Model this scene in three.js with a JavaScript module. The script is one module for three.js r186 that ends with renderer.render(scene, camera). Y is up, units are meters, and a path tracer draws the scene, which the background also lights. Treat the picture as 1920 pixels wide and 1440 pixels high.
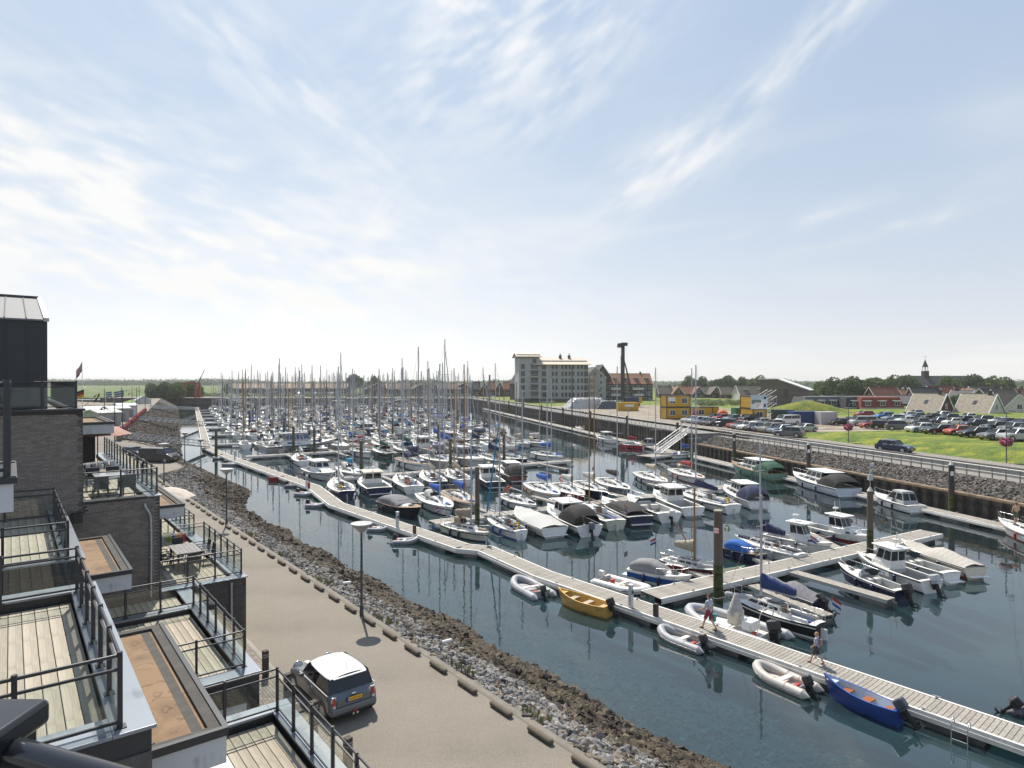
import * as THREE from 'three';
import { RoundedBoxGeometry } from 'three/addons/geometries/RoundedBoxGeometry.js';
import { mergeGeometries, mergeVertices, toCreasedNormals } from 'three/addons/utils/BufferGeometryUtils.js';
import { MarchingCubes } from 'three/addons/objects/MarchingCubes.js';

// ---------- camera, sky, sun, exposure ----------
const scene = new THREE.Scene();
const EYE = 13, F = 1200;                       // eye height above the water; focal length of a 1920 px wide frame
const camera = new THREE.PerspectiveCamera(61.93, 4 / 3, 0.1, 6000);
camera.position.set(0, EYE, 0);
camera.rotation.set(-0.0033, 0, 0);
scene.add(camera);
const renderer = new THREE.WebGLRenderer({ antialias: true });
renderer.toneMapping = THREE.LinearToneMapping;
renderer.toneMappingExposure = 1.5;
renderer.shadowMap.enabled = true;
const SUN = new THREE.Vector3(-0.187, 0.807, -0.560).normalize();
const sun = new THREE.DirectionalLight(new THREE.Color(1, 0.93, 0.82), 4.4);
sun.position.copy(SUN).multiplyScalar(300); sun.castShadow = true;
Object.assign(sun.shadow.camera, { left: -260, right: 260, top: 260, bottom: -260, near: 1, far: 900 });
sun.shadow.mapSize.set(2048, 2048);
scene.add(sun); scene.add(sun.target);

// ---------- seeded noise ----------
function rng(seed) { let s = seed >>> 0; return () => { s = (s + 0x6D2B79F5) >>> 0; let t = s; t = Math.imul(t ^ (t >>> 15), t | 1); t ^= t + Math.imul(t ^ (t >>> 7), t | 61); return ((t ^ (t >>> 14)) >>> 0) / 4294967296; }; }
const R0 = rng(77);
const hash = (x, y) => { let h = Math.imul(x | 0, 374761393) + Math.imul(y | 0, 668265263); h = Math.imul(h ^ (h >>> 13), 1274126177); return ((h ^ (h >>> 16)) >>> 0) / 4294967296; };
function vnoise(x, y, wrap = 0) {
  const xi = Math.floor(x), yi = Math.floor(y), fx = x - xi, fy = y - yi, u = fx * fx * (3 - 2 * fx), v = fy * fy * (3 - 2 * fy);
  const w = (a) => wrap ? ((a % wrap) + wrap) % wrap : a;
  const a = hash(w(xi), w(yi)), b = hash(w(xi + 1), w(yi)), c = hash(w(xi), w(yi + 1)), d = hash(w(xi + 1), w(yi + 1));
  return a + (b - a) * u + (c - a) * v + (a - b - c + d) * u * v;
}
function fbm(x, y, o = 4, wrap = 0) { let s = 0, a = 0.5, n = 0; for (let i = 0; i < o; i++) { s += a * vnoise(x, y, wrap); n += a; a *= 0.5; x *= 2; y *= 2; wrap *= 2; } return s / n; }
const clamp = (x, a = 0, b = 1) => Math.min(b, Math.max(a, x)), lerp = (a, b, t) => a + (b - a) * t;
const sstep = (a, b, x) => { const t = clamp((x - a) / (b - a)); return t * t * (3 - 2 * t); };

const BANKS = [[-32, 11, 30, 8, -0.22, 1.3], [-20, 8, 24, 5, -0.15, 0.7], [0, 29, 13, 6, 0.45, 0.9], [6, 26, 9, 3, 0.65, 0.5], [27, 27, 16, 1.4, 0.62, 0.8], [14, 18.5, 7, 2.6, 0.5, 0.8], [-20, 24, 14, 3, -0.55, 0.6], [-6, 31, 7, 1, -0.3, 0.7], [25, 13, 6, 0.7, 0.2, 0.45], [33.5, 12.2, 1.6, 0.6, 0.5, 0.7], [29, 11.4, 6, 0.5, 0.15, 0.4], [-12, 14, 3, 1.6, 0.9, 0.5]];
// ---------- the sky: thin hazy cirrus over pale blue ----------
{
  const W = 2048, H = 1024, d = new Float32Array(W * H * 4);
  for (let j = 0; j < H; j++) for (let i = 0; i < W; i++) {
    const el = ((j + 0.5) / H - 0.5) * Math.PI, ph = ((i + 0.5) / W - 0.5) * 2 * Math.PI;
    const y = Math.sin(el), c = Math.cos(el), x = Math.cos(ph) * c, z = Math.sin(ph) * c, k = (j * W + i) * 4;
    const e = Math.max(0, y);
    const t = Math.pow(e, 0.62);
    const hz = Math.pow(1 - e, 9); let r = lerp(0.54, 0.15, t) + 0.12 * hz, g = lerp(0.6, 0.255, t) + 0.05 * hz, b = lerp(0.655, 0.44, t) - 0.03 * hz;
    const sd = Math.max(0, x * SUN.x + y * SUN.y + z * SUN.z), glow = 0.16 * Math.pow(sd, 5) + 0.35 * Math.pow(sd, 40);
    r += glow; g += glow * 0.99; b += glow * 0.94;
    { const az = Math.atan2(x, -z) * 57.3 + 22, hg = 0.19 * Math.exp(-az * az / 1500) * Math.exp(-Math.pow(Math.max(0, el) * 57.3 / 15, 1.5)); r += hg; g += hg * 0.98; b += hg * 0.92; }
    if (y > -0.02) {
      const q = 1 / (e + 0.10), px = x * q, pz = z * q;             // a flat cloud sheet
      const a1 = px * 0.82 + pz * 0.57, a2 = -px * 0.57 + pz * 0.82;
      const wob = fbm(px * 0.8 + 7, pz * 0.8, 3) - 0.5;
      const streak = fbm(a1 * 0.55 + wob * 1.3 + 11, a2 * 2.3 + wob * 2 + 5, 6);
      const fib = fbm(a1 * 2.2 + wob * 3, a2 * 11 + wob * 5, 4);
      const cover = fbm(px * 0.33 + 3.2, pz * 0.33 + 8.6, 3);
      const soft = fbm(px * 1.1 + 31, pz * 1.1 + 17, 5);
      let cl = sstep(0.46, 0.72, streak * 0.62 + cover * 0.5 - 0.04) * (0.62 + 0.55 * fib) * 0.3 + sstep(0.45, 0.85, soft * 0.55 + cover * 0.5) * 0.5;
      // the long banks the picture shows: az to the right, el up, in degrees; [az, el, length, width, tilt, strength]
      const az = Math.atan2(x, -z) * 57.3, ed = el * 57.3;
      for (const [ba, be, bl, bw, bt, bs] of BANKS) {
        const dx = az - ba, dy = ed - be, ct = Math.cos(bt), st = Math.sin(bt), p = (dx * ct + dy * st) / bl, o = (-dx * st + dy * ct) / bw;
        const m = Math.exp(-p * p - o * o); if (m < 0.01) continue;
        const f2 = 0.62 * fbm((dx * ct + dy * st) * 0.3 + 40 + ba + wob, (-dx * st + dy * ct) * 0.75 + wob * 2.2, 5) + 0.38 * fbm((dx * ct + dy * st) * 0.55 + ba, (-dx * st + dy * ct) * 2.6 + wob * 4, 5);
        cl += bs * m * sstep(0.3, 0.78, f2);
      }
      cl += 0.5 * sstep(0.5, 0.0, e * 2.3) * sstep(0.35, 0.65, cover);
      cl = clamp(cl, 0, 1) * 0.9;
      const cb = Math.max(0.70 + glow * 0.5, (r + g + b) / 3 * 1.04);
      r = lerp(r, cb, cl); g = lerp(g, cb * 0.995, cl); b = lerp(b, cb * 0.975, cl);
    } else { const m = sstep(0.02, 0.3, -y); r = lerp(0.74, 0.3, m); g = lerp(0.78, 0.34, m); b = lerp(0.8, 0.36, m); }
    d[k] = r * 0.93; d[k + 1] = g * 0.93; d[k + 2] = b * 0.93; d[k + 3] = 1;
  }
  const sky = new THREE.DataTexture(d, W, H, THREE.RGBAFormat, THREE.FloatType);
  sky.mapping = THREE.EquirectangularReflectionMapping; sky.magFilter = sky.minFilter = THREE.LinearFilter; sky.needsUpdate = true;
  scene.background = sky; scene.environment = sky;
}
// ---------- places: three surveys of the site, all giving world points ----------
const V3 = (x, y, z) => new THREE.Vector3(x, y, z);
// a sight from the eye to a point of known height (x, y of the 1920 x 1440 frame)
function P(px, py, Y = 0) { const d = F * (EYE - Y) / (py - 716); return V3((px - 960) * d / F, Y, -d); }
// the houses' grid: u along the street, v from the houses to the water
const UX = -0.6167, UZ = -0.7872, VX = 0.7872, VZ = -0.6167, HOUSE_TURN = Math.atan2(UX, UZ);
const L = (u, v, y = 0) => V3(u * UX + v * VX, y, u * UZ + v * VZ);
// the right-hand quay: t along it (away), r inland
const QX = -0.223, QZ = -0.975, RX = 0.975, RZ = -0.223;
const Q = (t, r, y = 0) => V3(44.5 + t * QX + r * RX, y, -55.6 + t * QZ + r * RZ);

// ---------- textures ----------
function tex(size, fn, { srgb = true, repeat = 1 } = {}) {
  const d = new Uint8Array(size * size * 4);
  for (let j = 0; j < size; j++) for (let i = 0; i < size; i++) { const c = fn(i / size, j / size, i, j), k = (j * size + i) * 4; d[k] = clamp(c[0]) * 255; d[k + 1] = clamp(c[1]) * 255; d[k + 2] = clamp(c[2]) * 255; d[k + 3] = 255; }
  const t = new THREE.DataTexture(d, size, size); t.wrapS = t.wrapT = THREE.RepeatWrapping; t.magFilter = THREE.LinearFilter; t.minFilter = THREE.LinearMipmapLinearFilter; t.generateMipmaps = true;
  if (srgb) t.colorSpace = THREE.SRGBColorSpace; t.repeat.set(repeat, repeat); t.needsUpdate = true; return t;
}
const grey = (v) => [v, v, v];
const tile = (u, v, n, o = 4) => fbm(u * n, v * n, o, n);
const T = {
  asphalt: tex(512, (u, v, i, j) => grey(0.8 + 0.18 * (hash(i, j) - 0.5) + 0.1 * (hash(i >> 1, j >> 1) - 0.5) + 0.1 * (tile(u, v, 3, 4) - 0.5))),
  felt: tex(512, (u, v, i, j) => { const a = tile(u, v, 3, 5), k = Math.abs(((a * 7) % 1) - 0.5) * 2, s = 0.8 + 0.12 * (a - 0.5) - 0.16 * sstep(0.86, 0.98, k) - 0.12 * sstep(0.55, 0.7, a) + 0.1 * (hash(i, j) - 0.5); return [s, s * 0.985, s * 0.96]; }),
  grain: tex(512, (u, v, i, j) => grey(0.74 + 0.2 * (hash(i, j) - 0.5) + 0.16 * (tile(u, v, 6, 5) - 0.5) + 0.1 * (hash(i >> 1, j >> 1) - 0.5))),
  patch: tex(512, (u, v) => grey(0.62 + 0.75 * (tile(u, v, 5, 6) - 0.5) + 0.14)),
  grass: tex(512, (u, v, i, j) => { const a = tile(u, v, 6, 5), b = hash(i, j), c = tile(u + 0.3, v, 40, 2); return [0.5 + 0.5 * (a - 0.5) + 0.25 * (b - 0.5) + 0.2 * (c - 0.5), 0.56 + 0.3 * (a - 0.5) + 0.25 * (b - 0.5) + 0.25 * (c - 0.5), 0.2 + 0.2 * (a - 0.5) + 0.1 * (b - 0.5)]; }),
  wood: tex(256, (u, v, i) => grey(0.84 + 0.2 * (fbm(u * 24, v * 2, 3, 0) - 0.5) + 0.07 * (hash(i, 3) - 0.5))),
  fabric: tex(128, (u, v, i, j) => grey(0.8 + 0.14 * ((i & 1) ^ (j & 1)) + 0.2 * (tile(u, v, 5, 3) - 0.5)), {}),
  dirt: tex(512, (u, v) => { const a = tile(u, v, 7, 6), s = fbm(u * 60, v * 3, 3); return grey(0.94 - 0.2 * sstep(0.55, 0.85, a * 0.8 + s * 0.2)); }),
  roof: tex(256, (u, v, i, j) => { const c = (v * 16) % 1, w = (u * 12 + ((v * 16) | 0) * 0.0) % 1; return grey(0.72 + 0.16 * c + 0.08 * Math.abs(w - 0.5) + 0.12 * (hash((u * 12) | 0, (v * 16) | 0) - 0.5)); }),
  ripple: tex(512, (u, v) => grey(0.5 * tile(u, v, 5, 4) + 0.5 * fbm(u * 9, v * 27, 4, 0) * 0 + 0.35 * tile(u + 0.37, v + 0.11, 14, 4)), { srgb: false }),
};
for (const [k, r] of Object.entries({ asphalt: 0.21, felt: 0.3, grain: 0.33, patch: 0.13, grass: 0.11, wood: 0.8, fabric: 2.5, dirt: 0.3, roof: 0.25, ripple: 0.16 })) T[k].repeat.set(r, r);
function retex(t, r, s = r) { const c = t.clone(); c.repeat.set(r, s); c.needsUpdate = true; return c; }

// ---------- materials ----------
const lin = (c) => Array.isArray(c) ? new THREE.Color().setRGB(c[0], c[1], c[2]) : new THREE.Color(c);
const matCache = new Map();
function M(color, roughness = 0.6, o = {}) {
  const key = JSON.stringify([color, roughness, Object.entries(o).map(([k, v]) => [k, v && v.uuid ? v.uuid : v])]);
  if (matCache.has(key)) return matCache.get(key);
  const { phys, ...rest } = o;
  const m = phys ? new THREE.MeshPhysicalMaterial({ color: lin(color), roughness, ...rest }) : new THREE.MeshStandardMaterial({ color: lin(color), roughness, ...rest });
  matCache.set(key, m); return m;
}
const gel = (c, r = 0.32) => M(c, r, { map: T.dirt });
const WHITE = gel([0.78, 0.775, 0.75]), CREAM = gel([0.66, 0.6, 0.48]), NAVY = gel([0.012, 0.02, 0.06], 0.22), BLACKHULL = gel([0.012, 0.012, 0.014], 0.25), REDHULL = gel([0.33, 0.02, 0.02]), BLUEHULL = gel([0.02, 0.1, 0.36]), GREYHULL = gel([0.3, 0.32, 0.34]), GREENHULL = gel([0.16, 0.3, 0.22]), LIGHTBLUE = gel([0.1, 0.32, 0.55]);
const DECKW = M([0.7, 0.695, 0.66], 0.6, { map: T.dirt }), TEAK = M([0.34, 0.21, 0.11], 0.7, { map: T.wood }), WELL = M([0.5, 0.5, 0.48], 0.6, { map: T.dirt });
const ALU = M([0.4, 0.405, 0.415], 0.45, { metalness: 0.1 }), STEEL = M([0.7, 0.7, 0.7], 0.25, { metalness: 0.9 }), DARKMAST = M([0.05, 0.05, 0.055], 0.4), WOODMAST = M([0.38, 0.2, 0.07], 0.45, { map: T.wood });
const RUBBER = M([0.015, 0.015, 0.016], 0.75), BLACK = M([0.02, 0.02, 0.022], 0.45), GLASSDARK = M([0.012, 0.016, 0.02], 0.08), WIRE = M([0.32, 0.32, 0.33], 0.4, { metalness: 0.6 });
const PANE = M([0.93, 0.96, 0.95], 0.03, { phys: 1, transmission: 1, thickness: 0, ior: 1.5, side: THREE.DoubleSide });
const CONC = M([0.36, 0.35, 0.33], 0.9, { map: T.grain }), FLOATC = M([0.25, 0.25, 0.24], 0.9, { map: T.patch });
const GALV = M([0.5, 0.52, 0.53], 0.45, { metalness: 0.5, map: T.dirt });
const cloth = (c) => M(c, 0.85, { map: T.fabric, side: THREE.DoubleSide });

// ---------- geometry helpers ----------
const at = (g, x = 0, y = 0, z = 0) => g.translate(x, y, z);
const bx = (w, h, d, x = 0, y = 0, z = 0) => new THREE.BoxGeometry(w, h, d).translate(x, y, z);
const rb = (w, h, d, r = 0.03, x = 0, y = 0, z = 0, s = 2) => new RoundedBoxGeometry(w, h, d, s, Math.min(r, w / 2.01, h / 2.01, d / 2.01)).translate(x, y, z);
const cy = (r1, r0, h, n = 8, x = 0, y = 0, z = 0) => new THREE.CylinderGeometry(r1, r0, h, n).translate(x, y + h / 2, z);
function bar(a, b, r, n = 5, r2 = r) {
  const A = Array.isArray(a) ? V3(...a) : a, B = Array.isArray(b) ? V3(...b) : b, d = B.clone().sub(A), l = d.length();
  const g = new THREE.CylinderGeometry(r2, r, l, n); g.translate(0, l / 2, 0);
  g.applyQuaternion(new THREE.Quaternion().setFromUnitVectors(V3(0, 1, 0), d.normalize())); return g.translate(A.x, A.y, A.z);
}
function beam(a, b, w, h) { // upright rectangular bar from a to b
  const A = Array.isArray(a) ? V3(...a) : a, B = Array.isArray(b) ? V3(...b) : b, d = B.clone().sub(A), l = d.length();
  const g = new THREE.BoxGeometry(w, h, l); const m = new THREE.Matrix4().lookAt(B, A, V3(0, 1, 0)); g.applyMatrix4(m);
  return g.translate((A.x + B.x) / 2, (A.y + B.y) / 2, (A.z + B.z) / 2);
}
const pts3 = (p) => p.map((q) => Array.isArray(q) ? V3(...q) : q);
const tube = (pts, r, n = 24, m = 6, closed = false) => new THREE.TubeGeometry(new THREE.CatmullRomCurve3(pts3(pts), closed, 'centripetal'), n, r, m, closed);
function merge(list) {
  const l = list.map((g) => { g = g.index ? g.toNonIndexed() : g; for (const k of Object.keys(g.attributes)) if (!['position', 'normal', 'uv'].includes(k)) g.deleteAttribute(k); if (!g.attributes.uv) g.setAttribute('uv', new THREE.BufferAttribute(new Float32Array(g.attributes.position.count * 2), 2)); if (!g.attributes.normal) g.computeVertexNormals(); return g; });
  return l.length === 1 ? l[0] : mergeGeometries(l);
}
// quads from a grid of points [row][col]; uv in metres unless given
function gridGeo(rows, { closeU = false, crease = 0, uvs = 1, flip = false } = {}) {
  const n = rows.length, m = rows[0].length, pos = [], uv = [], idx = [];
  let vv = 0;
  for (let i = 0; i < n; i++) {
    if (i) vv += rows[i][m >> 1].distanceTo(rows[i - 1][m >> 1]); let uu = 0;
    for (let j = 0; j < m; j++) { if (j) uu += rows[i][j].distanceTo(rows[i][j - 1]); const p = rows[i][j]; pos.push(p.x, p.y, p.z); uv.push(uu * uvs, vv * uvs); }
  }
  for (let i = 0; i < n - 1; i++) for (let j = 0; j < m - 1 + (closeU ? 1 : 0); j++) { const a = i * m + j, b = i * m + (j + 1) % m, c = a + m, d = b + m; if (flip) idx.push(a, c, b, b, c, d); else idx.push(a, b, c, b, d, c); }
  let g = new THREE.BufferGeometry(); g.setAttribute('position', new THREE.Float32BufferAttribute(pos, 3)); g.setAttribute('uv', new THREE.Float32BufferAttribute(uv, 2)); g.setIndex(idx);
  if (crease) g = toCreasedNormals(g, crease); else g.computeVertexNormals(); return g;
}
// a prism over an outline in x,z (y up), h thick, top at y
function slab(outline, y, h) {
  const s = new THREE.Shape(outline.map((p) => new THREE.Vector2(p.x, -p.z)));
  return new THREE.ExtrudeGeometry(s, { depth: h, bevelEnabled: false }).rotateX(-Math.PI / 2).translate(0, y - h, 0);
}
function flat(outline, y) { const s = new THREE.Shape(outline.map((p) => new THREE.Vector2(p.x, -p.z))); return new THREE.ShapeGeometry(s).rotateX(-Math.PI / 2).translate(0, y, 0); }
// an upright prism: outline in (z, y) pushed out in x by w, centred
function side(outline, w, bevel = 0.04, seg = 2) {
  const s = new THREE.Shape(outline.map((p) => new THREE.Vector2(p[0], p[1])));
  const g = new THREE.ExtrudeGeometry(s, { depth: w - 2 * bevel, bevelEnabled: bevel > 0, bevelSize: bevel, bevelThickness: bevel, bevelSegments: seg, bevelOffset: -bevel });
  return g.translate(0, 0, -(w - 2 * bevel) / 2).rotateY(-Math.PI / 2);
}
const turnY = (g, a) => g.rotateY(a);

// ---------- scene graph helpers ----------
const used = new Map();
function numbered(name) { const n = used.get(name) || 0; used.set(name, n + 1); return n ? name + '_' + String(n).padStart(3, '0') : name; }
const seenLabels = new Map();
function thing(name, label, category, pos, turn = 0, group) {
  const o = new THREE.Group(); o.name = numbered(name); scene.add(o);
  if (pos) o.position.copy(Array.isArray(pos) ? V3(...pos) : pos); o.rotation.y = turn; o.userData = { label, category };
  if (group) o.userData.group = group; return o;
}
// uv in metres: each face takes the two axes it lies along
function boxUV(g) {
  if (g.userData.uvDone) return g;
  const p = g.attributes.position, n = g.attributes.normal, uv = new Float32Array(p.count * 2);
  for (let i = 0; i < p.count; i++) {
    const ax = Math.abs(n.getX(i)), ay = Math.abs(n.getY(i)), az = Math.abs(n.getZ(i)), x = p.getX(i), y = p.getY(i), z = p.getZ(i);
    if (ay >= ax && ay >= az) { uv[2 * i] = x; uv[2 * i + 1] = z; } else if (ax >= az) { uv[2 * i] = z; uv[2 * i + 1] = y; } else { uv[2 * i] = x; uv[2 * i + 1] = y; }
  }
  g.setAttribute('uv', new THREE.BufferAttribute(uv, 2)); g.userData.uvDone = true; return g;
}
function part(name, geos, material, parent, label) {
  const g = Array.isArray(geos) ? merge(geos) : geos; if (g.attributes.normal) boxUV(g);
  const m = new THREE.Mesh(g, material); m.name = name; m.castShadow = m.receiveShadow = true; parent.add(m);
  if (label) m.userData.label = label; return m;
}
const parts = (name, list, material, parent) => list.map((g) => part(name, g, material, parent));
function single(name, label, category, geos, material, pos, turn = 0, group) {
  const m = part(numbered(name), geos, material, scene); if (pos) m.position.copy(pos); m.rotation.y = turn;
  m.userData = { label, category }; if (group) m.userData.group = group; return m;
}
function struct(name, geos, material) { const m = part(numbered(name), geos, material, scene); m.userData.kind = 'structure'; return m; }
function copy(root, pos, turn, label, group) {
  const r = root.clone(); r.name = numbered(root.name.replace(/_\d{3}$/, '')); r.userData = { ...root.userData }; if (pos) r.position.copy(pos); r.rotation.y = turn;
  if (label) r.userData.label = label; if (group) r.userData.group = group; scene.add(r); return r;
}
function stuff(name, geo, material, mats, parent, label, category) {
  const m = new THREE.InstancedMesh(geo, material, mats.length); mats.forEach((q, i) => { m.setMatrixAt(i, q.m || q); if (q.c) m.setColorAt(i, q.c); });
  m.castShadow = m.receiveShadow = true; (parent || scene).add(m); m.name = parent ? name : numbered(name); m.userData.kind = 'stuff'; if (!parent) { m.userData.label = label; m.userData.category = category; } return m;
}
const ORD = ['first', 'second', 'third', 'fourth', 'fifth', 'sixth', 'seventh', 'eighth', 'ninth', 'tenth', 'eleventh', 'twelfth', 'thirteenth', 'fourteenth', 'fifteenth', 'sixteenth', 'seventeenth', 'eighteenth', 'nineteenth', 'twentieth'];
const ordinal = (n) => n < 20 ? ORD[n] : (n < 29 ? 'twenty-' + ORD[n - 20] : n === 29 ? 'thirtieth' : n < 39 ? 'thirty-' + ORD[n - 30] : n === 39 ? 'fortieth' : n < 49 ? 'forty-' + ORD[n - 40] : n === 49 ? 'fiftieth' : 'fifty-' + ORD[n - 50]);
// ================= THE SETTING =================
// water and what lies under it
const WATER = new THREE.MeshPhysicalMaterial({ color: lin([0.3, 0.52, 0.58]), roughness: 0.012, transmission: 0.955, thickness: 0, ior: 1.72, bumpMap: T.ripple, bumpScale: 0.006, clearcoat: 0.6, clearcoatRoughness: 0.02, side: THREE.DoubleSide });
{
  const g = new THREE.PlaneGeometry(520, 520, 1, 1).rotateX(-Math.PI / 2).translate(-150, 0, -200); struct('water', g, WATER);
}
const bankW = (u) => u < 66 ? 18.4 + 0.25 * Math.sin(u * 0.7) + 0.3 * (vnoise(u * 0.5, 3) - 0.5) : u < 84 ? 18.4 + 3.7 * sstep(66, 82, u) : u < 118 ? 22.1 : 22.1 + (u - 118) * 0.184; // where the bank meets the water
const bankTop = (u) => u < 84 ? 13.35 : u < 94 ? 13.35 + 4.4 * sstep(84, 92, u) : u < 112 ? 17.75 : u < 120 ? 17.75 - 3.9 * sstep(112, 119, u) : 13.85 + (u - 119) * 0.186;
const streetY = (u) => u < 104 ? 2 : u < 122 ? 2 + 2 * sstep(104, 121, u) : 4;
function strip(u0, u1, nu, nv, f) { const rows = []; for (let i = 0; i <= nu; i++) { const u = lerp(u0, u1, i / nu), r = []; for (let j = 0; j <= nv; j++) r.push(f(u, j / nv)); rows.push(r); } return gridGeo(rows, { flip: true }); }
// y of the bank slope at share s from the top edge (0) to the waterline (1), and on below it
const bankY = (u, s) => s <= 1 ? streetY(u) - 0.08 - (streetY(u) - 0.08) * s : -(s - 1) * 1.5;
{
  const MUD = M([0.05, 0.042, 0.03], 0.95, { map: T.patch });
  struct('riverbank', strip(-14, 400, 300, 14, (u, k) => { const s = k * 1.0 + 0.0, v = lerp(bankTop(u), bankW(u) + 0.6, s); return L(u, v, bankY(u, s * 1.1) + 0.10 * (fbm(u * 1.3, v * 1.3, 3) - 0.5)); }), MUD);
  const BED = M([0.06, 0.068, 0.058], 0.95, { map: T.patch });
  struct('seabed', strip(-30, 420, 160, 24, (u, k) => { const v = bankW(u) - 1.2 + k * k * 45 + k * 3; const dpt = v - bankW(u); return L(u, v, -0.03 - Math.min(2.6, Math.max(-0.3, dpt) * 0.22) + 0.18 * (fbm(u * 0.6, v * 0.6, 3) - 0.5)); }), BED);
  struct('seabed', new THREE.PlaneGeometry(560, 560).rotateX(-Math.PI / 2).translate(-150, -2.75, -200), M([0.014, 0.045, 0.055], 0.95, { map: T.patch }));
}
// street, pavement and the kerb strip
const ASPHALT = new THREE.MeshStandardMaterial({ color: lin([0.31, 0.275, 0.225]), roughness: 0.92, map: T.asphalt, bumpMap: T.asphalt, bumpScale: 0.004 });
struct('road', strip(-14, 112, 60, 1, (u, k) => L(u, lerp(7.95, Math.min(bankTop(u) - 0.25, u < 84 ? 13.05 : 99), k), streetY(u))), ASPHALT);
struct('promenade', strip(112, 404, 60, 1, (u, k) => L(u, lerp(bankTop(u) - 8.5, bankTop(u) - 0.2, k), streetY(u))), M([0.36, 0.31, 0.26], 0.9, { map: T.grain }));
struct('kerb', strip(-14, 120, 90, 3, (u, k) => L(u, bankTop(u) - 0.3 + [0, 0.01, 0.29, 0.3][Math.round(k * 3)], streetY(u) + [-0.1, 0.03, 0.03, -0.2][Math.round(k * 3)])), M([0.34, 0.3, 0.25], 0.9, { map: T.grain }));
struct('ground', strip(-14, 122, 20, 1, (u, k) => L(u, lerp(-60, 8.0, k), streetY(u) - 0.012)), CONC);
{ // brick pavers before the houses
  const pave = struct('pavement', strip(-6, 112, 40, 1, (u, k) => L(u, lerp(4.4, 7.78, k), streetY(u) - 0.004)), M([0.16, 0.14, 0.12], 0.95, { map: T.grain }));
  const r = rng(5), list = [], q = new THREE.Quaternion().setFromAxisAngle(V3(0, 1, 0), HOUSE_TURN), c = new THREE.Color();
  for (let u = 8; u < 60; u += 0.213) for (let v = 5.2, k = 0; v < 7.7; v += 0.108, k++) { const p = L(u + (k & 1) * 0.1, v, streetY(u) + 0.004 * r()); const t = 0.75 + 0.4 * r(); list.push({ m: new THREE.Matrix4().compose(p, q, V3(1, 1, 1)), c: c.clone().setRGB(0.42 * t, 0.36 * t, 0.3 * t) }); }
  stuff('paver', bx(0.1, 0.03, 0.205), M([1, 1, 1], 0.9, { map: T.grain }), list, pave);
  struct('kerb', strip(-6, 112, 30, 3, (u, k) => L(u, 7.74 + [0, 0.01, 0.21, 0.22][Math.round(k * 3)], streetY(u) + [-0.1, 0.035, 0.035, -0.05][Math.round(k * 3)])), M([0.5, 0.46, 0.4], 0.9, { map: T.grain }));
}
// stones of the left bank: pale above, weedy brown at the tide line
function stoneGeo(seed, flatY = 0.7) { const r = rng(seed), g = new THREE.IcosahedronGeometry(1, 0), p = g.attributes.position, mp = new Map(); for (let i = 0; i < p.count; i++) { const k = [p.getX(i), p.getY(i), p.getZ(i)].map((x) => x.toFixed(3)).join(); if (!mp.has(k)) mp.set(k, [0.7 + 0.6 * r(), (0.7 + 0.6 * r()) * flatY, 0.7 + 0.6 * r()]); const f = mp.get(k); p.setXYZ(i, p.getX(i) * f[0], p.getY(i) * f[1], p.getZ(i) * f[2]); } g.computeVertexNormals(); return g; }
const STONES = [1, 2, 3].map((k) => stoneGeo(k));
const STONEMAT = M([1, 1, 1], 0.92, { map: T.grain });
function scatter(n, seed, place, size, colour) { // three stone shapes, each its own instanced mesh
  const r = rng(seed), lists = [[], [], []];
  for (let i = 0; i < n; i++) { const p = place(r, i); if (!p) continue; const s = size(r, p), e = new THREE.Euler(r() * 6, r() * 6, r() * 6); lists[i % 3].push({ m: new THREE.Matrix4().compose(p, new THREE.Quaternion().setFromEuler(e), V3(s * (0.8 + r() * 0.5), s * (0.7 + 0.4 * r()), s)), c: colour(r, p) }); }
  return lists;
}
const rgb = (r, g, b) => new THREE.Color().setRGB(r, g, b);
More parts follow.
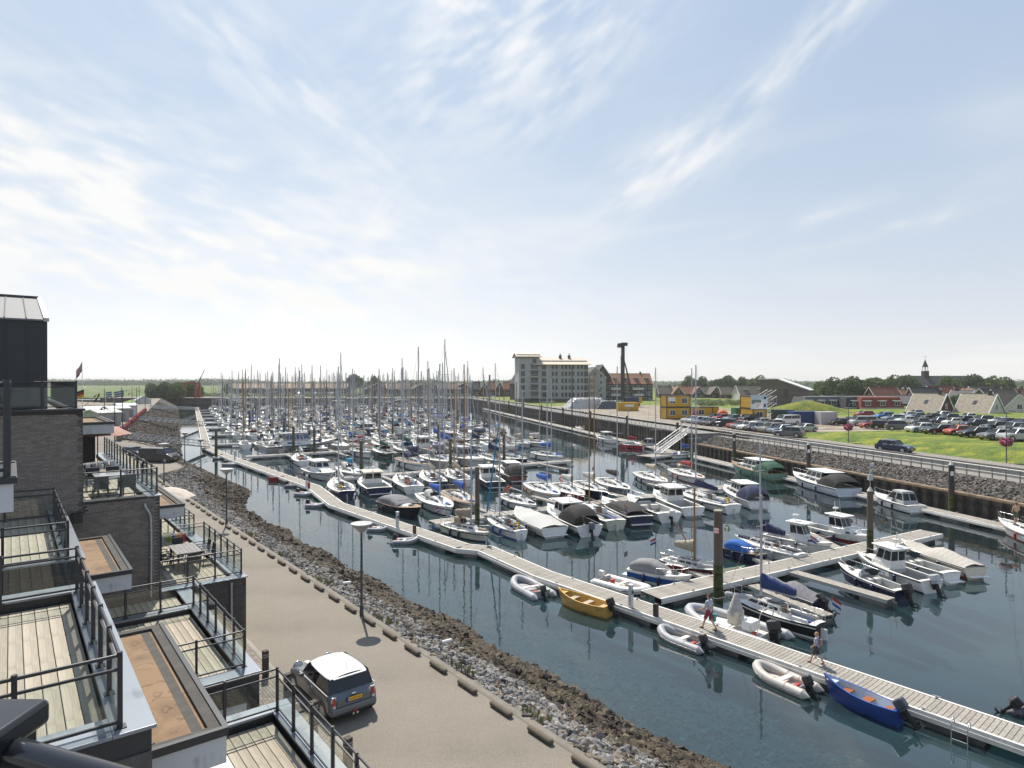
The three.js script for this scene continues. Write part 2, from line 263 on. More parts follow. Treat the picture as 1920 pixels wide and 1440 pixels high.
{
  const pt = { v: 0, s: 0 };
  let U = 0;
  const band = (s0, s1, ua, ub, near) => (r) => { const u = near ? ua + (ub - ua) * Math.pow(r(), 1.35) : lerp(ua, ub, r()), s = lerp(s0, s1, r()); U = s; const v = lerp(bankTop(u), bankW(u), s); return L(u, v, bankY(u, s) + 0.02); };
  const pale = (r) => { const t = r(), k = 0.55 + 0.6 * r(); return t < 0.72 ? rgb(0.42 * k, 0.40 * k, 0.38 * k) : t < 0.9 ? rgb(0.34 * k, 0.27 * k, 0.2 * k) : rgb(0.14 * k, 0.12 * k, 0.10 * k); };
  for (const [k, l] of scatter(13000, 11, band(0.0, 0.56, 6, 92, true), (r) => 0.06 + 0.15 * Math.pow(r(), 2.5), pale).entries()) stuff('pale_stones', STONES[k], STONEMAT, l, null, 'loose pale grey stones on the upper bank beside the road', 'stones');
  const mid = (r) => { const t = r(), k = 0.6 + 0.6 * r(); return t < 0.34 ? rgb(0.18 * k, 0.14 * k, 0.095 * k) : rgb(0.055 * k, 0.038 * k, 0.024 * k); };
  for (const [k, l] of scatter(17000, 12, band(0.45, 1.06, 6, 95, true), (r) => 0.05 + 0.22 * Math.pow(r(), 3.5), mid).entries()) stuff('tidal_stones', STONES[k], STONEMAT, l, null, 'brown weathered stones along the tide line below the road', 'stones');
  const dark = (r) => { const t = 0.5 + 0.7 * r(); return rgb(0.23 * t, 0.19 * t, 0.15 * t); };
  for (const [k, l] of scatter(9000, 14, band(0.0, 1.05, 92, 330, true), (r) => 0.14 + 0.24 * r() * r(), dark).entries()) stuff('revetment_stones', STONES[k], STONEMAT, l, null, 'dark stones covering the far bank under the gangways', 'stones');
  const under = (r) => { const t = 0.5 + 0.8 * r(); return rgb(0.2 * t, 0.17 * t, 0.11 * t); };
  const bed = (r) => { const u = 4 + 80 * Math.pow(r(), 1.4), dv = 8 * Math.pow(r(), 1.3), v = bankW(u) + dv; return L(u, v, -0.02 - dv * 0.22); };
  for (const [k, l] of scatter(5200, 15, bed, (r) => 0.06 + 0.16 * r() * r(), under).entries()) stuff('drowned_stones', STONES[k], STONEMAT, l, null, 'stones on the bottom seen through the shallow water', 'stones');
  // bladder wrack: tufts of short curled fronds
  const fr = []; const rr = rng(9); for (let i = 0; i < 9; i++) { const a = rr() * 6.28, l = 0.09 + 0.12 * rr(); fr.push(new THREE.PlaneGeometry(0.03 + 0.03 * rr(), l, 1, 2).translate(0, l / 2, 0).rotateX(0.7 + rr() * 0.8).rotateY(a).translate((rr() - 0.5) * 0.1, 0, (rr() - 0.5) * 0.1)); }
  const tuft = merge(fr), r = rng(21), list = [];
  const rockweed = (u, v) => fbm(u * 0.5, v * 0.9 + 4, 3);
  for (let i = 0; i < 22000; i++) { const u = 6 + 110 * Math.pow(r(), 1.35), s = 0.42 + 0.64 * Math.pow(r(), 0.85), v = lerp(bankTop(u), bankW(u), s); if (rockweed(u, v) < 0.44 + 0.2 * Math.abs(s - 0.75)) continue; const k = 0.5 + 1.1 * r(); list.push({ m: new THREE.Matrix4().compose(L(u, v, bankY(u, s) + 0.05), new THREE.Quaternion().setFromAxisAngle(V3(0, 1, 0), r() * 6.3), V3(1.1, 0.7 + 0.5 * r(), 1.1)), c: rgb(0.05 * k, 0.036 * k, 0.018 * k) }); }
  stuff('seaweed', tuft, M([1, 1, 1], 0.8, { side: THREE.DoubleSide }), list, null, 'brown seaweed matted over the stones at the tide line', 'seaweed');
  // sprouting weeds between the kerb and stones
  const bl = []; for (let i = 0; i < 14; i++) { const h = 0.1 + 0.16 * rr(); bl.push(new THREE.PlaneGeometry(0.02, h, 1, 1).translate(0, h / 2, 0).rotateX((rr() - 0.3) * 0.9).rotateY(rr() * 6.3)); }
  const wg = merge(bl), wl = []; for (let i = 0; i < 90; i++) { const u0 = [20.5, 27, 34, 16, 41, 48, 62][i % 7], u = u0 + (r() - 0.5) * 1.4, v = 13.4 + r() * r() * 0.9; const k = 0.7 + 0.6 * r(); wl.push({ m: new THREE.Matrix4().compose(L(u, v, 1.97 - (v - 13.4) * 0.38), new THREE.Quaternion().setFromAxisAngle(V3(0, 1, 0), r() * 6), V3(1, 1, 1)), c: rgb(0.2 * k, 0.2 * k, 0.08 * k) }); }
  stuff('weeds', wg, M([1, 1, 1], 0.8, { side: THREE.DoubleSide }), wl, null, 'tufts of weeds growing between kerb and stones', 'weeds');
}
// land: marsh to the left, polder far behind, and the meadow behind the right quay
const FIELD = M([0.34, 0.4, 0.32], 0.95, { map: retex(T.grass, 0.02) });
{
  const o = (l) => l.map(([x, z]) => V3(x, 0, z));
  struct('marsh', flat([L(112, 6), L(404, 61), V3(-3400, 0, -2600), V3(-3400, 0, 200), L(60, -90)], 1.2), M([0.3, 0.42, 0.34], 0.95, { map: retex(T.grass, 0.015) }));
  struct('polder', flat(o([[-230, -362], [60, -352], [400, -330], [3600, -330], [3600, -4200], [-3600, -4200], [-3600, -2500]]), 3.7), FIELD);
  struct('sand_flat', flat(o([[-220, -300], [-262, -345], [-330, -372], [-460, -392], [-380, -420], [-262, -402], [-190, -352]]), 1.35), M([0.42, 0.35, 0.27], 0.95, { map: retex(T.patch, 0.05) }));
  struct('creek', flat(o([[-250, -520], [-330, -640], [-480, -660], [-490, -690], [-310, -670], [-200, -560]]), 1.34), M([0.5, 0.52, 0.52], 0.2));
  struct('marsh', flat(o([[-300, -430], [-900, -500], [-1500, -700], [-1500, -1500], [-420, -1150], [-215, -520]]), 1.3), M([0.17, 0.3, 0.2], 0.95, { map: retex(T.grass, 0.03) }));
}
// the left street's dike of grass behind the promenade
struct('grass_verge', strip(125, 400, 40, 4, (u, k) => L(u, bankTop(u) - 8.5 - k * 14, 4.0 - 2.8 * sstep(0.2, 1, k))), M([0.6, 0.75, 0.42], 0.95, { map: T.grass }));
// ================= THE TERRACED HOUSES ON THE LEFT =================
// local axes of a house group: x = -v, z = u
const hb = (u0, u1, v0, v1, y0, y1) => bx(Math.abs(v1 - v0), y1 - y0, u1 - u0, -(v0 + v1) / 2, (y0 + y1) / 2, (u0 + u1) / 2);
const hp = (u, v, y) => V3(-v, y, u);
const BRICKM = M([1, 1, 1], 0.92, { map: retex(T.grain, 1.5) }), MORTAR = M([0.2, 0.185, 0.17], 0.95, { map: T.grain }), DARKBRICK = M([0.11, 0.1, 0.095], 0.92, { map: T.grain });
const ANTH = M([0.028, 0.03, 0.036], 0.38), CAPM = M([0.3, 0.33, 0.37], 0.3, { metalness: 0.35, map: T.dirt }), FASCIA = M([0.6, 0.62, 0.64], 0.6, { map: T.dirt });
const PLANKS = [[0.47, 0.415, 0.32], [0.43, 0.38, 0.29], [0.5, 0.44, 0.345], [0.45, 0.4, 0.31]].map((c) => M(c, 0.8, { map: T.wood }));
const BITUMEN = M([0.4, 0.275, 0.175], 0.95, { map: T.felt }), GRAVELEDGE = M([0.15, 0.14, 0.13], 0.95, { map: retex(T.grain, 1) });
function brickFace(parent, u, v0, v1, y0, y1, { seed = 1, each = false, tone = 1 } = {}) { // bricks on a wall that faces the viewer
  const r = rng(seed), list = [], g = bx(0.205, 0.052, 0.03), c = (k) => { const t = (0.78 + 0.36 * r()) * tone, w = r(); return w < 0.7 ? rgb(0.14 * t, 0.125 * t, 0.113 * t) : rgb(0.155 * t, 0.13 * t, 0.11 * t); };
  const ms = each ? [0, 1, 2, 3].map(() => new THREE.MeshStandardMaterial({ color: c(), roughness: 0.92, map: T.grain })) : null;
  for (let y = y0, k = 0; y + 0.05 < y1; y += 0.0635, k++) for (let v = v0 + (k & 1) * 0.107 + (hash(k, seed) > 0.7 ? 0.05 : 0); v + 0.2 < v1; v += 0.216) {
    const p = hp(u - 0.006 + 0.005 * r(), v + 0.1, y + 0.028);
    if (each) { const m = part('brick', g, ms[(r() * 4) | 0], parent); m.position.copy(p); } else list.push({ m: new THREE.Matrix4().makeTranslation(p.x, p.y, p.z), c: c() });
  }
  if (!each) stuff('bricks', g, BRICKM, list, parent);
}
function deck(parent, u0, u1, v0, v1, y) {
  part('deck_base', hb(u0, u1, v0, v1, y - 0.14, y - 0.032), BLACK, parent);
  const n = Math.max(1, Math.round((v1 - v0) / 0.205)), w = (v1 - v0) / n, r = rng(Math.round(u0 * 31 + v0 * 7)), g = rb(w - 0.012, 0.028, u1 - u0 - 0.02, 0.006, 0, 0, 0, 1);
  for (let i = 0; i < n; i++) { const m = part('plank', g, PLANKS[(r() * 4) | 0], parent); m.position.copy(hp((u0 + u1) / 2, v0 + w * (i + 0.5), y - 0.014 + 0.002 * r())); }
}
// balustrade along points [u, v]; handrail top at yt, foot on yb; glass between the middle and bottom rail
function balustrade(parent, pts, yb, yt, step = 1.15) {
  const rails = [], B = part('balustrade', (() => { for (let i = 0; i + 1 < pts.length; i++) { const [a, b] = [pts[i], pts[i + 1]]; rails.push(bar(hp(a[0], a[1], yt - 0.022), hp(b[0], b[1], yt - 0.022), 0.024, 10), beam(hp(a[0], a[1], yt - 0.2), hp(b[0], b[1], yt - 0.2), 0.03, 0.035), beam(hp(a[0], a[1], yb + 0.07), hp(b[0], b[1], yb + 0.07), 0.03, 0.035)); } return rails; })(), ANTH, parent);
  for (let i = 0; i + 1 < pts.length; i++) {
    const a = pts[i], b = pts[i + 1], len = Math.hypot(b[0] - a[0], b[1] - a[1]), n = Math.max(1, Math.round(len / step)), along = Math.abs(b[0] - a[0]) > Math.abs(b[1] - a[1]);
    for (let k = i ? 1 : 0; k <= n; k++) {
      const u = lerp(a[0], b[0], k / n), v = lerp(a[1], b[1], k / n), p = hp(u, v, 0);
      part('post', [rb(along ? 0.07 : 0.06, yt - yb + 0.0, along ? 0.06 : 0.07, 0.006, p.x, (yt + yb) / 2, p.z, 1), cy(0.034, 0.034, 0.035, 8, p.x, yt - 0.01, p.z), bx(0.14, 0.012, 0.14, p.x, yb + 0.006, p.z)], ANTH, B);
    }
    for (let k = 0; k < n; k++) { const q = (t) => hp(lerp(a[0], b[0], t), lerp(a[1], b[1], t), (yt - 0.2 + yb + 0.07) / 2), e = 0.05 / len; part('glass_pane', beam(q((k + e * n) / n), q((k + 1 - e * n) / n), 0.008, yt - yb - 0.31), PANE, B); }
  }
  return B;
}
const coping = (parent, list) => { for (const [u0, u1, v0, v1, y] of list) part('coping', rb(Math.abs(v1 - v0), 0.05, u1 - u0, 0.008, -(v0 + v1) / 2, y - 0.025, (u0 + u1) / 2, 1), CAPM, parent); };
function bayRoof(parent, u0, u1, v0, v1, y) {
  const b = part('bay_fascia', [hb(u0, u1, v0, v1, y - 0.5, y - 0.06)], FASCIA, parent);
  part('bay_wall', hb(u0 + 1.6, u1 - 0.1, v0, v1 - 0.6, y - 2.7, y - 0.5), DARKBRICK, parent);
  part('roof_edge', [hb(u0 - 0.02, u1 + 0.02, v1 - 0.05, v1 + 0.03, y - 0.07, y + 0.05), hb(u0 - 0.04, u0 + 0.05, v0, v1 + 0.02, y - 0.072, y + 0.052)], ANTH, b);
  part('roof_border', [hb(u0 + 0.05, u1, v1 - 0.22, v1 - 0.05, y - 0.06, y + 0.02), hb(u0 + 0.05, u0 + 0.2, v0, v1 - 0.22, y - 0.06, y + 0.018), hb(u1 - 0.15, u1, v0, v1 - 0.22, y - 0.06, y + 0.018), hb(u0 + 0.2, u1 - 0.15, v1 - 0.42, v1 - 0.27, y - 0.06, y - 0.036)], GRAVELEDGE, b);
  part('roof_felt', hb(u0 + 0.2, u1 - 0.15, v0, v1 - 0.222, y - 0.06, y - 0.04), BITUMEN, b);
  part('roof_drain', cy(0.05, 0.05, 0.02, 10, -(v0 + 0.12), y - 0.04, u0 + 0.35), BLACK, b);
}
{
  const A = thing('terraced_house', 'nearest brick house with wide beige deck, aluminium coping and brown flat bay roof', 'house', [0, 0, 0], HOUSE_TURN, 'terraced waterfront houses');
  part('wall', [hb(-3, 16.25, -10, 5.44, 1.6, 4.62), hb(9.46, 16.95, -10, 1.44, 4.62, 8.2)], DARKBRICK, A);
  part('parapet', [hb(9.46, 16.95, 1.02, 1.44, 8.2, 8.5), hb(9.46, 9.9, -4, 1.02, 8.2, 8.5), hb(16.5, 16.95, -10, 1.02, 8.2, 8.5), hb(-3, 16.25, 5.05, 5.44, 4.62, 4.92), hb(15.85, 16.25, 1.5, 5.05, 4.62, 4.92)], ANTH, A);
  coping(A, [[9.4, 17, 1.0, 1.49, 8.55], [9.4, 9.95, -4, 0.998, 8.552], [16.45, 17, -10, 0.998, 8.55], [-3, 16.3, 5.0, 5.5, 4.97], [15.8, 16.3, 1.5, 4.998, 4.972]]);
  deck(A, 9.96, 16.44, -3.2, 1.0, 8.32); deck(A, 0, 15.78, 1.5, 4.98, 4.76);
  balustrade(A, [[9.6, -3.2], [9.6, 1.1], [16.35, 1.1], [16.35, -4]], 8.55, 9.5); balustrade(A, [[15.85, 2.7], [15.85, 5.12], [1, 5.12]], 4.97, 6.0);
  bayRoof(A, 10.35, 15.7, 1.5, 2.58, 7.7);
  brickFace(A, 9.46, 0.35, 1.46, 7.55, 8.19, { each: true, seed: 3, tone: 1.9 });
  part('wall_face', hb(9.43, 9.459, -3, 1.44, 5, 8.2), MORTAR, A);

  const B = thing('terraced_house', 'brick house between the nearest decks and the tall gable wall, with white garage door', 'house', [0, 0, 0], HOUSE_TURN, 'terraced waterfront houses');
  part('wall', [hb(18.36, 27.3, -10, 5.44, 1.6, 4.62), hb(19.46, 27.3, -10, 1.44, 4.62, 8.2)], DARKBRICK, B);
  part('parapet', [hb(19.46, 27.3, 1.02, 1.44, 8.2, 8.5), hb(19.46, 19.9, -10, 1.02, 8.2, 8.5), hb(18.36, 27.3, 5.05, 5.44, 4.62, 4.92), hb(18.36, 18.8, 1.5, 5.05, 4.62, 4.92), hb(25.0, 25.45, 2.7, 5.05, 4.62, 4.9)], ANTH, B);
  coping(B, [[19.4, 27.34, 1.0, 1.49, 8.55], [19.4, 19.95, -10, 0.998, 8.552], [18.3, 27.34, 5.0, 5.5, 4.97], [18.3, 18.85, 1.5, 4.998, 4.972], [24.98, 25.48, 2.68, 4.998, 4.95]]);
  deck(B, 19.96, 27.3, -3, 1.0, 8.32); deck(B, 18.86, 24.97, 1.5, 4.98, 4.76); deck(B, 25.49, 27.3, 1.5, 4.98, 4.76);
  balustrade(B, [[19.5, -4], [19.5, 1.12], [25.9, 1.12], [25.9, -4]], 8.55, 9.5); balustrade(B, [[18.85, 2.7], [18.85, 5.17], [25.2, 5.17], [25.2, 2.0]], 4.97, 6.0);
  bayRoof(B, 20.7, 25.95, 1.5, 2.66, 7.7);
  brickFace(B, 18.36, 1.6, 5.44, 2.05, 4.6, { seed: 4 }); brickFace(B, 19.46, -1.5, 1.44, 5.0, 8.19, { seed: 5 });
  const gd = part('garage_door', hb(18.3, 18.345, 3.3, 5.0, 2.05, 4.1), WHITE, B); part('door_slot', [hb(18.28, 18.3, 4.3, 4.34, 2.6, 3.8), hb(18.28, 18.3, 4.62, 4.66, 2.6, 3.8)], BLACK, gd); part('door_frame', [hb(18.29, 18.34, 5.0, 5.08, 2.05, 4.18), hb(18.29, 18.34, 3.22, 3.3, 2.05, 4.18), hb(18.29, 18.34, 3.3, 5.0, 4.1, 4.18)], FASCIA, gd);

  const C = thing('terraced_house', 'tall brick house with black gabled penthouse, downpipe and three stepped terraces', 'house', [0, 0, 0], HOUSE_TURN, 'terraced waterfront houses');
  part('wall', [hb(27.42, 46, -10, 7.6, 1.6, 4.62), hb(27.42, 46, -10, 4.46, 4.62, 8.3), hb(27.42, 46, -10, 2.03, 8.3, 11.75)], MORTAR, C);
  brickFace(C, 27.42, -0.9, 2.03, 8.3, 11.9, { seed: 6, tone: 2.9 }); brickFace(C, 27.42, -0.9, 4.46, 4.98, 8.3, { seed: 7, tone: 2.9 }); brickFace(C, 27.42, 2.03, 4.46, 8.3, 8.62, { seed: 8, tone: 2.9 }); brickFace(C, 27.42, 4.4, 7.6, 2.02, 4.98, { seed: 9, tone: 1.3 });
  part('parapet', [hb(27.42, 46, 7.2, 7.6, 4.62, 4.98), hb(27.42, 27.8, 4.46, 7.2, 4.62, 4.98), hb(27.42, 46, 4.06, 4.46, 8.3, 8.66), hb(27.42, 27.8, 2.03, 4.06, 8.3, 8.66), hb(27.42, 46, 1.65, 2.03, 11.75, 11.98), hb(27.42, 27.8, -8, 1.65, 11.75, 11.98)], DARKBRICK, C);
  coping(C, [[27.36, 46, 7.15, 7.66, 5.03], [27.36, 27.86, 4.46, 7.148, 5.032], [27.36, 46, 4.02, 4.52, 8.71]]); part('coping', hb(27.34, 27.86, 2.03, 4.018, 8.65, 8.712), ANTH, C);
  part('coping', [hb(27.3, 27.85, -8, 2.1, 11.98, 12.05), hb(27.85, 46, 1.62, 2.1, 11.98, 12.05)], ANTH, C);
  deck(C, 27.88, 46, 4.47, 7.14, 4.84); deck(C, 27.88, 46, 2.05, 4.0, 8.5); part('deck_base', hb(27.86, 46, -8, 1.6, 11.7, 11.86), CONC, C);
  balustrade(C, [[27.9, 4.5], [27.9, 7.54], [34.4, 7.54], [34.4, 6.2]], 5.03, 6.05); balustrade(C, [[36.7, 6.0], [36.7, 7.55], [45.8, 7.55]], 5.03, 6.05); balustrade(C, [[28.0, 2.05], [28.0, 4.45], [45.5, 4.45]], 8.71, 9.68); balustrade(C, [[27.7, -7], [27.7, 1.85], [45.5, 1.85]], 12.05, 13.02, 0.95);
  bayRoof(C, 35.0, 41, 2.05, 3.8, 11.1); bayRoof(C, 30.5, 37, 4.47, 5.9, 7.7);
  // black penthouse: standing seam walls and roof
  const ph = part('penthouse_wall', new THREE.ExtrudeGeometry(new THREE.Shape([[28.9, 11.7], [28.9, 15.22], [36.4, 16.72], [43, 15.2], [43, 11.7]].map(([u, y]) => new THREE.Vector2(u, y))), { depth: 9, bevelEnabled: false }).rotateY(-Math.PI / 2).translate(9 - 1.06, 0, 0), M([0.022, 0.024, 0.03], 0.5), C);
  for (let k = 0; k < 12; k++) part('wall_seam', hb(28.86, 28.9, 0.45 - k * 0.62, 0.475 - k * 0.62, 11.9, 15.15), ANTH, ph);
  const rf = part('penthouse_roof', beam(hp(28.8, -3.4, 15.24), hp(36.45, -3.4, 16.78), 8.9, 0.06), M([0.16, 0.165, 0.17], 0.7), C);
  for (let k = 0; k < 9; k++) part('roof_seam', beam(hp(28.8, 0.45 - k * 0.62, 15.285), hp(36.4, 0.45 - k * 0.62, 16.82), 0.03, 0.05), ANTH, rf);
  part('roof_verge', beam(hp(28.75, 1.03, 15.26), hp(36.45, 1.03, 16.8), 0.16, 0.14), GALV, rf); part('ridge', hb(36.3, 36.6, -7.9, 1.0, 16.78, 16.9), ANTH, rf);
  part('terrace_window', hb(28.86, 28.895, -2.2, -0.4, 12.1, 14.2), GLASSDARK, C);
  const pipe = part('downpipe', [tube([hp(27.36, 3.95, 8.42), hp(27.26, 3.97, 8.3), hp(27.3, 4.1, 8.05), hp(27.34, 4.14, 7.8), hp(27.34, 4.14, 4.9)], 0.04, 30, 10)], GALV, C); part('pipe_bracket', [0, 1, 2].map((k) => hb(27.28, 27.4, 4.09, 4.19, 7.4 - k, 7.43 - k)), GALV, pipe);
  part('downpipe', [bar(hp(27.3, 7.0, 2), hp(27.3, 7.0, 4.85), 0.04, 10), cy(0.055, 0.045, 0.1, 10, -7.0, 4.78, 27.3)], GALV, C);
  part('vent_box', [hb(27.2, 27.42, 1.7, 2.0, 8.02, 8.36)], BLACK, C);
}
{
  const D = thing('upper_balcony', 'corner of a black railed balcony with white fascia at the left picture edge', 'balcony', [0, 0, 0], HOUSE_TURN);
  part('slab', hb(8.0, 9.6, -3, 0.02, 11.72, 12.0), FASCIA, D); part('slab_edge', hb(7.97, 9.63, -3, 0.05, 12.0, 12.06), ANTH, D); part('support_wall', hb(8.6, 9.3, -3.2, -1.2, 8.33, 11.72), DARKBRICK, D);
  balustrade(D, [[8.06, -3], [8.06, -0.03], [9.5, -0.03]], 12.06, 13.0);
}
// the viewer's own balcony railing
{
  const a = thing('balcony_railing', 'glossy black handrail and post blurred close in the foreground', 'railing', [0, 0, 0]);
  const G = M([0.018, 0.02, 0.024], 0.18), p = V3(-0.87, 12.38, -1.06), e = V3(0.94, 0, 0.34);
  part('post', [rb(0.1, 1.1, 0.1, 0.012, p.x, 11.86, p.z)], G, a); part('post_cap', rb(0.125, 0.045, 0.125, 0.012, p.x, 12.425, p.z), G, a);
  part('handrail', [bar(p.clone().addScaledVector(e, 0.04).setY(12.40), p.clone().addScaledVector(e, 1.9).setY(12.40), 0.021, 14), bar(p.clone().addScaledVector(e, -0.04).setY(12.40), p.clone().addScaledVector(e, -1.2).setY(12.40), 0.021, 14)], G, a);
  part('deck_slab', [bx(2.6, 0.2, 1.7, -0.2, 11.25, -0.35)], CONC, a);
}
// terrace furniture
const CHAIRBLACK = M([0.03, 0.032, 0.036], 0.6), WICKER = M([0.16, 0.15, 0.14], 0.8, { map: retex(T.fabric, 6), bumpMap: retex(T.fabric, 6), bumpScale: 0.006 });
function chair(label, pos, turn, mat = CHAIRBLACK, wide = 1, group = 'terrace chairs') {
  const c = thing('garden_chair', label, 'chair', pos, turn, group);
  part('seat', rb(0.5 * wide, 0.045, 0.48, 0.02, 0, 0.44, 0), mat, c); part('backrest', rb(0.48 * wide, 0.46, 0.04, 0.02).rotateX(-0.18).translate(0, 0.69, -0.25), mat, c);
  for (const s of [-1, 1]) { part('armrest', rb(0.05, 0.03, 0.46, 0.012, s * 0.25 * wide, 0.66, 0), mat, c); for (const q of [-1, 1]) part('leg', bar([s * 0.25 * wide, 0, q * 0.24], [s * 0.23 * wide, q > 0 ? 0.65 : 0.44, q * 0.2], 0.018, 6), mat, c); }
  return c;
}
const onHouse = (u, v, y) => L(u, v, y);
{
  const t = thing('garden_table', 'grey slatted dining table ringed by black chairs on the beige deck', 'table', onHouse(31.4, 6.1, 4.84), HOUSE_TURN);
  const TG = M([0.2, 0.2, 0.205], 0.6, { map: T.wood }); for (let k = 0; k < 6; k++) part('slat', rb(0.165, 0.03, 1.9, 0.006, -0.425 + k * 0.17, 0.74, 0), TG, t);
  part('frame', [bx(0.9, 0.06, 0.04, 0, 0.69, 0.8), bx(0.9, 0.06, 0.04, 0, 0.69, -0.8)], ANTH, t); for (const a of [-1, 1]) for (const b of [-1, 1]) part('leg', bx(0.07, 0.72, 0.07, a * 0.42, 0.36, b * 0.85), ANTH, t);
  const C = [['at the near end of the slatted table', 30.0, 6.1, 0], ['at the far end of the slatted table', 32.8, 6.1, Math.PI], ['on the wall side of the slatted table, nearer one', 31.0, 5.3, -Math.PI / 2], ['on the wall side of the slatted table, farther one', 31.9, 5.3, -Math.PI / 2], ['on the water side of the slatted table, nearer one', 31.0, 6.95, Math.PI / 2], ['on the water side of the slatted table, farther one', 31.9, 6.95, Math.PI / 2]];
  for (const [w, u, v, a] of C) chair('black garden chair ' + w, onHouse(u, v, 4.84), HOUSE_TURN + a);
  // clothes horse with bright washing
  const d = thing('drying_rack', 'white folding clothes rack hung with bright washing behind the slatted table', 'drying rack', onHouse(33.7, 5.7, 4.84), HOUSE_TURN);
  part('frame', [bar([-0.5, 0, -0.3], [-0.4, 0.95, 0.25], 0.01), bar([0.5, 0, -0.3], [0.4, 0.95, 0.25], 0.01), bar([-0.5, 0, 0.3], [-0.4, 0.95, -0.25], 0.01), bar([0.5, 0, 0.3], [0.4, 0.95, -0.25], 0.01)], WHITE, d);
  part('wire', [-0.25, -0.12, 0, 0.12, 0.25].map((z) => bar([-0.95, 0.95, z], [0.95, 0.95, z], 0.005)), WHITE, d);
  [[0.6, 0.05, 0.05], [0.7, 0.3, 0.05], [0.1, 0.1, 0.45], [0.35, 0.55, 0.05], [0.7, 0.7, 0.7], [0.03, 0.03, 0.05], [0.6, 0.6, 0.62], [0.5, 0.1, 0.3], [0.1, 0.12, 0.5]].forEach((c, i) => { const w = 0.2, x = -0.85 + i * 0.2, h = 0.3 + 0.25 * hash(i, 4); part('garment', gridGeo(Array.from({ length: 7 }, (_, k) => [0, 1, 2, 3].map((q) => V3(x + (q / 3) * w * 0.95, k < 3 ? 0.96 - (2 - k) * h / 2 : k === 3 ? 0.968 : 0.96 - (k - 4) * h / 2, (k - 3) * 0.02 + 0.02 * Math.sin(q * 2 + i) + (i % 3 - 1) * 0.12))), {}), cloth(c), d); });
  const d2 = copy(d, onHouse(33.4, 2.9, 8.5), HOUSE_TURN + 1.2, 'white clothes rack hung with pale towels on the upper towel terrace'); let gi = 0; for (const ch of d2.children) if (ch.name === 'garment') { ch.material = cloth([[0.6, 0.6, 0.62], [0.3, 0.33, 0.4], [0.62, 0.6, 0.58]][gi++ % 3]); ch.scale.y = 1; }
  const tb = thing('side_table', 'small white topped table beside the flat bay roof', 'table', onHouse(13.2, 3.05, 4.76), HOUSE_TURN);
  part('table_top', rb(0.5, 0.05, 1.25, 0.01, 0, 0.95, 0), WHITE, tb); for (const a of [-1, 1]) for (const b of [-1, 1]) part('leg', bx(0.07, 0.92, 0.07, a * 0.2, 0.46, b * 0.55), M([0.12, 0.1, 0.09], 0.7), tb);
  chair('grey wicker armchair at the bottom edge of the lowest deck', onHouse(11.0, 3.9, 4.76), HOUSE_TURN + 0.3, WICKER, 1.5); chair('brown wicker armchair tucked below the white bay fascia', onHouse(11.9, 2.9, 4.76), HOUSE_TURN + 2.6, M([0.2, 0.13, 0.08], 0.8, { map: retex(T.fabric, 6) }), 1.2);
  chair('dark woven chair behind the lower rail of the towel terrace, nearer the wall', onHouse(28.9, 2.7, 8.5), HOUSE_TURN); chair('dark woven chair behind the lower rail of the towel terrace, nearer the water', onHouse(28.9, 3.6, 8.5), HOUSE_TURN); chair('dark chair at the far side of the towel terrace table, wall side', onHouse(31.6, 2.7, 8.5), HOUSE_TURN + Math.PI); chair('dark chair at the far side of the towel terrace table, water side', onHouse(31.6, 3.4, 8.5), HOUSE_TURN + Math.PI);
  const t2 = thing('garden_table', 'dark glass topped table on the terrace with hanging towels', 'table', onHouse(30.3, 3.1, 8.5), HOUSE_TURN); part('table_top', rb(1.0, 0.03, 1.7, 0.01, 0, 0.74, 0), M([0.35, 0.37, 0.38], 0.15), t2); for (const a of [-1, 1]) for (const b of [-1, 1]) part('leg', bx(0.06, 0.72, 0.06, a * 0.42, 0.36, b * 0.75), ANTH, t2);
  [['white towel hanging on the terrace rail nearest the water corner', 31.2, [0.62, 0.62, 0.64]], ['grey blue towel hanging on the terrace rail', 33.2, [0.3, 0.34, 0.42]], ['pale towel hanging on the terrace rail farthest along', 35.4, [0.55, 0.56, 0.58]]].forEach(([l, u, c], i) => single('towel', l, 'towel', gridGeo(Array.from({ length: 8 }, (_, k) => [0, 1, 2, 3, 4].map((q) => { const w = L(u + q * 0.11, 4.45 + (k < 3 ? -0.05 - 0.01 * k : k === 3 ? 0 : 0.05 + 0.012 * Math.sin(q * 1.9 + k)), k < 3 ? 9.69 - (3 - k) * 0.22 : k === 3 ? 9.695 : 9.69 - (k - 3) * 0.2); return w; })), {}), cloth(c), null, 0, 'towels on the rail'));
  function parasol(label, pos, col, r, h, tilt) { const p = thing('parasol', label, 'parasol', pos, 0.4); part('pole', cy(0.025, 0.025, h + 0.1, 8), ANTH, p); part('base', cy(0.25, 0.3, 0.1, 16), CONC, p); const can = []; for (let k = 0; k < 8; k++) { const a = k * Math.PI / 4, b = a + Math.PI / 4, rows = []; for (let i = 0; i <= 3; i++) { const s = i / 3; rows.push([0, 0.5, 1].map((q) => { const an = lerp(a, b, q), rr = r * s * (1 - 0.06 * s * Math.sin(q * Math.PI)); return V3(Math.cos(an) * rr, h - 0.42 * s * s - 0.12 * s + 0.1 + 0.03 * s * Math.sin(q * Math.PI), Math.sin(an) * rr); })); } can.push(gridGeo(rows)); } part('canopy', can, cloth(col), p); part('rib', Array.from({ length: 8 }, (_, k) => bar([0, h + 0.07, 0], [Math.cos(k * Math.PI / 4) * r, h - 0.45, Math.sin(k * Math.PI / 4) * r], 0.008, 4)), ANTH, p); return p; }
